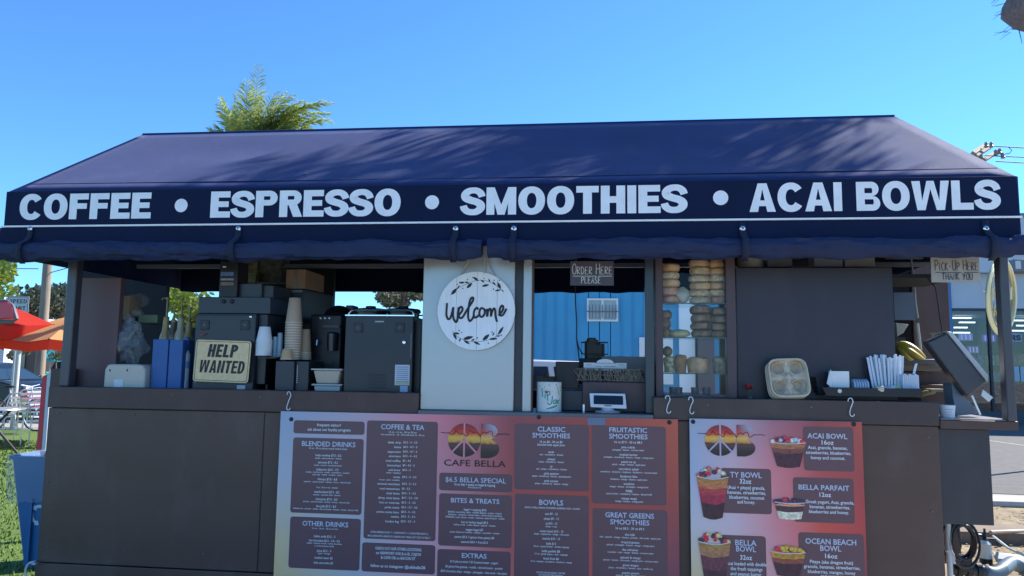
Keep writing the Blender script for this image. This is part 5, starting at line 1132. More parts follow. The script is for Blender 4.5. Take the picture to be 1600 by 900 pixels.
banana([(1402,536,0),(1415,538,-.02),(1432,548,-.03),(1446,560,-.02)],.5,.018,'upper bright banana in the bunch on the prep shelf')
banana([(1405,540,-.01),(1418,546,-.04),(1433,556,-.05),(1445,563,-.03)],.5,.018,'middle banana in the bunch on the prep shelf')
banana([(1404,543,-.02),(1412,552,-.05),(1420,560,-.05),(1428,562,-.04)],.5,.015,'short lowest banana in the bunch on the prep shelf')
banana([(1436,621,0),(1446,614,-.01),(1462,613,0)],.33,.014,'dull brown banana lying on the low ledge by the tray',False)
t=thing('paper_funnel','beige cone of coffee filters at the edge of the sliding shutter','filters',(at(1408,525,.5).x,.5,1.5))
a=at(1400,504,.5);b=at(1420,507,.5);c=at(1412,520,.5);d=at(1402,526,.5); m=MB().add([a,b,c,d]+[p_+Vector((0,.06,0)) for p_ in (a,b,c,d)],[(0,1,2,3),(4,7,6,5),(0,4,5,1),(1,5,6,2),(2,6,7,3),(3,7,4,0)]); m.build('cone',M('filter_beige',(.42,.38,.33),.8),t,bevel=.003)
bx(1398,527,1416,561,.56,.1).build('holder',blackp,t)
tag(bx(1397,457,1430,500,.8,.02).build('wall_panel',M('dull_blue_panel',(.08,.11,.16),.4)),'dull blue grey panel in the gap beside the sliding shutter','panel')
t=thing('hanging_strip','thin grey cable strip hanging from the awning rail by the shutter','cable',(at(1430,450,.6).x,.6,1.6))
MB().tube([at(x,y,.6) for x,y in((1423,402),(1426,425),(1429,450),(1430,470),(1434,497))],.006,6).build('cord',M('grey_cord',(.25,.27,.28),.5),t)
bx(1384,398,1443,404,.6,.03).build('bracket',M('dull_rail'),t); MB().tube([at(x,y,.6) for x,y in((1433,505),(1436,530),(1438,548))],.010,6).build('lower_rod',M('pale_rod',(.35,.35,.34),.5),t)
# tilted terminal
t=thing('tilted_terminal','black till screen tilted sharply on a metal foot above the pickup shelf','till screen',(at(1500,620,.1).x,.1,1.31))
q=[at(1448,534,.08),at(1480,518,.08),at(1543,596,.08),at(1512,621,.08)]
dv=Vector((.015,.10,.0)); m=MB().add(q+[p_+dv for p_ in q],[(0,1,2,3),(4,7,6,5),(0,4,5,1),(1,5,6,2),(2,6,7,3),(3,7,4,0)]); m.build('shell',M('terminal_grey',(.04,.045,.055),.4,spec=.6),t,bevel=.012)
q2=[at(1479,517,.07),at(1488,519,.07),at(1544,586,.07),at(1544,597,.07)]; m=MB().add(q2+[p_+Vector((0,.2,0)) for p_ in q2],[(0,1,2,3),(4,7,6,5),(0,4,5,1),(1,5,6,2),(2,6,7,3),(3,7,4,0)]); m.build('side_bezel',M('terminal_silver',(.42,.45,.48),.35),t,bevel=.003)
q3=[at(1487,598,.14),at(1497,612,.14),at(1534,646,.14),at(1494,650,.14),at(1489,622,.14)]; m=MB().add(q3+[p_+Vector((0,.1,0)) for p_ in q3],[(0,1,2,3,4),(9,8,7,6,5)]+[(i,i+5,(i+1)%5+5,(i+1)%5) for i in range(5)]); m.build('foot',M('foot_blue_grey',(.10,.15,.2),.35),t,bevel=.002)
MB().tube([at(1518,618,.12),at(1531,648,.12)],.007,8).build('foot_tube',alu,t)
q4=[at(1533,618,.05),at(1536,609,.05),at(1552,621,.05),at(1545,628,.05)]; m=MB().add(q4,[(0,1,2,3)]); m.flatonly=True; s_=m.build('receipt',paper,t,smooth=False)
MB().tube([at(1448,432,.12),at(1462,450,.12),at(1468,490,.12),at(1472,518,.1)],.0035,6).build('cord',blackp,t)
# white cup with print on shelf
t=thing('paper_tub','white printed paper tub on the pickup shelf beside the ledge','tub',(at(1481,655,.05).x,.05,at(1481,657,.0).z))
x0,x1_,_,z1=rect(1469,633,1494,656,.05); zb=at(1481,656,.0).z+.006
MB().lathe(((x0+x1_)/2,.06,zb),[((x1_-x0)/2*.85,0),((x1_-x0)/2,z1-zb),((x1_-x0)/2*.96,z1-zb),((x1_-x0)/2*.8,.01)],24).build('body',M('tub_white',(.6,.64,.68),.6),t)
m=MB()
for k in range(4): 
    p=at(1481,640+4*k,.03); ribbon(m,[(p.x-.02+.002*k,p.z),(p.x+.02-.003*k,p.z)],.0022,.06-(x1_-x0)/2-.0005)
m.build('print_line',M('label_print'),t,smooth=False)
# neon oval
t=thing('neon_sign','unlit oval rope-light sign with pale yellow tubes behind the right post','sign',(at(1565,520,.5).x,.5,1.6))
c=at(1565,464,.5); rope=M('rope_light',(.80,.74,.42),.35,spec=.6); a_=(at(1587,464,.5).x-at(1542,464,.5).x)/2; b_=(at(1565,405,.5).z-at(1565,523,.5).z)/2
for k,(s_,dy) in enumerate(((1.0,0),(.88,.012),(.72,.02))):
    P=[at(1564.5+22.5*s_*math.cos(u*.1309),464-59*(.35+.65*s_)*math.sin(u*.1309),.5+dy+.18*math.cos(u*.1309)) for u in range(49)]
    MB().tube(P,.0075 if k<2 else .004,8).build('rope_tube',rope if k<2 else M('rope_dark',(.45,.36,.16),.4),t)
def stick(pts): 
    MB().tube([at(x,y,.5) for x,y in pts],.0055,6).build('letter_tube',rope,t)
stick([(1551,450),(1551,469),(1556,469),(1556,459),(1551,459)]); stick([(1551,450),(1556,450),(1556,459)]); stick([(1553,494),(1553,475),(1558,494),(1558,474)]); stick([(1576,468),(1576,453)]); stick([(1580,468),(1580,448)])
MB().tube([at(1531,443,.1),at(1536,455,.25),at(1548,458,.48)],.002,5).build('cord',M('grey_cord'),t); MB().tube([at(1563,406,.5),at(1562,396,.5)],.002,5).build('hanging_wire',M('grey_cord'),t)
# ================================================================== PALMS
frondm=M('palm_leaf',(.42,.46,.17),.7,c2=(.20,.26,.09),vs=6,spec=.15)
frondd=M('palm_leaf_dry',(.42,.30,.15),.7,var=.2,vs=8)
def trans(m,c,f=.55):
    n=m.node_tree; b=n.nodes['Principled BSDF']; tr_=n.nodes.new('ShaderNodeBsdfTranslucent'); tr_.inputs[0].default_value=(*c,1); mx=n.nodes.new('ShaderNodeMixShader'); mx.inputs[0].default_value=f
    n.links.new(b.outputs[0],mx.inputs[1]); n.links.new(tr_.outputs[0],mx.inputs[2]); n.links.new(mx.outputs[0],n.nodes['Material Output'].inputs[0])
trans(frondm,(.55,.62,.20),.5); trans(frondd,(.6,.42,.2),.4)
barkm=M('palm_bark',(.20,.16,.12),.9,var=.3,vs=9,bump=.8,bs=30)
def frond(base,az,el,L,wind,leaf,mat,par,n=44,drop=.9,lw=.028,seed=0,lwind=1):
    rnd=random.Random(seed); P=[]; p=Vector(base); d=Vector((math.sin(az)*math.cos(el),math.cos(az)*math.cos(el),math.sin(el))); seg=L/14
    for i in range(15):
        P.append(p.copy()); t=i/14
        d=(d+Vector((0,0,-1))*drop*.10*(.4+t)+Vector(wind)*.10*(.3+t)).normalized(); p=p+d*seg
    m=MB(); m.tube(P,[.022*(1-.85*i/14) for i in range(15)],5)
    for k in range(n):
        t=.14+.86*k/n; f=t*14; i=min(13,int(f)); q=P[i].lerp(P[i+1],f-i); ax=(P[i+1]-P[i]).normalized()
        sd=ax.cross(Vector((0,0,1))); sd=sd.normalized() if sd.length>.05 else Vector((1,0,0)); up=sd.cross(ax)
        for sg in(-1,1):
            l=leaf*(math.sin(math.pi*min(1,t*.9+.08))**.6)*rnd.uniform(.75,1.1)
            dd=(sd*sg*rnd.uniform(.5,1.0)+ax*rnd.uniform(.5,.9)+up*rnd.uniform(-.35,.45)+Vector(wind)*.5*lwind).normalized()
            w_=lw*rnd.uniform(.7,1.1); e1=q+dd*l*.5; d2=(dd+Vector((0,0,-.55*drop))+Vector(wind)*.3*lwind).normalized(); e2=e1+d2*l*.5
            s_=dd.cross(up if rnd.random()<.5 else ax).normalized()*w_*.5
            m.add([q,e1-s_,e2,e1+s_],[(0,1,2),(0,2,3)])
    return m.build('frond',mat,par,smooth=False)
b=at(408,205,10.0); pz=Vector((b.x-.24,b.y,5.27))
pt=thing('palm_tree','windblown palm tree rising behind the left part of the awning roof','tree',(b.x,b.y,0))
MB().tube([(b.x+.1*math.sin(z*.6),b.y,z*.45) for z in range(0,10)]+[(pz.x,pz.y,pz.z)],[.17-.004*i for i in range(11)],12).build('trunk',barkm,pt)
fr=[(1.5,1.52,2.35,.0),(4.7,1.28,1.75,.12),(4.7,1.02,1.35,.1),(4.6,.8,1.15,.05),(4.2,1.3,1.65,.1),(5.2,1.2,1.5,.1),(0,1.45,1.95,.15),(3.1,1.4,1.9,.15),(1.2,1.4,1.95,.3),(2.2,1.35,1.85,.35),
    (1.5,1.3,2.0,.5),(1.6,1.22,2.5,.85),(1.3,1.1,1.75,.55),(1.9,1.0,1.6,.6),(1.6,1.3,1.65,.45),(4.9,1.42,1.8,.05),(3.6,1.15,1.5,.2)]
rj=random.Random(31); fr+=[(a_+rj.uniform(-.5,.5),min(1.5,e_+rj.uniform(-.12,.12)),l_*rj.uniform(.78,.98),w_*rj.uniform(.8,1.2)) for a_,e_,l_,w_ in fr[5:]]+[(1.5+rj.uniform(-.3,.3),1.25,2.2,.7),(1.4,1.18,2.3,.8),(2.0,1.3,2.0,.5),(.8,1.3,2.0,.5)]
for i,(az,el,L,wn) in enumerate(fr):
    dry=i==14
    o=frond(pz,az,el,L*.98,(.75*wn,-.05,-.04),.36,frondd if dry else frondm,pt,n=58,drop=.55+.5*wn,lw=.014,seed=i,lwind=.25)
    if dry: o['label']='dry straw coloured frond'
# tall palm on the right: its skirt enters the top right corner, its crown shades the roof
PQ=2.8; b=at(1612,20,PQ); cr=Vector((.45,.42,2.8))+SUN*5.35
pt=thing('palm_tree','tall palm at the right edge with grey dead skirt in the top right corner','tree',(b.x+.35,PQ,0))
MB().tube([(b.x+.35-.35*(i/9)**1.2+(cr.x-b.x)*(i/9)**4,PQ+(cr.y-PQ)*(i/9)**3,cr.z*i/9) for i in range(10)],[.13-.004*i for i in range(10)],14).build('trunk',barkm,pt)
z0=at(1600,48,PQ).z; sk_=MB()
sk_.lathe((b.x+.01,PQ,z0),[(0.02,0),(.09,.015),(.17,.07),(.235,.17),(.225,.24),(.20,.32),(.21,.42),(.24,.63),(.2,.9),(.12,1.1)],22)
for v in sk_.v: v+=Vector((noise.noise(v*6),noise.noise(v*6+Vector((5,0,0))),noise.noise(v*4+Vector((0,9,0)))*.5))*.035
sk_.build('dead_skirt',M('dead_thatch',(.16,.13,.14),.9,var=.3,vs=10,bump=.9,bs=25,stretch=(6,6,1)),pt)
m=MB(); rnd=random.Random(2)
for k in range(90):
    a=rnd.uniform(0,6.28); z=rnd.uniform(.03,.7); r=.22; q=Vector((b.x+r*math.cos(a),PQ+r*math.sin(a),z0+z)); e=q+Vector((math.cos(a)*.07,math.sin(a)*.07,rnd.uniform(-.06,.02)))
    m.tube([q-(e-q)*.5,e],[.003,.001],4)
q=at(1592,46,PQ-.1); e=at(1597,68,PQ-.1); m.tube([q+Vector((0,0.1,.05)),q,e],[.006,.005,.002],5)
m.build('dead_fibre',M('fibre_grey',(.12,.11,.12),.9),pt,kind='stuff')
for i in range(31):
    az=i*2.39996; el=R(2+ 64*((i*7)%31)/31)
    frond(cr,az,el,2.0+.5*((i*5)%7)/7,(-.16,-.12,0),.42,frondm,pt,n=30,drop=.40,lw=.052,seed=100+i)
for i in range(12):
    frond(cr,R(70+ i*9),R(8+((i*5)%12)*4.5),2.4+.06*i,(.05,-.10,.02),.42,frondm,pt,n=30,drop=.3,lw=.05,seed=200+i)
# ================================================================== GENERIC CAR
def car(name,label,origin,ang,L,Wd,H,paint,flip=1):
    t=thing(name,label,'car',origin); o=Vector(origin); ca,sa=math.cos(ang),math.sin(ang)
    def tr(m):
        for v in m.v: x,y=v.x,v.y; v.x=o.x+x*ca-y*sa; v.y=o.y+x*sa+y*ca; v.z+=o.z
        return m
    pr=[(-.5,.25),(-.5,.48),(-.49,.62),(-.42,.95),(-.40,.98),(.24,1.0),(.26,.98),(.34,.72),(.37,.67),(.485,.58),(.5,.45),(.5,.25)]
    m=MB(); hb=.62
    low=[(-.5,.22),(-.505,.40),(-.495,.60),(-.48,.645),(.355,.645),(.40,.63),(.47,.57),(.505,.46),(.5,.22)]
    up=[(-.48,.645),(-.42,.95),(-.38,.985),(-.10,1.0),(.12,.985),(.17,.96),(.355,.645)]
    def ext(poly,w0,w1f):
        m=MB(); n=len(poly); P=[]
        for s_ in(-1,1):
            for x,z in poly: P.append((x*L,s_*Wd/2*w1f(z),z*H))
        m.add(P,[tuple(range(n))[::-1],tuple(range(n,2*n))]+[(i,(i+1)%n,(i+1)%n+n,i+n) for i in range(n)]); return m
    tr(ext(low,1,lambda z:1.0 if z<.5 else .985)).build('body',paint,t,bevel=.03)
    tr(ext(up,1,lambda z:.975-.30*max(0,z-.645))).build('cabin',paint,t,bevel=.03)
    gl=M('car_glass',(.02,.035,.045),.06,spec=.9)
    for s_ in(-1,1):
        for a in([(-.455,.69),(-.405,.92),(-.22,.945),(-.22,.69)],[(-.205,.69),(-.205,.945),(.03,.945),(.045,.69)],[(.06,.69),(.045,.945),(.13,.925),(.30,.69)]):
            P=[(x*L,s_*(Wd/2*(.975-.30*max(0,z-.645))+.006),z*H) for x,z in a]; m=MB().add(P,[(0,1,2,3)]); m.flatonly=True; tr(m).build('side_window',gl,t,smooth=False)
    for a in([(.175,.945),(.34,.675)],[(-.422,.93),(-.474,.68)]):
        (xa,za),(xb,zb)=a; k=.008*(1 if xa>0 else -1)*L/4
        m=MB().add([(xa*L+k,-Wd*.38,za*H),(xa*L+k,Wd*.38,za*H),(xb*L+k,Wd*.44,zb*H),(xb*L+k,-Wd*.44,zb*H)],[(0,1,2,3)]); m.flatonly=True; tr(m).build('windscreen',gl,t,smooth=False)
    for s_ in(-1,1):
        for x in(-.31,.32):
            w_=tr(MB().lathe((x*L,s_*(Wd/2-.10),H*.20),[(H*.20,-.11),(H*.205,-.09),(H*.205,.09),(H*.2,.11)],22,'y')).build('wheel',M('tyre',(.02,.02,.02),.8),t)
            tr(MB().lathe((x*L,s_*(Wd/2+.0),H*.20),[(H*.13,-.02),(H*.13,.015),(H*.03,.02)],16,'y')).build('rim',alu,w_)
        tr(MB().box(.27*L,.30*L,s_*Wd*.49,s_*Wd*.56,.66*H,.74*H)).build('mirror',paint,t,bevel=.01)
        tr(MB().box(.475*L,.502*L,s_*Wd*.30-.12,s_*Wd*.30+.12,.5*H,.56*H)).build('headlight',M('lamp_glass',(.5,.5,.48),.1),t)
        tr(MB().box(-.505*L,-.49*L,s_*Wd*.38-.1,s_*Wd*.38+.1,.5*H,.60*H)).build('tail_light',M('lamp_red',(.4,.02,.02),.2),t)
    return t
g=ground(20,640); car('dark_suv','dark blue-grey car parked on the street behind the metal chairs',(at(70,600,15).x-2.35,15,.0),0,4.7,1.85,1.44,M('dark_car_paint',(.008,.012,.018),.3,spec=.4))
car('white_car','white car parked before the blue building, seen through the serving window',(at(846,590,5.5).x,5.5,0),0,4.4,1.8,1.60,M('white_car_paint',(.75,.75,.75),.25,spec=.7))
# ================================================================== BLUE METAL BUILDING
bt=thing('blue_building','blue ribbed metal building seen through the serving window','building',(at(960,600,10).x,10,0))
bx0=at(800,500,10).x; bx1=at(1170,500,10).x; bluem=M('blue_metal',(.05,.31,.53),.4,var=.05,vs=1.5,spec=.5)
MB().box(bx0,bx1,10.05,16,0,4.2).build('wall',M('blue_metal_dark',(.03,.13,.30),.5),bt)
wx0,wx1,wz0,wz1=rect(917,466,966,502,9.9)
x=bx0; i=0; shared=None
while x<bx1-.1:
    w_=.205
    MB().box(x+.008,x+w_-.008,9.99,10.05,.02,4.2).build('wall_panel',bluem,bt,smooth=False)
    if not(wx0-.05<x<wx1+.02): MB().box(x-.008,x+.008,9.965,10.0,.02,4.2).build('wall_rib',bluem,bt,smooth=False)
    x+=w_
whm=M('white_frame',(.7,.72,.72),.5)
f=MB(); t_=.035
f.box(wx0,wx1,9.93,9.99,wz0,wz0+t_); f.box(wx0,wx1,9.93,9.99,wz1-t_,wz1); f.box(wx0,wx0+t_,9.93,9.989,wz0+t_,wz1-t_); f.box(wx1-t_,wx1,9.93,9.989,wz0+t_,wz1-t_); f.box((wx0+wx1)/2-.02,(wx0+wx1)/2+.02,9.93,9.989,wz0+t_,wz1-t_)
wf=f.build('window',whm,bt)
for a,b in((wx0+t_,(wx0+wx1)/2-.02),((wx0+wx1)/2+.02,wx1-t_)): MB().box(a,b,9.97,9.98,wz0+t_,wz1-t_).build('pane',M('pane_pale',(.35,.42,.42),.15,spec=.7,var=.2,vs=3),wf)
for k in range(9):
    x=wx0+.04+(wx1-wx0-.08)*k/8; MB().tube([(x,9.88,wz0+.06),(x,9.88,wz1-.12-.04*abs(k-4)*0)],.008,5).build('bar',M('bar_grey',(.15,.17,.18),.5),wf)
MB().box(wx0,wx1,9.87,9.89,wz0+.17,wz0+.19).build('bar',mats['bar_grey'],wf)
x0,x1_,z0,z1=rect(999,527,1008,557,9.9); MB().box(x0,x1_+.5,9.90,9.98,z0-.5,z1).build('meter_box',whm,bt)
x0,x1_,_,_=rect(1061,500,1086,560,9.9); MB().box(x0,x1_,9.88,9.98,.02,3.4).build('white_door',M('white_door',(.72,.78,.80),.5,var=.05,vs=2),bt,bevel=.01)
x0,x1_,_,_=rect(1091,500,1116,560,9.7); MB().box(x0,x1_,9.7,9.98,.02,2.15).build('brown_cabinet',M('plum_cabinet',(.10,.075,.09),.5),bt)
MB().box(bx0-.1,bx1+.1,9.8,16.1,4.2,4.32).build('roof',whm,bt)
# ================================================================== STOREFRONT RIGHT
SY=20.0
st=thing('storefront','pale grey storefront with wide dark windows across the street at right','building',(at(1540,600,SY).x,SY,0))
sx0=at(1487,500,SY).x; sx1=sx0+14; zg1=at(1540,486,SY).z; zg0=at(1540,652,SY).z; ztop=at(1590,343,SY).z
zg0=max(.35,zg0)
wallc=M('store_stucco',(.58,.59,.60),.85,var=.05,vs=2,bump=.2,bs=30)
MB().box(sx0+.02,sx1,SY,SY+8,zg1+.08,ztop).build('wall',wallc,st)
MB().box(sx0-.25,sx0,SY-.05,SY+8,0,ztop).build('blue_corner',M('blue_trim',(.05,.20,.42),.5),st)
MB().box(sx0,sx1,SY+.0,SY+.095,0,zg0).build('base_wall',M('store_base',(.08,.09,.10),.7),st)
MB().box(sx0+.02,sx1,SY-.35,SY,at(1540,428,SY).z,at(1540,403,SY).z+1.2).build('canopy_band',M('canopy_band',(.55,.57,.58),.8),st)
MB().box(sx0,sx1,SY-.4,SY+8,ztop+.001,ztop+.12).build('roof_cap',M('roof_cap',(.16,.2,.24),.6),st)
MB().box(sx0+.02,sx1,SY-.03,SY+.05,zg1,zg1+.08).build('window_head',M('dark_trim'),st)
MB().box(sx0+.1,sx1,SY+7.8,SY+7.9,zg0,zg1+.1).build('back_room',M('room_dark',(.018,.02,.025),.8),st)
MB().box(sx1,sx1+.2,SY,SY+8,0,ztop).build('end_wall',wallc,st); MB().box(sx0,sx1,SY+.1,SY+7.8,.02,zg0+.0).build('room_floor',mats['room_dark'],st)
x=sx0+.02; k=0
px_m=[1487,1548,1608,1660,1720]
for a,b in zip(px_m,px_m[1:]):
    xa=at(a,560,SY).x; xb=at(b,560,SY).x
    MB().box(xa+.03,xb-.03,SY+.02,SY+.03,zg0,zg1).build('window_pane',glass('store_glass',(.75,.80,.84),.07,.01),st)
    MB().box(xb-.035,xb+.035,SY-.03,SY+.06,zg0,zg1).build('mullion',M('dark_trim'),st)
tubem=M('tube_light',(.85,.95,1.0),.5,emit=1.3)
for a,b,y,Y in((1490,1518,496,3),(1500,1524,503,4),(1492,1512,511,3.2),(1487,1516,519,3.3),(1585,1640,500,3),(1590,1650,508,3.6),(1580,1620,516,4)):
    p=at(a,y,SY+Y); q=at(b,y,SY+Y); MB().box(p.x,q.x,SY+Y,SY+Y+.1,p.z-.035,p.z+.01).build('ceiling_tube',tubem,st)
rnd=random.Random(6)
shelfc=[M('goods_c%d'%i,c,.7,var=.4,vs=9) for i,c in enumerate(((.55,.28,.14),(.25,.2,.18),(.75,.72,.66),(.2,.3,.42),(.6,.42,.22)))]
for row,(y,h) in enumerate(((560,12),(585,12),(606,14))):
    for k in range(13):
        a=at(1492+9*k,y,SY+1.2+.1*row); MB().box(a.x,a.x+.12+.10*rnd.random(),SY+1.2+.1*row,SY+1.6,a.z-.22,a.z+.16*rnd.random()).build('shop_goods',shelfc[rnd.randrange(5)],st,smooth=False)
cob=MB()
for k in range(150):
    a=at(1520+rnd.random()*100,600+rnd.random()*36,SY+.5+rnd.random()*.3); cob.ball(a,.06+.05*rnd.random(),.06,.05+.04*rnd.random(),7,4)
cob.build('firewood_pile',M('round_goods',(.30,.19,.13),.8,c2=(.10,.07,.06),vs=4),st,kind='stuff')
for px0_,px1_,y,cc in((1498,1520,526,(.35,.40,.95)),(1535,1556,528,(.25,.15,.85)),(1512,1530,546,(.2,.2,.5))):
    x0,x1_,z0,z1=rect(px0_,y-5,px1_,y+6,SY+.3); s_=MB().box(x0,x1_,SY+.3,SY+.33,z0,z1).build('lit_sign',M('lit_sign_%d'%px0_,tuple(v*.35 for v in cc),.5,emit=.5),st)
    m=MB(); 
    for k in range(3): ribbon(m,[(x0+(x1_-x0)*(.2+.3*k),z0+.03),(x0+(x1_-x0)*(.2+.3*k),z1-.03)],.03,SY+.29)
    m.build('sign_bar',M('sign_bar',(.45,.42,.8),.5,emit=.4),s_,smooth=False)
x0,x1_,z0,z1=rect(1578,521,1597,534,SY-.02); MB().box(x0,x1_,SY-.01,SY+.015,z0,z1).build('window_sign',M('window_sign',(.35,.4,.5),.6),st)
m=MB(); heavyword(m,'RS',x0+.04,x1_-.04,z0+.04,z1-.04,SY-.02,w=.6,s=.2,t=.18,gap=.1); m.build('lettering',ink,st,smooth=False)
for px0_,px1_ in((1582,1593),(1595,1606)):
    x0,x1_,z0,z1=rect(px0_,573,px1_,596,SY-.01); MB().box(x0,x1_,SY-.005,SY+.012,z0,z1).build('notice',M('notice_white',(.45,.55,.62),.6),st)
for px0_,px1_ in((1502,1523),):
    x0,x1_,z0,z1=rect(px0_,598,px1_,650,SY-2); 
# box lamp under the store canopy
lt=thing('wall_light_box','grey floodlight box with pale bracket mounted high beside the right post','light fixture',(at(1592,420,9).x,9,3))
x0,x1_,z0,z1=rect(1584,405,1625,424,9); MB().box(x0,x1_,9,9.3,z0,z1).build('housing',M('fixture_grey',(.14,.16,.19),.5),lt,bevel=.01); MB().box(x0+.02,x0+.1,8.98,9,z0+.04,z1-.03).build('bracket',M('fixture_pale',(.5,.55,.6),.5),lt)
MB().tube([(x0,9.1,z1),(x0-.07,9.1,z1+.13)],.012,6).build('arm',mats['fixture_pale'],lt); MB().box(x0+.5,x0+.56,9.1,9.16,0,z0).build('stand_pole',mats['fixture_grey'],lt); MB().box(x1_-.02,x0+.56,9.1,9.16,z0-.03,z0).build('stand_arm',mats['fixture_grey'],lt)
# dark low planter at store foot
# ================================================================== POWER POLE RIGHT
wood=M('pole_wood',(.26,.21,.16),.9,var=.25,vs=6,bump=.5,bs=30,stretch=(1,1,.15))
PY=26; a=at(1536,240,PY)
pp=thing('power_pole','wooden power pole with double crossarms beyond the right roof edge','power pole',(a.x,PY,0))
MB().tube([(a.x-.5,PY,0),(a.x-.15,PY,a.z)],[.17,.13],10).build('pole',wood,pp)
for (xa,ya),(xb,yb),dy in (((1520,240),(1539,227),0),((1524,244),(1549,228),.4),((1537,250),(1557,238),1.0)):
    p=at(xa,ya,PY+dy-1.2); q=at(xb,yb,PY+dy+1.2); MB().tube([p,q],.10,4).build('crossarm',wood,pp)
for x_,y_ in((1541,226),(1549,226),(1556,238),(1562,236),(1567,243)): p=at(x_,y_,PY); MB().lathe((p.x,p.y,p.z-.12),[(.06,0),(.09,.05),(.05,.10),(.08,.15),(.04,.22)],10).build('insulator',M('insulator',(.25,.2,.18),.3),pp)
for (xa,ya),(xb,yb) in (((1549,228),(1700,229)),((1539,243),(1700,242)),((1556,252),(1700,252))):
    p=at(xa,ya,PY); q=at(xb,yb,PY); mid=(p+q)/2; mid.z-=.1; MB().tube([p,mid,q],.022,5).build('wire',blackp,pp)
MB().tube([at(x_,y_,PY) for x_,y_ in((1575,229),(1581,235),(1577,240),(1563,241))],.015,5).build('wire',blackp,pp)
# ================================================================== LEFT BACKGROUND
PY=20; a=at(75,395,PY); b=at(58,640,PY)
pp=thing('utility_pole','weathered wooden utility pole behind the patio umbrellas','power pole',(b.x,PY,0))
MB().tube([(a.x+.05,PY,0),(a.x,PY,7.6)],[.17,.13],12).build('pole',wood,pp)
for (xa,ya),(xb,yb) in (((75,427),(130,412)),((60,420),(-60,419)),((76,398),(-40,345))): MB().tube([at(xa,ya,PY),at(xb,yb,PY)],.015,5).build('wire',blackp,pp)
def crown(name,parent,c,rx,ry,rz,n,size,mat,seed,clumps=9):
    rnd=random.Random(seed); m=MB(); cl=[]
    for k in range(clumps):
        d=Vector((rnd.gauss(0,1),rnd.gauss(0,1),rnd.gauss(0,1))).normalized(); cl.append((Vector((d.x*rx*.62,d.y*ry*.62,d.z*rz*.62)),rnd.uniform(.35,.6)))
    for k in range(n):
        q,s_=cl[k%clumps]; d=Vector((rnd.gauss(0,1),rnd.gauss(0,1),rnd.gauss(0,1))).normalized()*rnd.uniform(.6,1)
        p=Vector(c)+q+Vector((d.x*rx*s_,d.y*ry*s_,d.z*rz*s_)); a=Vector((rnd.gauss(0,1),rnd.gauss(0,1),rnd.gauss(0,1))).normalized(); b=a.orthogonal().normalized(); z=size*rnd.uniform(.6,1.3)
        m.add([p-a*z,p-b*z*.45,p+a*z,p+b*z*.45],[(0,1,2,3)])
    m.flatonly=True; return m.build(name,mat,parent,smooth=False)
def tree(name,label,x,Y,zc_,rx,rz,n,size,mat,seed,tr=.15,cat='tree',ry=None,clumps=9):
    t=thing(name,label,cat,(x,Y,0)); m=MB().tube([(x,Y,0),(x+.05,Y,zc_*.5),(x,Y,zc_)],[tr,tr*.8,tr*.5],8); rnd=random.Random(seed)
    for k in range(7): a=rnd.uniform(0,6.28); m.tube([(x,Y,zc_-rz*.7),(x+math.cos(a)*rx*.4,Y+math.sin(a)*rx*.4,zc_-rz*.1),(x+math.cos(a)*rx*.75,Y+math.sin(a)*rx*.7,zc_+rz*.4*rnd.uniform(-.5,1))],[tr*.45,tr*.3,tr*.1],5)
    m.build('trunk',M('tree_bark',(.14,.11,.09),.9,var=.2,vs=6),t); crown('crown',t,(x,Y,zc_),rx,ry or rx,rz,n,size,mat,seed,clumps); return t
pine=M('pine_leaf',(.085,.10,.06),.7,c2=(.04,.055,.035),vs=.8); lush=M('lush_leaf',(.16,.22,.03),.6,c2=(.06,.10,.02),vs=1.5); gry=M('dusty_leaf',(.17,.17,.11),.7,c2=(.08,.09,.05),vs=2); trans(lush,(.4,.5,.06),.45); trans(gry,(.25,.25,.12),.3)
p=at(100,465,38); tree('pine_tree','wide dark pine crown behind the utility pole',p.x,38,p.z-.3,2.9,1.1,5200,.16,pine,3,.3,clumps=16)
p=at(50,482,41); tree('pine_tree','lower dark pine left of the utility pole',p.x,41,p.z,1.7,.9,2600,.15,pine,4,.25,clumps=12)
p=at(-22,440,14); tree('leafy_tree','yellow-green leafy tree at the left edge under the awning end',p.x-.25,14,p.z,1.0,.95,2600,.085,lush,5,.12)
p=at(27,549,19); tree('small_tree','small round sparse tree behind the sign post',p.x,19,p.z,.42,.30,700,.05,gry,6,.04)
p=at(88,550,21); tree('small_tree','small bare-branched tree beside the teal umbrella',p.x,21,p.z,.30,.34,420,.05,gry,8,.04)
p=at(300,480,17); tree('palm_bush','green garden tree seen through the gap above the syrup bottles',p.x,17,p.z,1.0,.75,1700,.10,lush,9,.12)
p=at(630,464,22); tree('leafy_tree','green tree glimpsed above the round dispenser lids',p.x,22,p.z+.1,.9,.6,1500,.10,gry,10,.12)
p=at(1500,600,9)
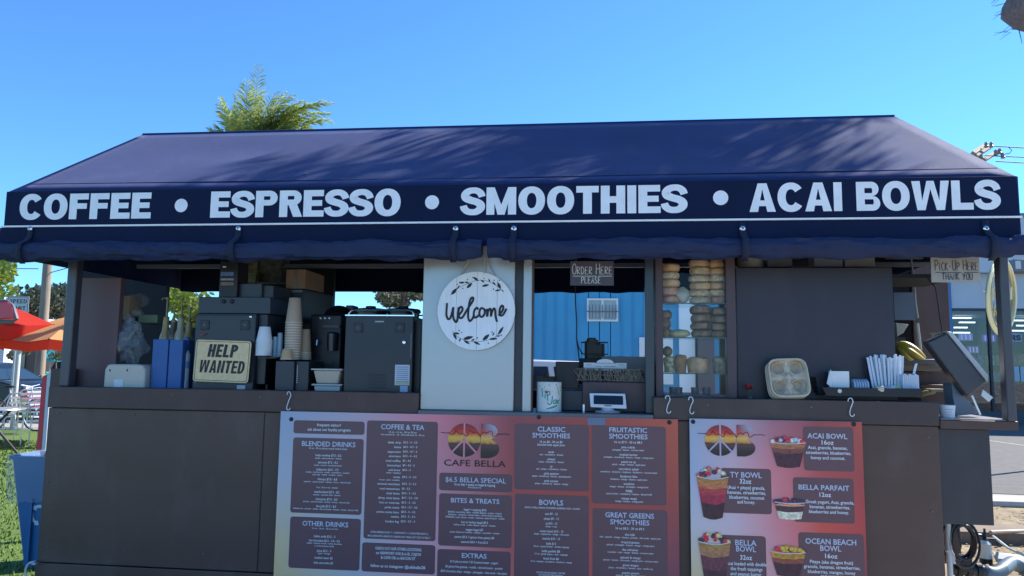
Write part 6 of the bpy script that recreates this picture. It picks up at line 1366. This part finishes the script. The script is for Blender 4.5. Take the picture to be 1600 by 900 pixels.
# shop row
sb=thing('shop_building','low shop with white upper wall and dark glazed front across the street','building',(at(30,600,28).x,28,0))
x0,x1_,_,_=rect(-80,540,66,600,28); zt=at(20,498,28).z; zm=at(20,540,28).z
MB().box(x0,x1_,28.1,34,0,zm).build('shop_front',M('shop_dark',(.04,.035,.035),.5),sb); MB().box(x0,x1_,27.9,34,zm+.001,zt).build('upper_wall',M('white_stucco',(.62,.62,.60),.85,var=.05,vs=2),sb)
for k in range(6): MB().box(x0+.3+k*.62,x0+.75+k*.62,28.04,28.1,.1,zm-.3).build('shop_window',M('shop_glass',(.06,.08,.10),.1,spec=.8),sb)
ob=thing('orange_building','building with orange wall and dark doorway behind the teal umbrella','building',(at(85,600,30).x,30,0))
x0,x1_,_,_=rect(67,540,130,600,30); zt2=at(85,512,30).z; zq=at(85,538,30).z
MB().box(x0,x1_+3,30,36,zq,zt2).build('upper_wall',mats['white_stucco'],ob); MB().box(x0,x1_+3,30.02,36,1.9,zq-.001).build('orange_wall',M('orange_wall',(.45,.22,.09),.8),ob); MB().box(x0,x1_+3,30.2,36,0,1.9).build('doorway',mats['shop_dark'],ob)
hb=thing('white_house','white gabled house roof at the left edge behind the speed sign','building',(at(-10,600,24).x,24,0))
x0,x1_,_,_=rect(-150,500,18,600,24); z1=at(-10,462,24).z; z0=at(5,500,24).z
x1_=at(2,600,24).x; MB().prism([(x0,0),(x1_,0),(x1_,z0),(x1_-.6,z1),(x0,z1+.3)],24,24.5).build('wall',mats['white_stucco'],hb)
# speed sign
SYY=12.5; sp=thing('speed_sign','grey Speed Limit road sign on a steel pole behind the umbrellas','sign',(at(27,600,SYY).x,SYY,0))
x0,x1_,z0,z1=rect(11,463,44,505,SYY)
MB().prism(rrect(x0,x1_,z0,z1,.03),SYY,SYY+.006).build('sign_plate',M('sign_grey',(.45,.47,.50),.4),sp)
def frame(x0,x1,z0,z1,w_,Y): 
    m=MB(); 
    for q in([(x0,z0),(x1,z0),(x1,z0+w_),(x0,z0+w_)],[(x0,z1-w_),(x1,z1-w_),(x1,z1),(x0,z1)],[(x0,z0+w_),(x0+w_,z0+w_),(x0+w_,z1-w_),(x0,z1-w_)],[(x1-w_,z0+w_),(x1,z0+w_),(x1,z1-w_),(x1-w_,z1-w_)]): m.flat(q,Y)
    m.flatonly=True; return m
frame(x0+.012,x1_-.012,z0+.012,z1-.012,.012,SYY-.003).build('sign_border',ink,sp,smooth=False)
m=MB(); heavyword(m,'SPEED',x0+.05,x1_-.05,z1-.17,z1-.07,SYY-.004,w=.62,s=.16,t=.15,gap=.12); heavyword(m,'LIMIT',x0+.07,x1_-.07,z1-.34,z1-.24,SYY-.004,w=.62,s=.16,t=.15,gap=.14); m.build('lettering',ink,sp,smooth=False)
MB().tube([((x0+x1_)/2,SYY+.03,0),((x0+x1_)/2,SYY+.03,z1)],.028,10).build('pole',M('galv',(.42,.43,.42),.5,metal=.3),sp)
m=MB(); xs=at(25,600,11).x; pt_=thing('steel_post','thick pale steel post standing on the lawn before the dark car','post',(xs,11,0)); MB().lathe((xs,11,0),[(.085,0),(.085,.02),(.05,.03),(.05,at(25,542,11).z),(.02,at(25,541,11).z+.01)],16).build('post',M('pale_post',(.50,.52,.50),.5),pt_); MB().box(xs-.14,xs+.12,10.95,11.05,at(25,548,11).z,at(25,541,11).z).build('cap_plate',mats['pale_post'],pt_)
# umbrellas
def umbrella(name,label,x,Y,zt,zh,R0,top,under,n=6,rot=0.3,val=.13):
    t=thing(name,label,'umbrella',(x,Y,0),'patio umbrellas on the lawn'); ap=Vector((x,Y,zt))
    P=[Vector((x+R0*math.cos(rot+2*math.pi*k/n),Y+R0*math.sin(rot+2*math.pi*k/n),zh)) for k in range(n)]
    for nm,mt,off in(('canopy_top',top,0),('canopy_lining',under,-.012)):
        m=MB()
        for k in range(n):
            a,b=P[k],P[(k+1)%n]; rows=[]
            for i in range(6):
                u=i/5; L_=ap.lerp(a,u); R_=ap.lerp(b,u); mid=(L_+R_)/2; mid.z-=0; mid+= (ap.lerp((a+b)/2,.9)-mid)*0
                sag=Vector((0,0,.03*math.sin(math.pi*u))); md=(L_+R_)/2-Vector((0,0,.05*u)); 
                md=md+(Vector((x,Y,md.z))-md)*.06*u
                rows.append((L_+sag,md+sag,R_+sag))
            o=len(m.v)
            for r_ in rows: m.v+=[q+Vector((0,0,off)) for q in r_]
            for i in range(5):
                for j in range(2): m.f.append((o+i*3+j,o+i*3+j+1,o+i*3+j+4,o+i*3+j+3))
        m.flatonly=True; m.build(nm,mt,t)
    for k in range(n): MB().tube([ap-Vector((0,0,.04)),P[k]-Vector((0,0,.02))],.008,5).build('rib',blackm,t)
    MB().tube([(x,Y,.05),(x,Y,zt+.06)],.022,10).build('pole',M('umbrella_pole',(.35,.35,.35),.4),t); MB().lathe((x,Y,0),[(.28,.012),(.28,.05),(.06,.09),(.03,.2)],20).build('base',blackm,t)
    m=MB(); 
    for k in range(n): a,b=P[k],P[(k+1)%n]; md=(a+b)/2-Vector((0,0,.05)); md+=(Vector((x,Y,md.z))-md)*.06; o=len(m.v); m.v+=[a,md,b,b-Vector((0,0,val)),md-Vector((0,0,val)),a-Vector((0,0,val))]; m.f+=[(o,o+1,o+4,o+5),(o+1,o+2,o+3,o+4)]
    m.flatonly=True; m.build('valance',under,t)
    for k in range(n): MB().ball(P[k],.016,.016,.016,6,4).build('rib_tip',blackp,t)
red=M('red_canvas',(.55,.045,.025),.8); orange=M('orange_canvas',(.82,.55,.22),.8)
trans(red,(.95,.10,.04)); trans(orange,(.95,.40,.15))
p=at(132,488,9.0); h=at(60,537,9.0); umbrella('patio_umbrella','orange topped patio umbrella with red underside, nearer the kiosk post',p.x,9.0,p.z,h.z+.05,1.38,orange,red,8,.28,.15)
p=at(-28,468,8.2); h=at(20,522,8.2); umbrella('patio_umbrella','red patio umbrella with orange edge at the far left',p.x,8.2,p.z+.05,h.z+.18,1.30,red,red,6,.15,.24)
teal=M('teal_canvas',(.03,.38,.42),.8); trans(teal,(.1,.6,.65)); p=at(80,546,24); umbrella('patio_umbrella','small teal umbrella far behind the utility pole',p.x,24,p.z,p.z-.32,.42,teal,teal,8,.2)
# red rounded headrest-like panel at edge
t=thing('rounded_sign','red rounded panel with a thick grey rim cut off by the left edge','sign',(at(8,500,3.5).x,3.5,0))
q=[at(x_,y_,3.5) for x_,y_ in((-30,470),(12,472),(18,480),(22,497),(-30,501))]; MB().prism([(v.x,v.z) for v in q],3.5,3.56).build('panel',M('red_gloss',(.62,.03,.06),.3),t,bevel=.01)
MB().tube([at(x_,y_,3.53) for x_,y_ in((-30,468),(12,471),(20,478),(26,498),(20,502),(-30,504))],.022,8).build('rim',M('rim_grey',(.12,.13,.15),.4),t)
a=at(-20,504,3.53); MB().tube([(a.x,3.53,0),(a.x,3.53,a.z)],.02,8).build('stand',M('rim_grey'),t)
# green bin, bollard
a=at(69,588,21); gbn=thing('green_bin','green wheeled bin beside the utility pole','bin',(a.x,21,0)); s_=.17
m=MB().add([(a.x-s_*.8,20.8,0.02),(a.x+s_*.8,20.8,.02),(a.x+s_*.8,21.1,.02),(a.x-s_*.8,21.1,.02),(a.x-s_,20.75,1.02),(a.x+s_,20.75,1.02),(a.x+s_,21.15,1.02),(a.x-s_,21.15,1.02)],[(0,3,2,1),(4,5,6,7),(0,1,5,4),(1,2,6,5),(2,3,7,6),(3,0,4,7)]); m.build('body',M('green_plastic',(.02,.32,.13),.4),gbn,bevel=.02); MB().box(a.x-s_-.02,a.x+s_+.02,20.72,21.18,1.021,1.07).build('lid',mats['green_plastic'],gbn,bevel=.015)
# low slatted fence behind chairs
fn=thing('slat_fence','low dark slatted fence between lawn and street','fence',(at(60,620,11.6).x,11.6,0))
fx0=at(-60,620,11.6).x; fx1=at(66,620,11.6).x
for k in range(5): MB().box(fx0,fx1,11.6,11.62,.15+.11*k,.22+.11*k).build('slat',M('fence_slat',(.05,.055,.045),.8),fn)
for k in range(4): xx=fx0+(fx1-fx0)*k/3; MB().box(xx-.03,xx+.03,11.63,11.69,0,.72).build('fence_post',mats['fence_slat'],fn)
# chairs
def chair(x,Y,rz,label):
    t=thing('metal_chair',label,'chair',(0,0,0),'aluminium patio chairs')
    def P(*a): return [Vector(q) for q in a]
    w_=.25
    for sx in(-1,1):
        MB().tube(smoothpath3([(sx*w_,.22,0),(sx*w_,.20,.45),(sx*w_,.10,.66),(sx*w_,-.15,.67),(sx*w_*1.02,-.27,.60),(sx*w_,-.24,0)]),.011,6).build('leg',alu,t)
    MB().tube(smoothpath3([(-w_+.02,.20,.43),(-w_+.02,.27,.84),(0,.29,.87),(w_-.02,.27,.84),(w_-.02,.20,.43)]),.011,6).build('back_frame',alu,t)
    for k in range(4): z=.52+.09*k; MB().obox((0,.215+.07*(z-.43)/.41,z),(w_-.02,0,0),(0,.002,0),(0,.005,.022)).build('back_slat',alu,t)
    for k in range(6): MB().box(-w_+.01,w_-.01,-.22+.072*k,-.17+.072*k,.43,.436).build('seat_slat',alu,t)
    t.location=(x,Y,.012); t.rotation_euler=(0,0,rz); return t
def smoothpath3(P,n=4):
    out=[]
    for i in range(len(P)-1):
        p0=Vector(P[max(i-1,0)]);p1=Vector(P[i]);p2=Vector(P[i+1]);p3=Vector(P[min(i+2,len(P)-1)])
        for k in range(n): t=k/n; out.append(.5*((2*p1)+(-p0+p2)*t+(2*p0-5*p1+4*p2-p3)*t*t+(-p0+3*p1-3*p2+p3)*t**3))
    out.append(Vector(P[-1])); return out
g=ground(45,700); chair(g.x-.02,g.y+.25,2.5,'aluminium slatted patio chair nearest the kiosk corner')
g=ground(30,682); chair(g.x-.1,g.y+.5,.9,'aluminium slatted patio chair turned sideways, behind the nearest one')
g=ground(-8,690); chair(g.x,g.y,-1.2,'aluminium patio chair half cut by the left edge of the photo')
g=ground(52,672); chair(g.x,g.y+.3,1.6,'aluminium patio chair farthest back by the fence')
g=ground(-12,712); t=thing('patio_table','round silver patio table cut by the left edge with dark crossed legs','table',(g.x,g.y,.012)); c=g
MB().lathe((c.x,c.y,0),[(.02,.715),(.40,.715),(.405,.725),(.40,.735),(.02,.735)],36).build('table_top',M('table_metal',(.6,.62,.64),.3,metal=.8),t)
for k in range(4): a=k*math.pi/2+.5; MB().tube([(c.x+.34*math.cos(a),c.y+.34*math.sin(a),.02),(c.x-.2*math.cos(a),c.y-.2*math.sin(a),.71)],.018,8).build('leg',M('dark_leg',(.03,.03,.035),.4),t)
# bicycle
g=ground(28,676); bk=thing('bicycle','pale framed bicycle standing among the metal chairs','bicycle',(g.x,g.y,0)); bxx,byy=g.x-.35,g.y+.3
for dx in(-.5,.5):
    w_=MB().torus((bxx+dx,byy,.35),.33,.016,'y',36,6).build('wheel',mats['tyre'],bk); m=MB()
    for k in range(10): a=k*math.pi/5; m.tube([(bxx+dx,byy,.35),(bxx+dx+.32*math.cos(a),byy,.35+.32*math.sin(a))],.002,3)
    m.torus((bxx+dx,byy,.35),.30,.008,'y',36,5); m.build('rim',alu,w_)
fr_=M('bike_paint',(.55,.57,.58),.3)
for a,b in(((-.5,.35),(-.15,.78)),((-.15,.78),(.36,.80)),((.36,.80),(-.05,.33)),((-.05,.33),(-.5,.35)),((-.05,.33),(-.17,.90)),((.5,.35),(.33,.92))): MB().tube([(bxx+a[0],byy,a[1]),(bxx+b[0],byy,b[1])],.015,8).build('frame_tube',fr_,bk)
MB().ball((bxx-.19,byy,.93),.13,.07,.03,14,6).build('saddle',blackp,bk); MB().tube([(bxx+.30,byy-.26,.98),(bxx+.33,byy,.94),(bxx+.30,byy+.26,.98)],.012,8).build('handlebar',alu,bk)
# red and white leaning board
t=thing('red_board','narrow red board with a white edge leaning behind the kiosk corner','board',(at(66,700,2.0).x,2.0,0))
a=at(70,585,2.0); b=at(61,704,2.0); q=[(b.x-.02,0),(b.x+.035,0),(a.x+.02,a.z),(a.x-.022,a.z-.02)]; q[0]=(b.x-(a.x-b.x)*.9-.03,.0); q[1]=(q[0][0]+.055,0)
MB().prism(q,2.0,2.05).build('board_face',M('red_board',(.62,.03,.05),.45,var=.1,vs=7),t); MB().prism([(q[1][0]+.002,0),(q[1][0]+.035,0),(q[2][0]+.037,a.z+.03),(q[2][0]+.002,a.z+.01)],2.0,2.06).build('board_edge',M('white_edge',(.6,.62,.66),.5),t)
# blue recycling bin
BY=1.25; a=at(12,712,BY); b=at(75,705,BY); c=at(30,888,BY); d=at(62,890,BY)
rb=thing('recycling_bin','blue recycling bin with a clear liner folded over its rim beside the kiosk','bin',((c.x+d.x)/2,BY+.15,0)); zb,ztp=.0,a.z
x0t,x1t,x0b_,x1b_=a.x+.012,b.x+.12,c.x-.01,c.x+.32
bm_=M('bin_blue',(.02,.13,.34),.42,var=.08,vs=5)
m=MB(); th=.008
def ringq(f,ins): 
    xa=x0b_+(x0t-x0b_)*f+ins; xb=x1b_+(x1t-x1b_)*f-ins; ya=BY+.03*(1-f)+ins; yb=BY+.30+.03*f-ins; z=ztp*f
    r=.03; return [(xa+r,ya,z),(xb-r,ya,z),(xb,ya+r,z),(xb,yb-r,z),(xb-r,yb,z),(xa+r,yb,z),(xa,yb-r,z),(xa,ya+r,z)]
rg=[ringq(.0,0),ringq(.5,0),ringq(.97,0),ringq(.97,-.014),ringq(1,-.014),ringq(1,th),ringq(.05,th)]
for r_ in rg: m.v+=[Vector(q) for q in r_]
for i in range(len(rg)-1):
    for k in range(8): m.f.append((i*8+k,i*8+(k+1)%8,(i+1)*8+(k+1)%8,(i+1)*8+k))
m.f.append(tuple(range(8))); m.f.append(tuple((len(rg)-1)*8+k for k in range(8))); m.build('bin_body',bm_,rb)
MB().box(x0b_+.06,x0b_+.075,BY-.003,BY+.02,.05,ztp*.62).build('bin_rib',bm_,rb)
# liner
m=MB(); NL=40; ln=[]
for i,(f,ins) in enumerate(((.9,.03),(1.0,.012),(1.012,-.0),(1.0,-.026),(.9,-.034),(.80,-.04),(.70,-.042),(.60,-.048))):
    r_=ringq(f,ins); P=[]
    for k in range(8):
        p_=Vector(r_[k]);q_=Vector(r_[(k+1)%8])
        for j in range(6):
            v=p_.lerp(q_,j/6); w_=noise.noise(v*14)*.016+noise.noise(v*35)*.006
            if i>3: v+=Vector((w_,-abs(w_)*.8,w_*(2.2 if i==7 else .4)))
            P.append(v)
    m.v+=P
for i in range(7):
    for k in range(48): m.f.append((i*48+k,i*48+(k+1)%48,(i+1)*48+(k+1)%48,(i+1)*48+k))
m.flatonly=True; m.build('liner_bag',M('liner_film',(.55,.62,.72),.22,alpha=.17,spec=.7,bump=.6,bs=25),rb)
# recycling mark: three bent arrows
m=MB(); cxr=at(60,805,BY).x; czr=at(60,805,BY).z; Rr=.062
for k in range(3):
    a0=R(90+120*k)
    pts=[(cxr+Rr*math.cos(a0+R(s_)),czr+Rr*math.sin(a0+R(s_))) for s_ in(-42,-14,14,34)]
    ribbon(m,pts,.022,BY+.012); e=Vector(pts[-1]); dd=(e-Vector(pts[-2])).normalized(); nn=Vector((-dd.y,dd.x)); m.flat([tuple(e+nn*.024),tuple(e-nn*.024),tuple(e+dd*.03)],BY+.0115)
for v in m.v: v.y=BY+.03*(1-v.z/ztp)-.003-(BY+.012-v.y)*0
m.build('recycle_mark',M('mark_white',(.6,.65,.7),.6),rb,smooth=False)
t=thing('cord_loop','pale loop of hose hooked at the lower left corner of the kiosk','hose',(at(48,895,-.03).x,-.03,.2))
MB().tube(smoothpath3([at(x_,y_,-.03) for x_,y_ in((56,878),(46,880),(40,890),(42,905),(50,925))]),.006,8).build('hose',M('pale_hose',(.5,.52,.45),.4),t); p=at(54,880,-.03); MB().ball(p,.018,.018,.014,8,5).build('fitting',alu,t)
# ================================================================== LOWER RIGHT
hc=thing('hose_coil','black coiled hose hanging under the slate end cabinet','hose',(at(1504,850,.35).x,.35,.2))
c=at(1504,848,.3)
for k in range(6): MB().torus((c.x+.006*math.sin(k*2),.28+.014*k,c.z+.006*math.cos(k*3)),.075+.008*((k*3)%4),.008,'y',30,7,sx=.75,sz=1.15).build('hose_loop',M('hose_black',(.018,.02,.024),.35),hc)
MB().tube([(c.x-.02,.3,c.z+.09),(c.x-.01,.3,.62)],.006,6).build('hanger',blackp,hc)
t=thing('drain_pipe','white drain pipe beside the hose coil under the kiosk end','pipe',(at(1483,860,.3).x,.3,0)); a=at(1481,818,.3); MB().tube([(a.x,.3,0.03),(a.x,.3,a.z+.05)],.014,10).build('pipe',M('pvc',(.6,.62,.62),.4),t); MB().tube([at(1481,858,.3),at(1487,868,.3),at(1489,880,.3)],.016,8).build('elbow',mats['pvc'],t)
t=thing('waste_valve','black pipe fittings and valve at the kiosk foot','pipe',(at(1500,890,.4).x,.4,0)); MB().tube([at(1488,889,.4),at(1537,892,.4)],.03,12).build('pipe',blackm,t)
for px in(1497,1512,1528): p=at(px,890,.4); MB().lathe(p,[(.038,-.012),(.038,.012)],16,'x').build('coupling',blackp,t)
a=at(1500,868,.4); MB().box(a.x-.03,a.x+.04,.35,.45,at(1500,890,.4).z,a.z).build('valve',blackp,t,bevel=.008)
sp_=ground(1541,882); t=thing('sprayer_bottle','white pump sprayer bottle with black nozzle standing on the soil','bottle',(sp_.x,sp_.y,.008))
z1=at(1541,848,sp_.y).z; r=(at(1551,860,sp_.y).x-at(1532,860,sp_.y).x)/2
MB().lathe((sp_.x,sp_.y,.012),[(r*.95,0),(r,.01),(r*.95,z1*.9),(r*.6,z1),(r*.3,z1+.02)],20).build('tank',M('tank_white',(.62,.62,.56),.4),t); MB().lathe((sp_.x,sp_.y,.0),[(r*1.02,.008),(r*1.02,.05)],20).build('foot_ring',blackp,t)
MB().lathe((sp_.x,sp_.y,z1),[(r*.5,.0),(r*.5,.03),(r*.3,.04),(r*.25,.075),(.01,.08),(.008,.11)],12).build('pump_head',blackp,t); MB().tube([(sp_.x,sp_.y,z1+.05),(sp_.x-.06,sp_.y-.01,z1+.06)],.012,8).build('nozzle',blackp,t); MB().tube([(sp_.x,sp_.y,z1+.03),(sp_.x+.07,sp_.y,z1+.03),(sp_.x+.09,sp_.y,z1-.02)],.01,8).build('handle',blackp,t)
t=thing('corrugated_hose','pale blue-grey corrugated hose curving along the ground','hose',(at(1570,890,.9).x,.9,0)); P=smoothpath3([at(1536,893,.45),at(1552,896,.55),at(1566,890,.7),at(1580,880,.9),at(1592,884,1.0),at(1612,900,1.0)],9)
MB().tube(P,[.029+(.009 if i%2 else 0) for i in range(len(P))],14).build('hose',M('hose_blue',(.10,.14,.17),.45),t)
a=ground(1550,832); b=ground(1660,829); t=thing('long_pipe','thin tan pipe lying across the soil beyond the sprayer bottle','pipe',(a.x,a.y,0)); p0=at(1548,832,3.2);p1=at(1660,828,3.6); MB().tube([p0,p1],.018,8).build('pipe',M('tan_pipe',(.38,.28,.20),.6),t); MB().box(p1.x-1.2,p1.x,3.3,3.7,0,p0.z-.02).build('support_block',M('weathered_board',(.20,.15,.11),.9,var=.2,vs=5),t)
t=thing('folded_boards','grey weathered board lying at an angle by the corrugated hose','board',(at(1580,865,2).x,2,0)); q=[ground(1552,862,.1),ground(1640,872,.08),ground(1640,884,.05),ground(1556,872,.07)]; MB().add(q+[v-Vector((0,0,.03)) for v in q],[(0,1,2,3),(7,6,5,4),(0,4,5,1),(1,5,6,2),(2,6,7,3),(3,7,4,0)]).build('board',M('grey_board2',(.36,.36,.36),.7,var=.1,vs=6),t)
MB().tube([at(1552,838,3.0),at(1575,856,2.4),at(1592,864,2.2),at(1610,872,2.0)],.010,8).build('strap_line',mats['pale_hose'],t)
# leaf litter on the soil
m=MB(); rnd=random.Random(9)
for k in range(5000):
    x=rnd.uniform(1.9,9); y=rnd.uniform(.6,5.2)
    if noise.noise(Vector((x*.9,y*.9,0)))<-.15: continue
    z=.012+rnd.random()*.02; a=rnd.uniform(0,6.28); s_=rnd.uniform(.01,.03); d=Vector((math.cos(a),math.sin(a),rnd.uniform(-.3,.3)))*s_; n_=Vector((-d.y,d.x,rnd.uniform(-.01,.01)))*.5; c=Vector((x,y,z))
    m.add([c-d,c-n_,c+d,c+n_],[(0,1,2,3)])
m.flatonly=True; o=m.build('leaf_litter',M('litter',(.50,.40,.20),.9,c2=(.25,.17,.08),vs=9),kind='stuff',smooth=False); o['label']='dry straw coloured leaf litter on the soil by the kerb'

# far tree line closing the horizon
m=MB(); rnd=random.Random(21)
for k in range(9000):
    x=rnd.uniform(-160,190); y=75+rnd.uniform(0,8); h=2.6+1.6*noise.noise(Vector((x*.07,0,0)))+1.2*noise.noise(Vector((x*.35,3,0)))
    p=Vector((x,y,rnd.random()**.7*max(1.2,h))); a=Vector((rnd.gauss(0,1),rnd.gauss(0,1),rnd.gauss(0,1))).normalized(); b=a.orthogonal().normalized(); z=rnd.uniform(.4,.9)
    m.add([p-a*z,p-b*z*.6,p+a*z,p+b*z*.6],[(0,1,2,3)])
m.flatonly=True; o=m.build('far_trees',pine,kind='stuff',smooth=False); o['label']='far dark tree line along the horizon'
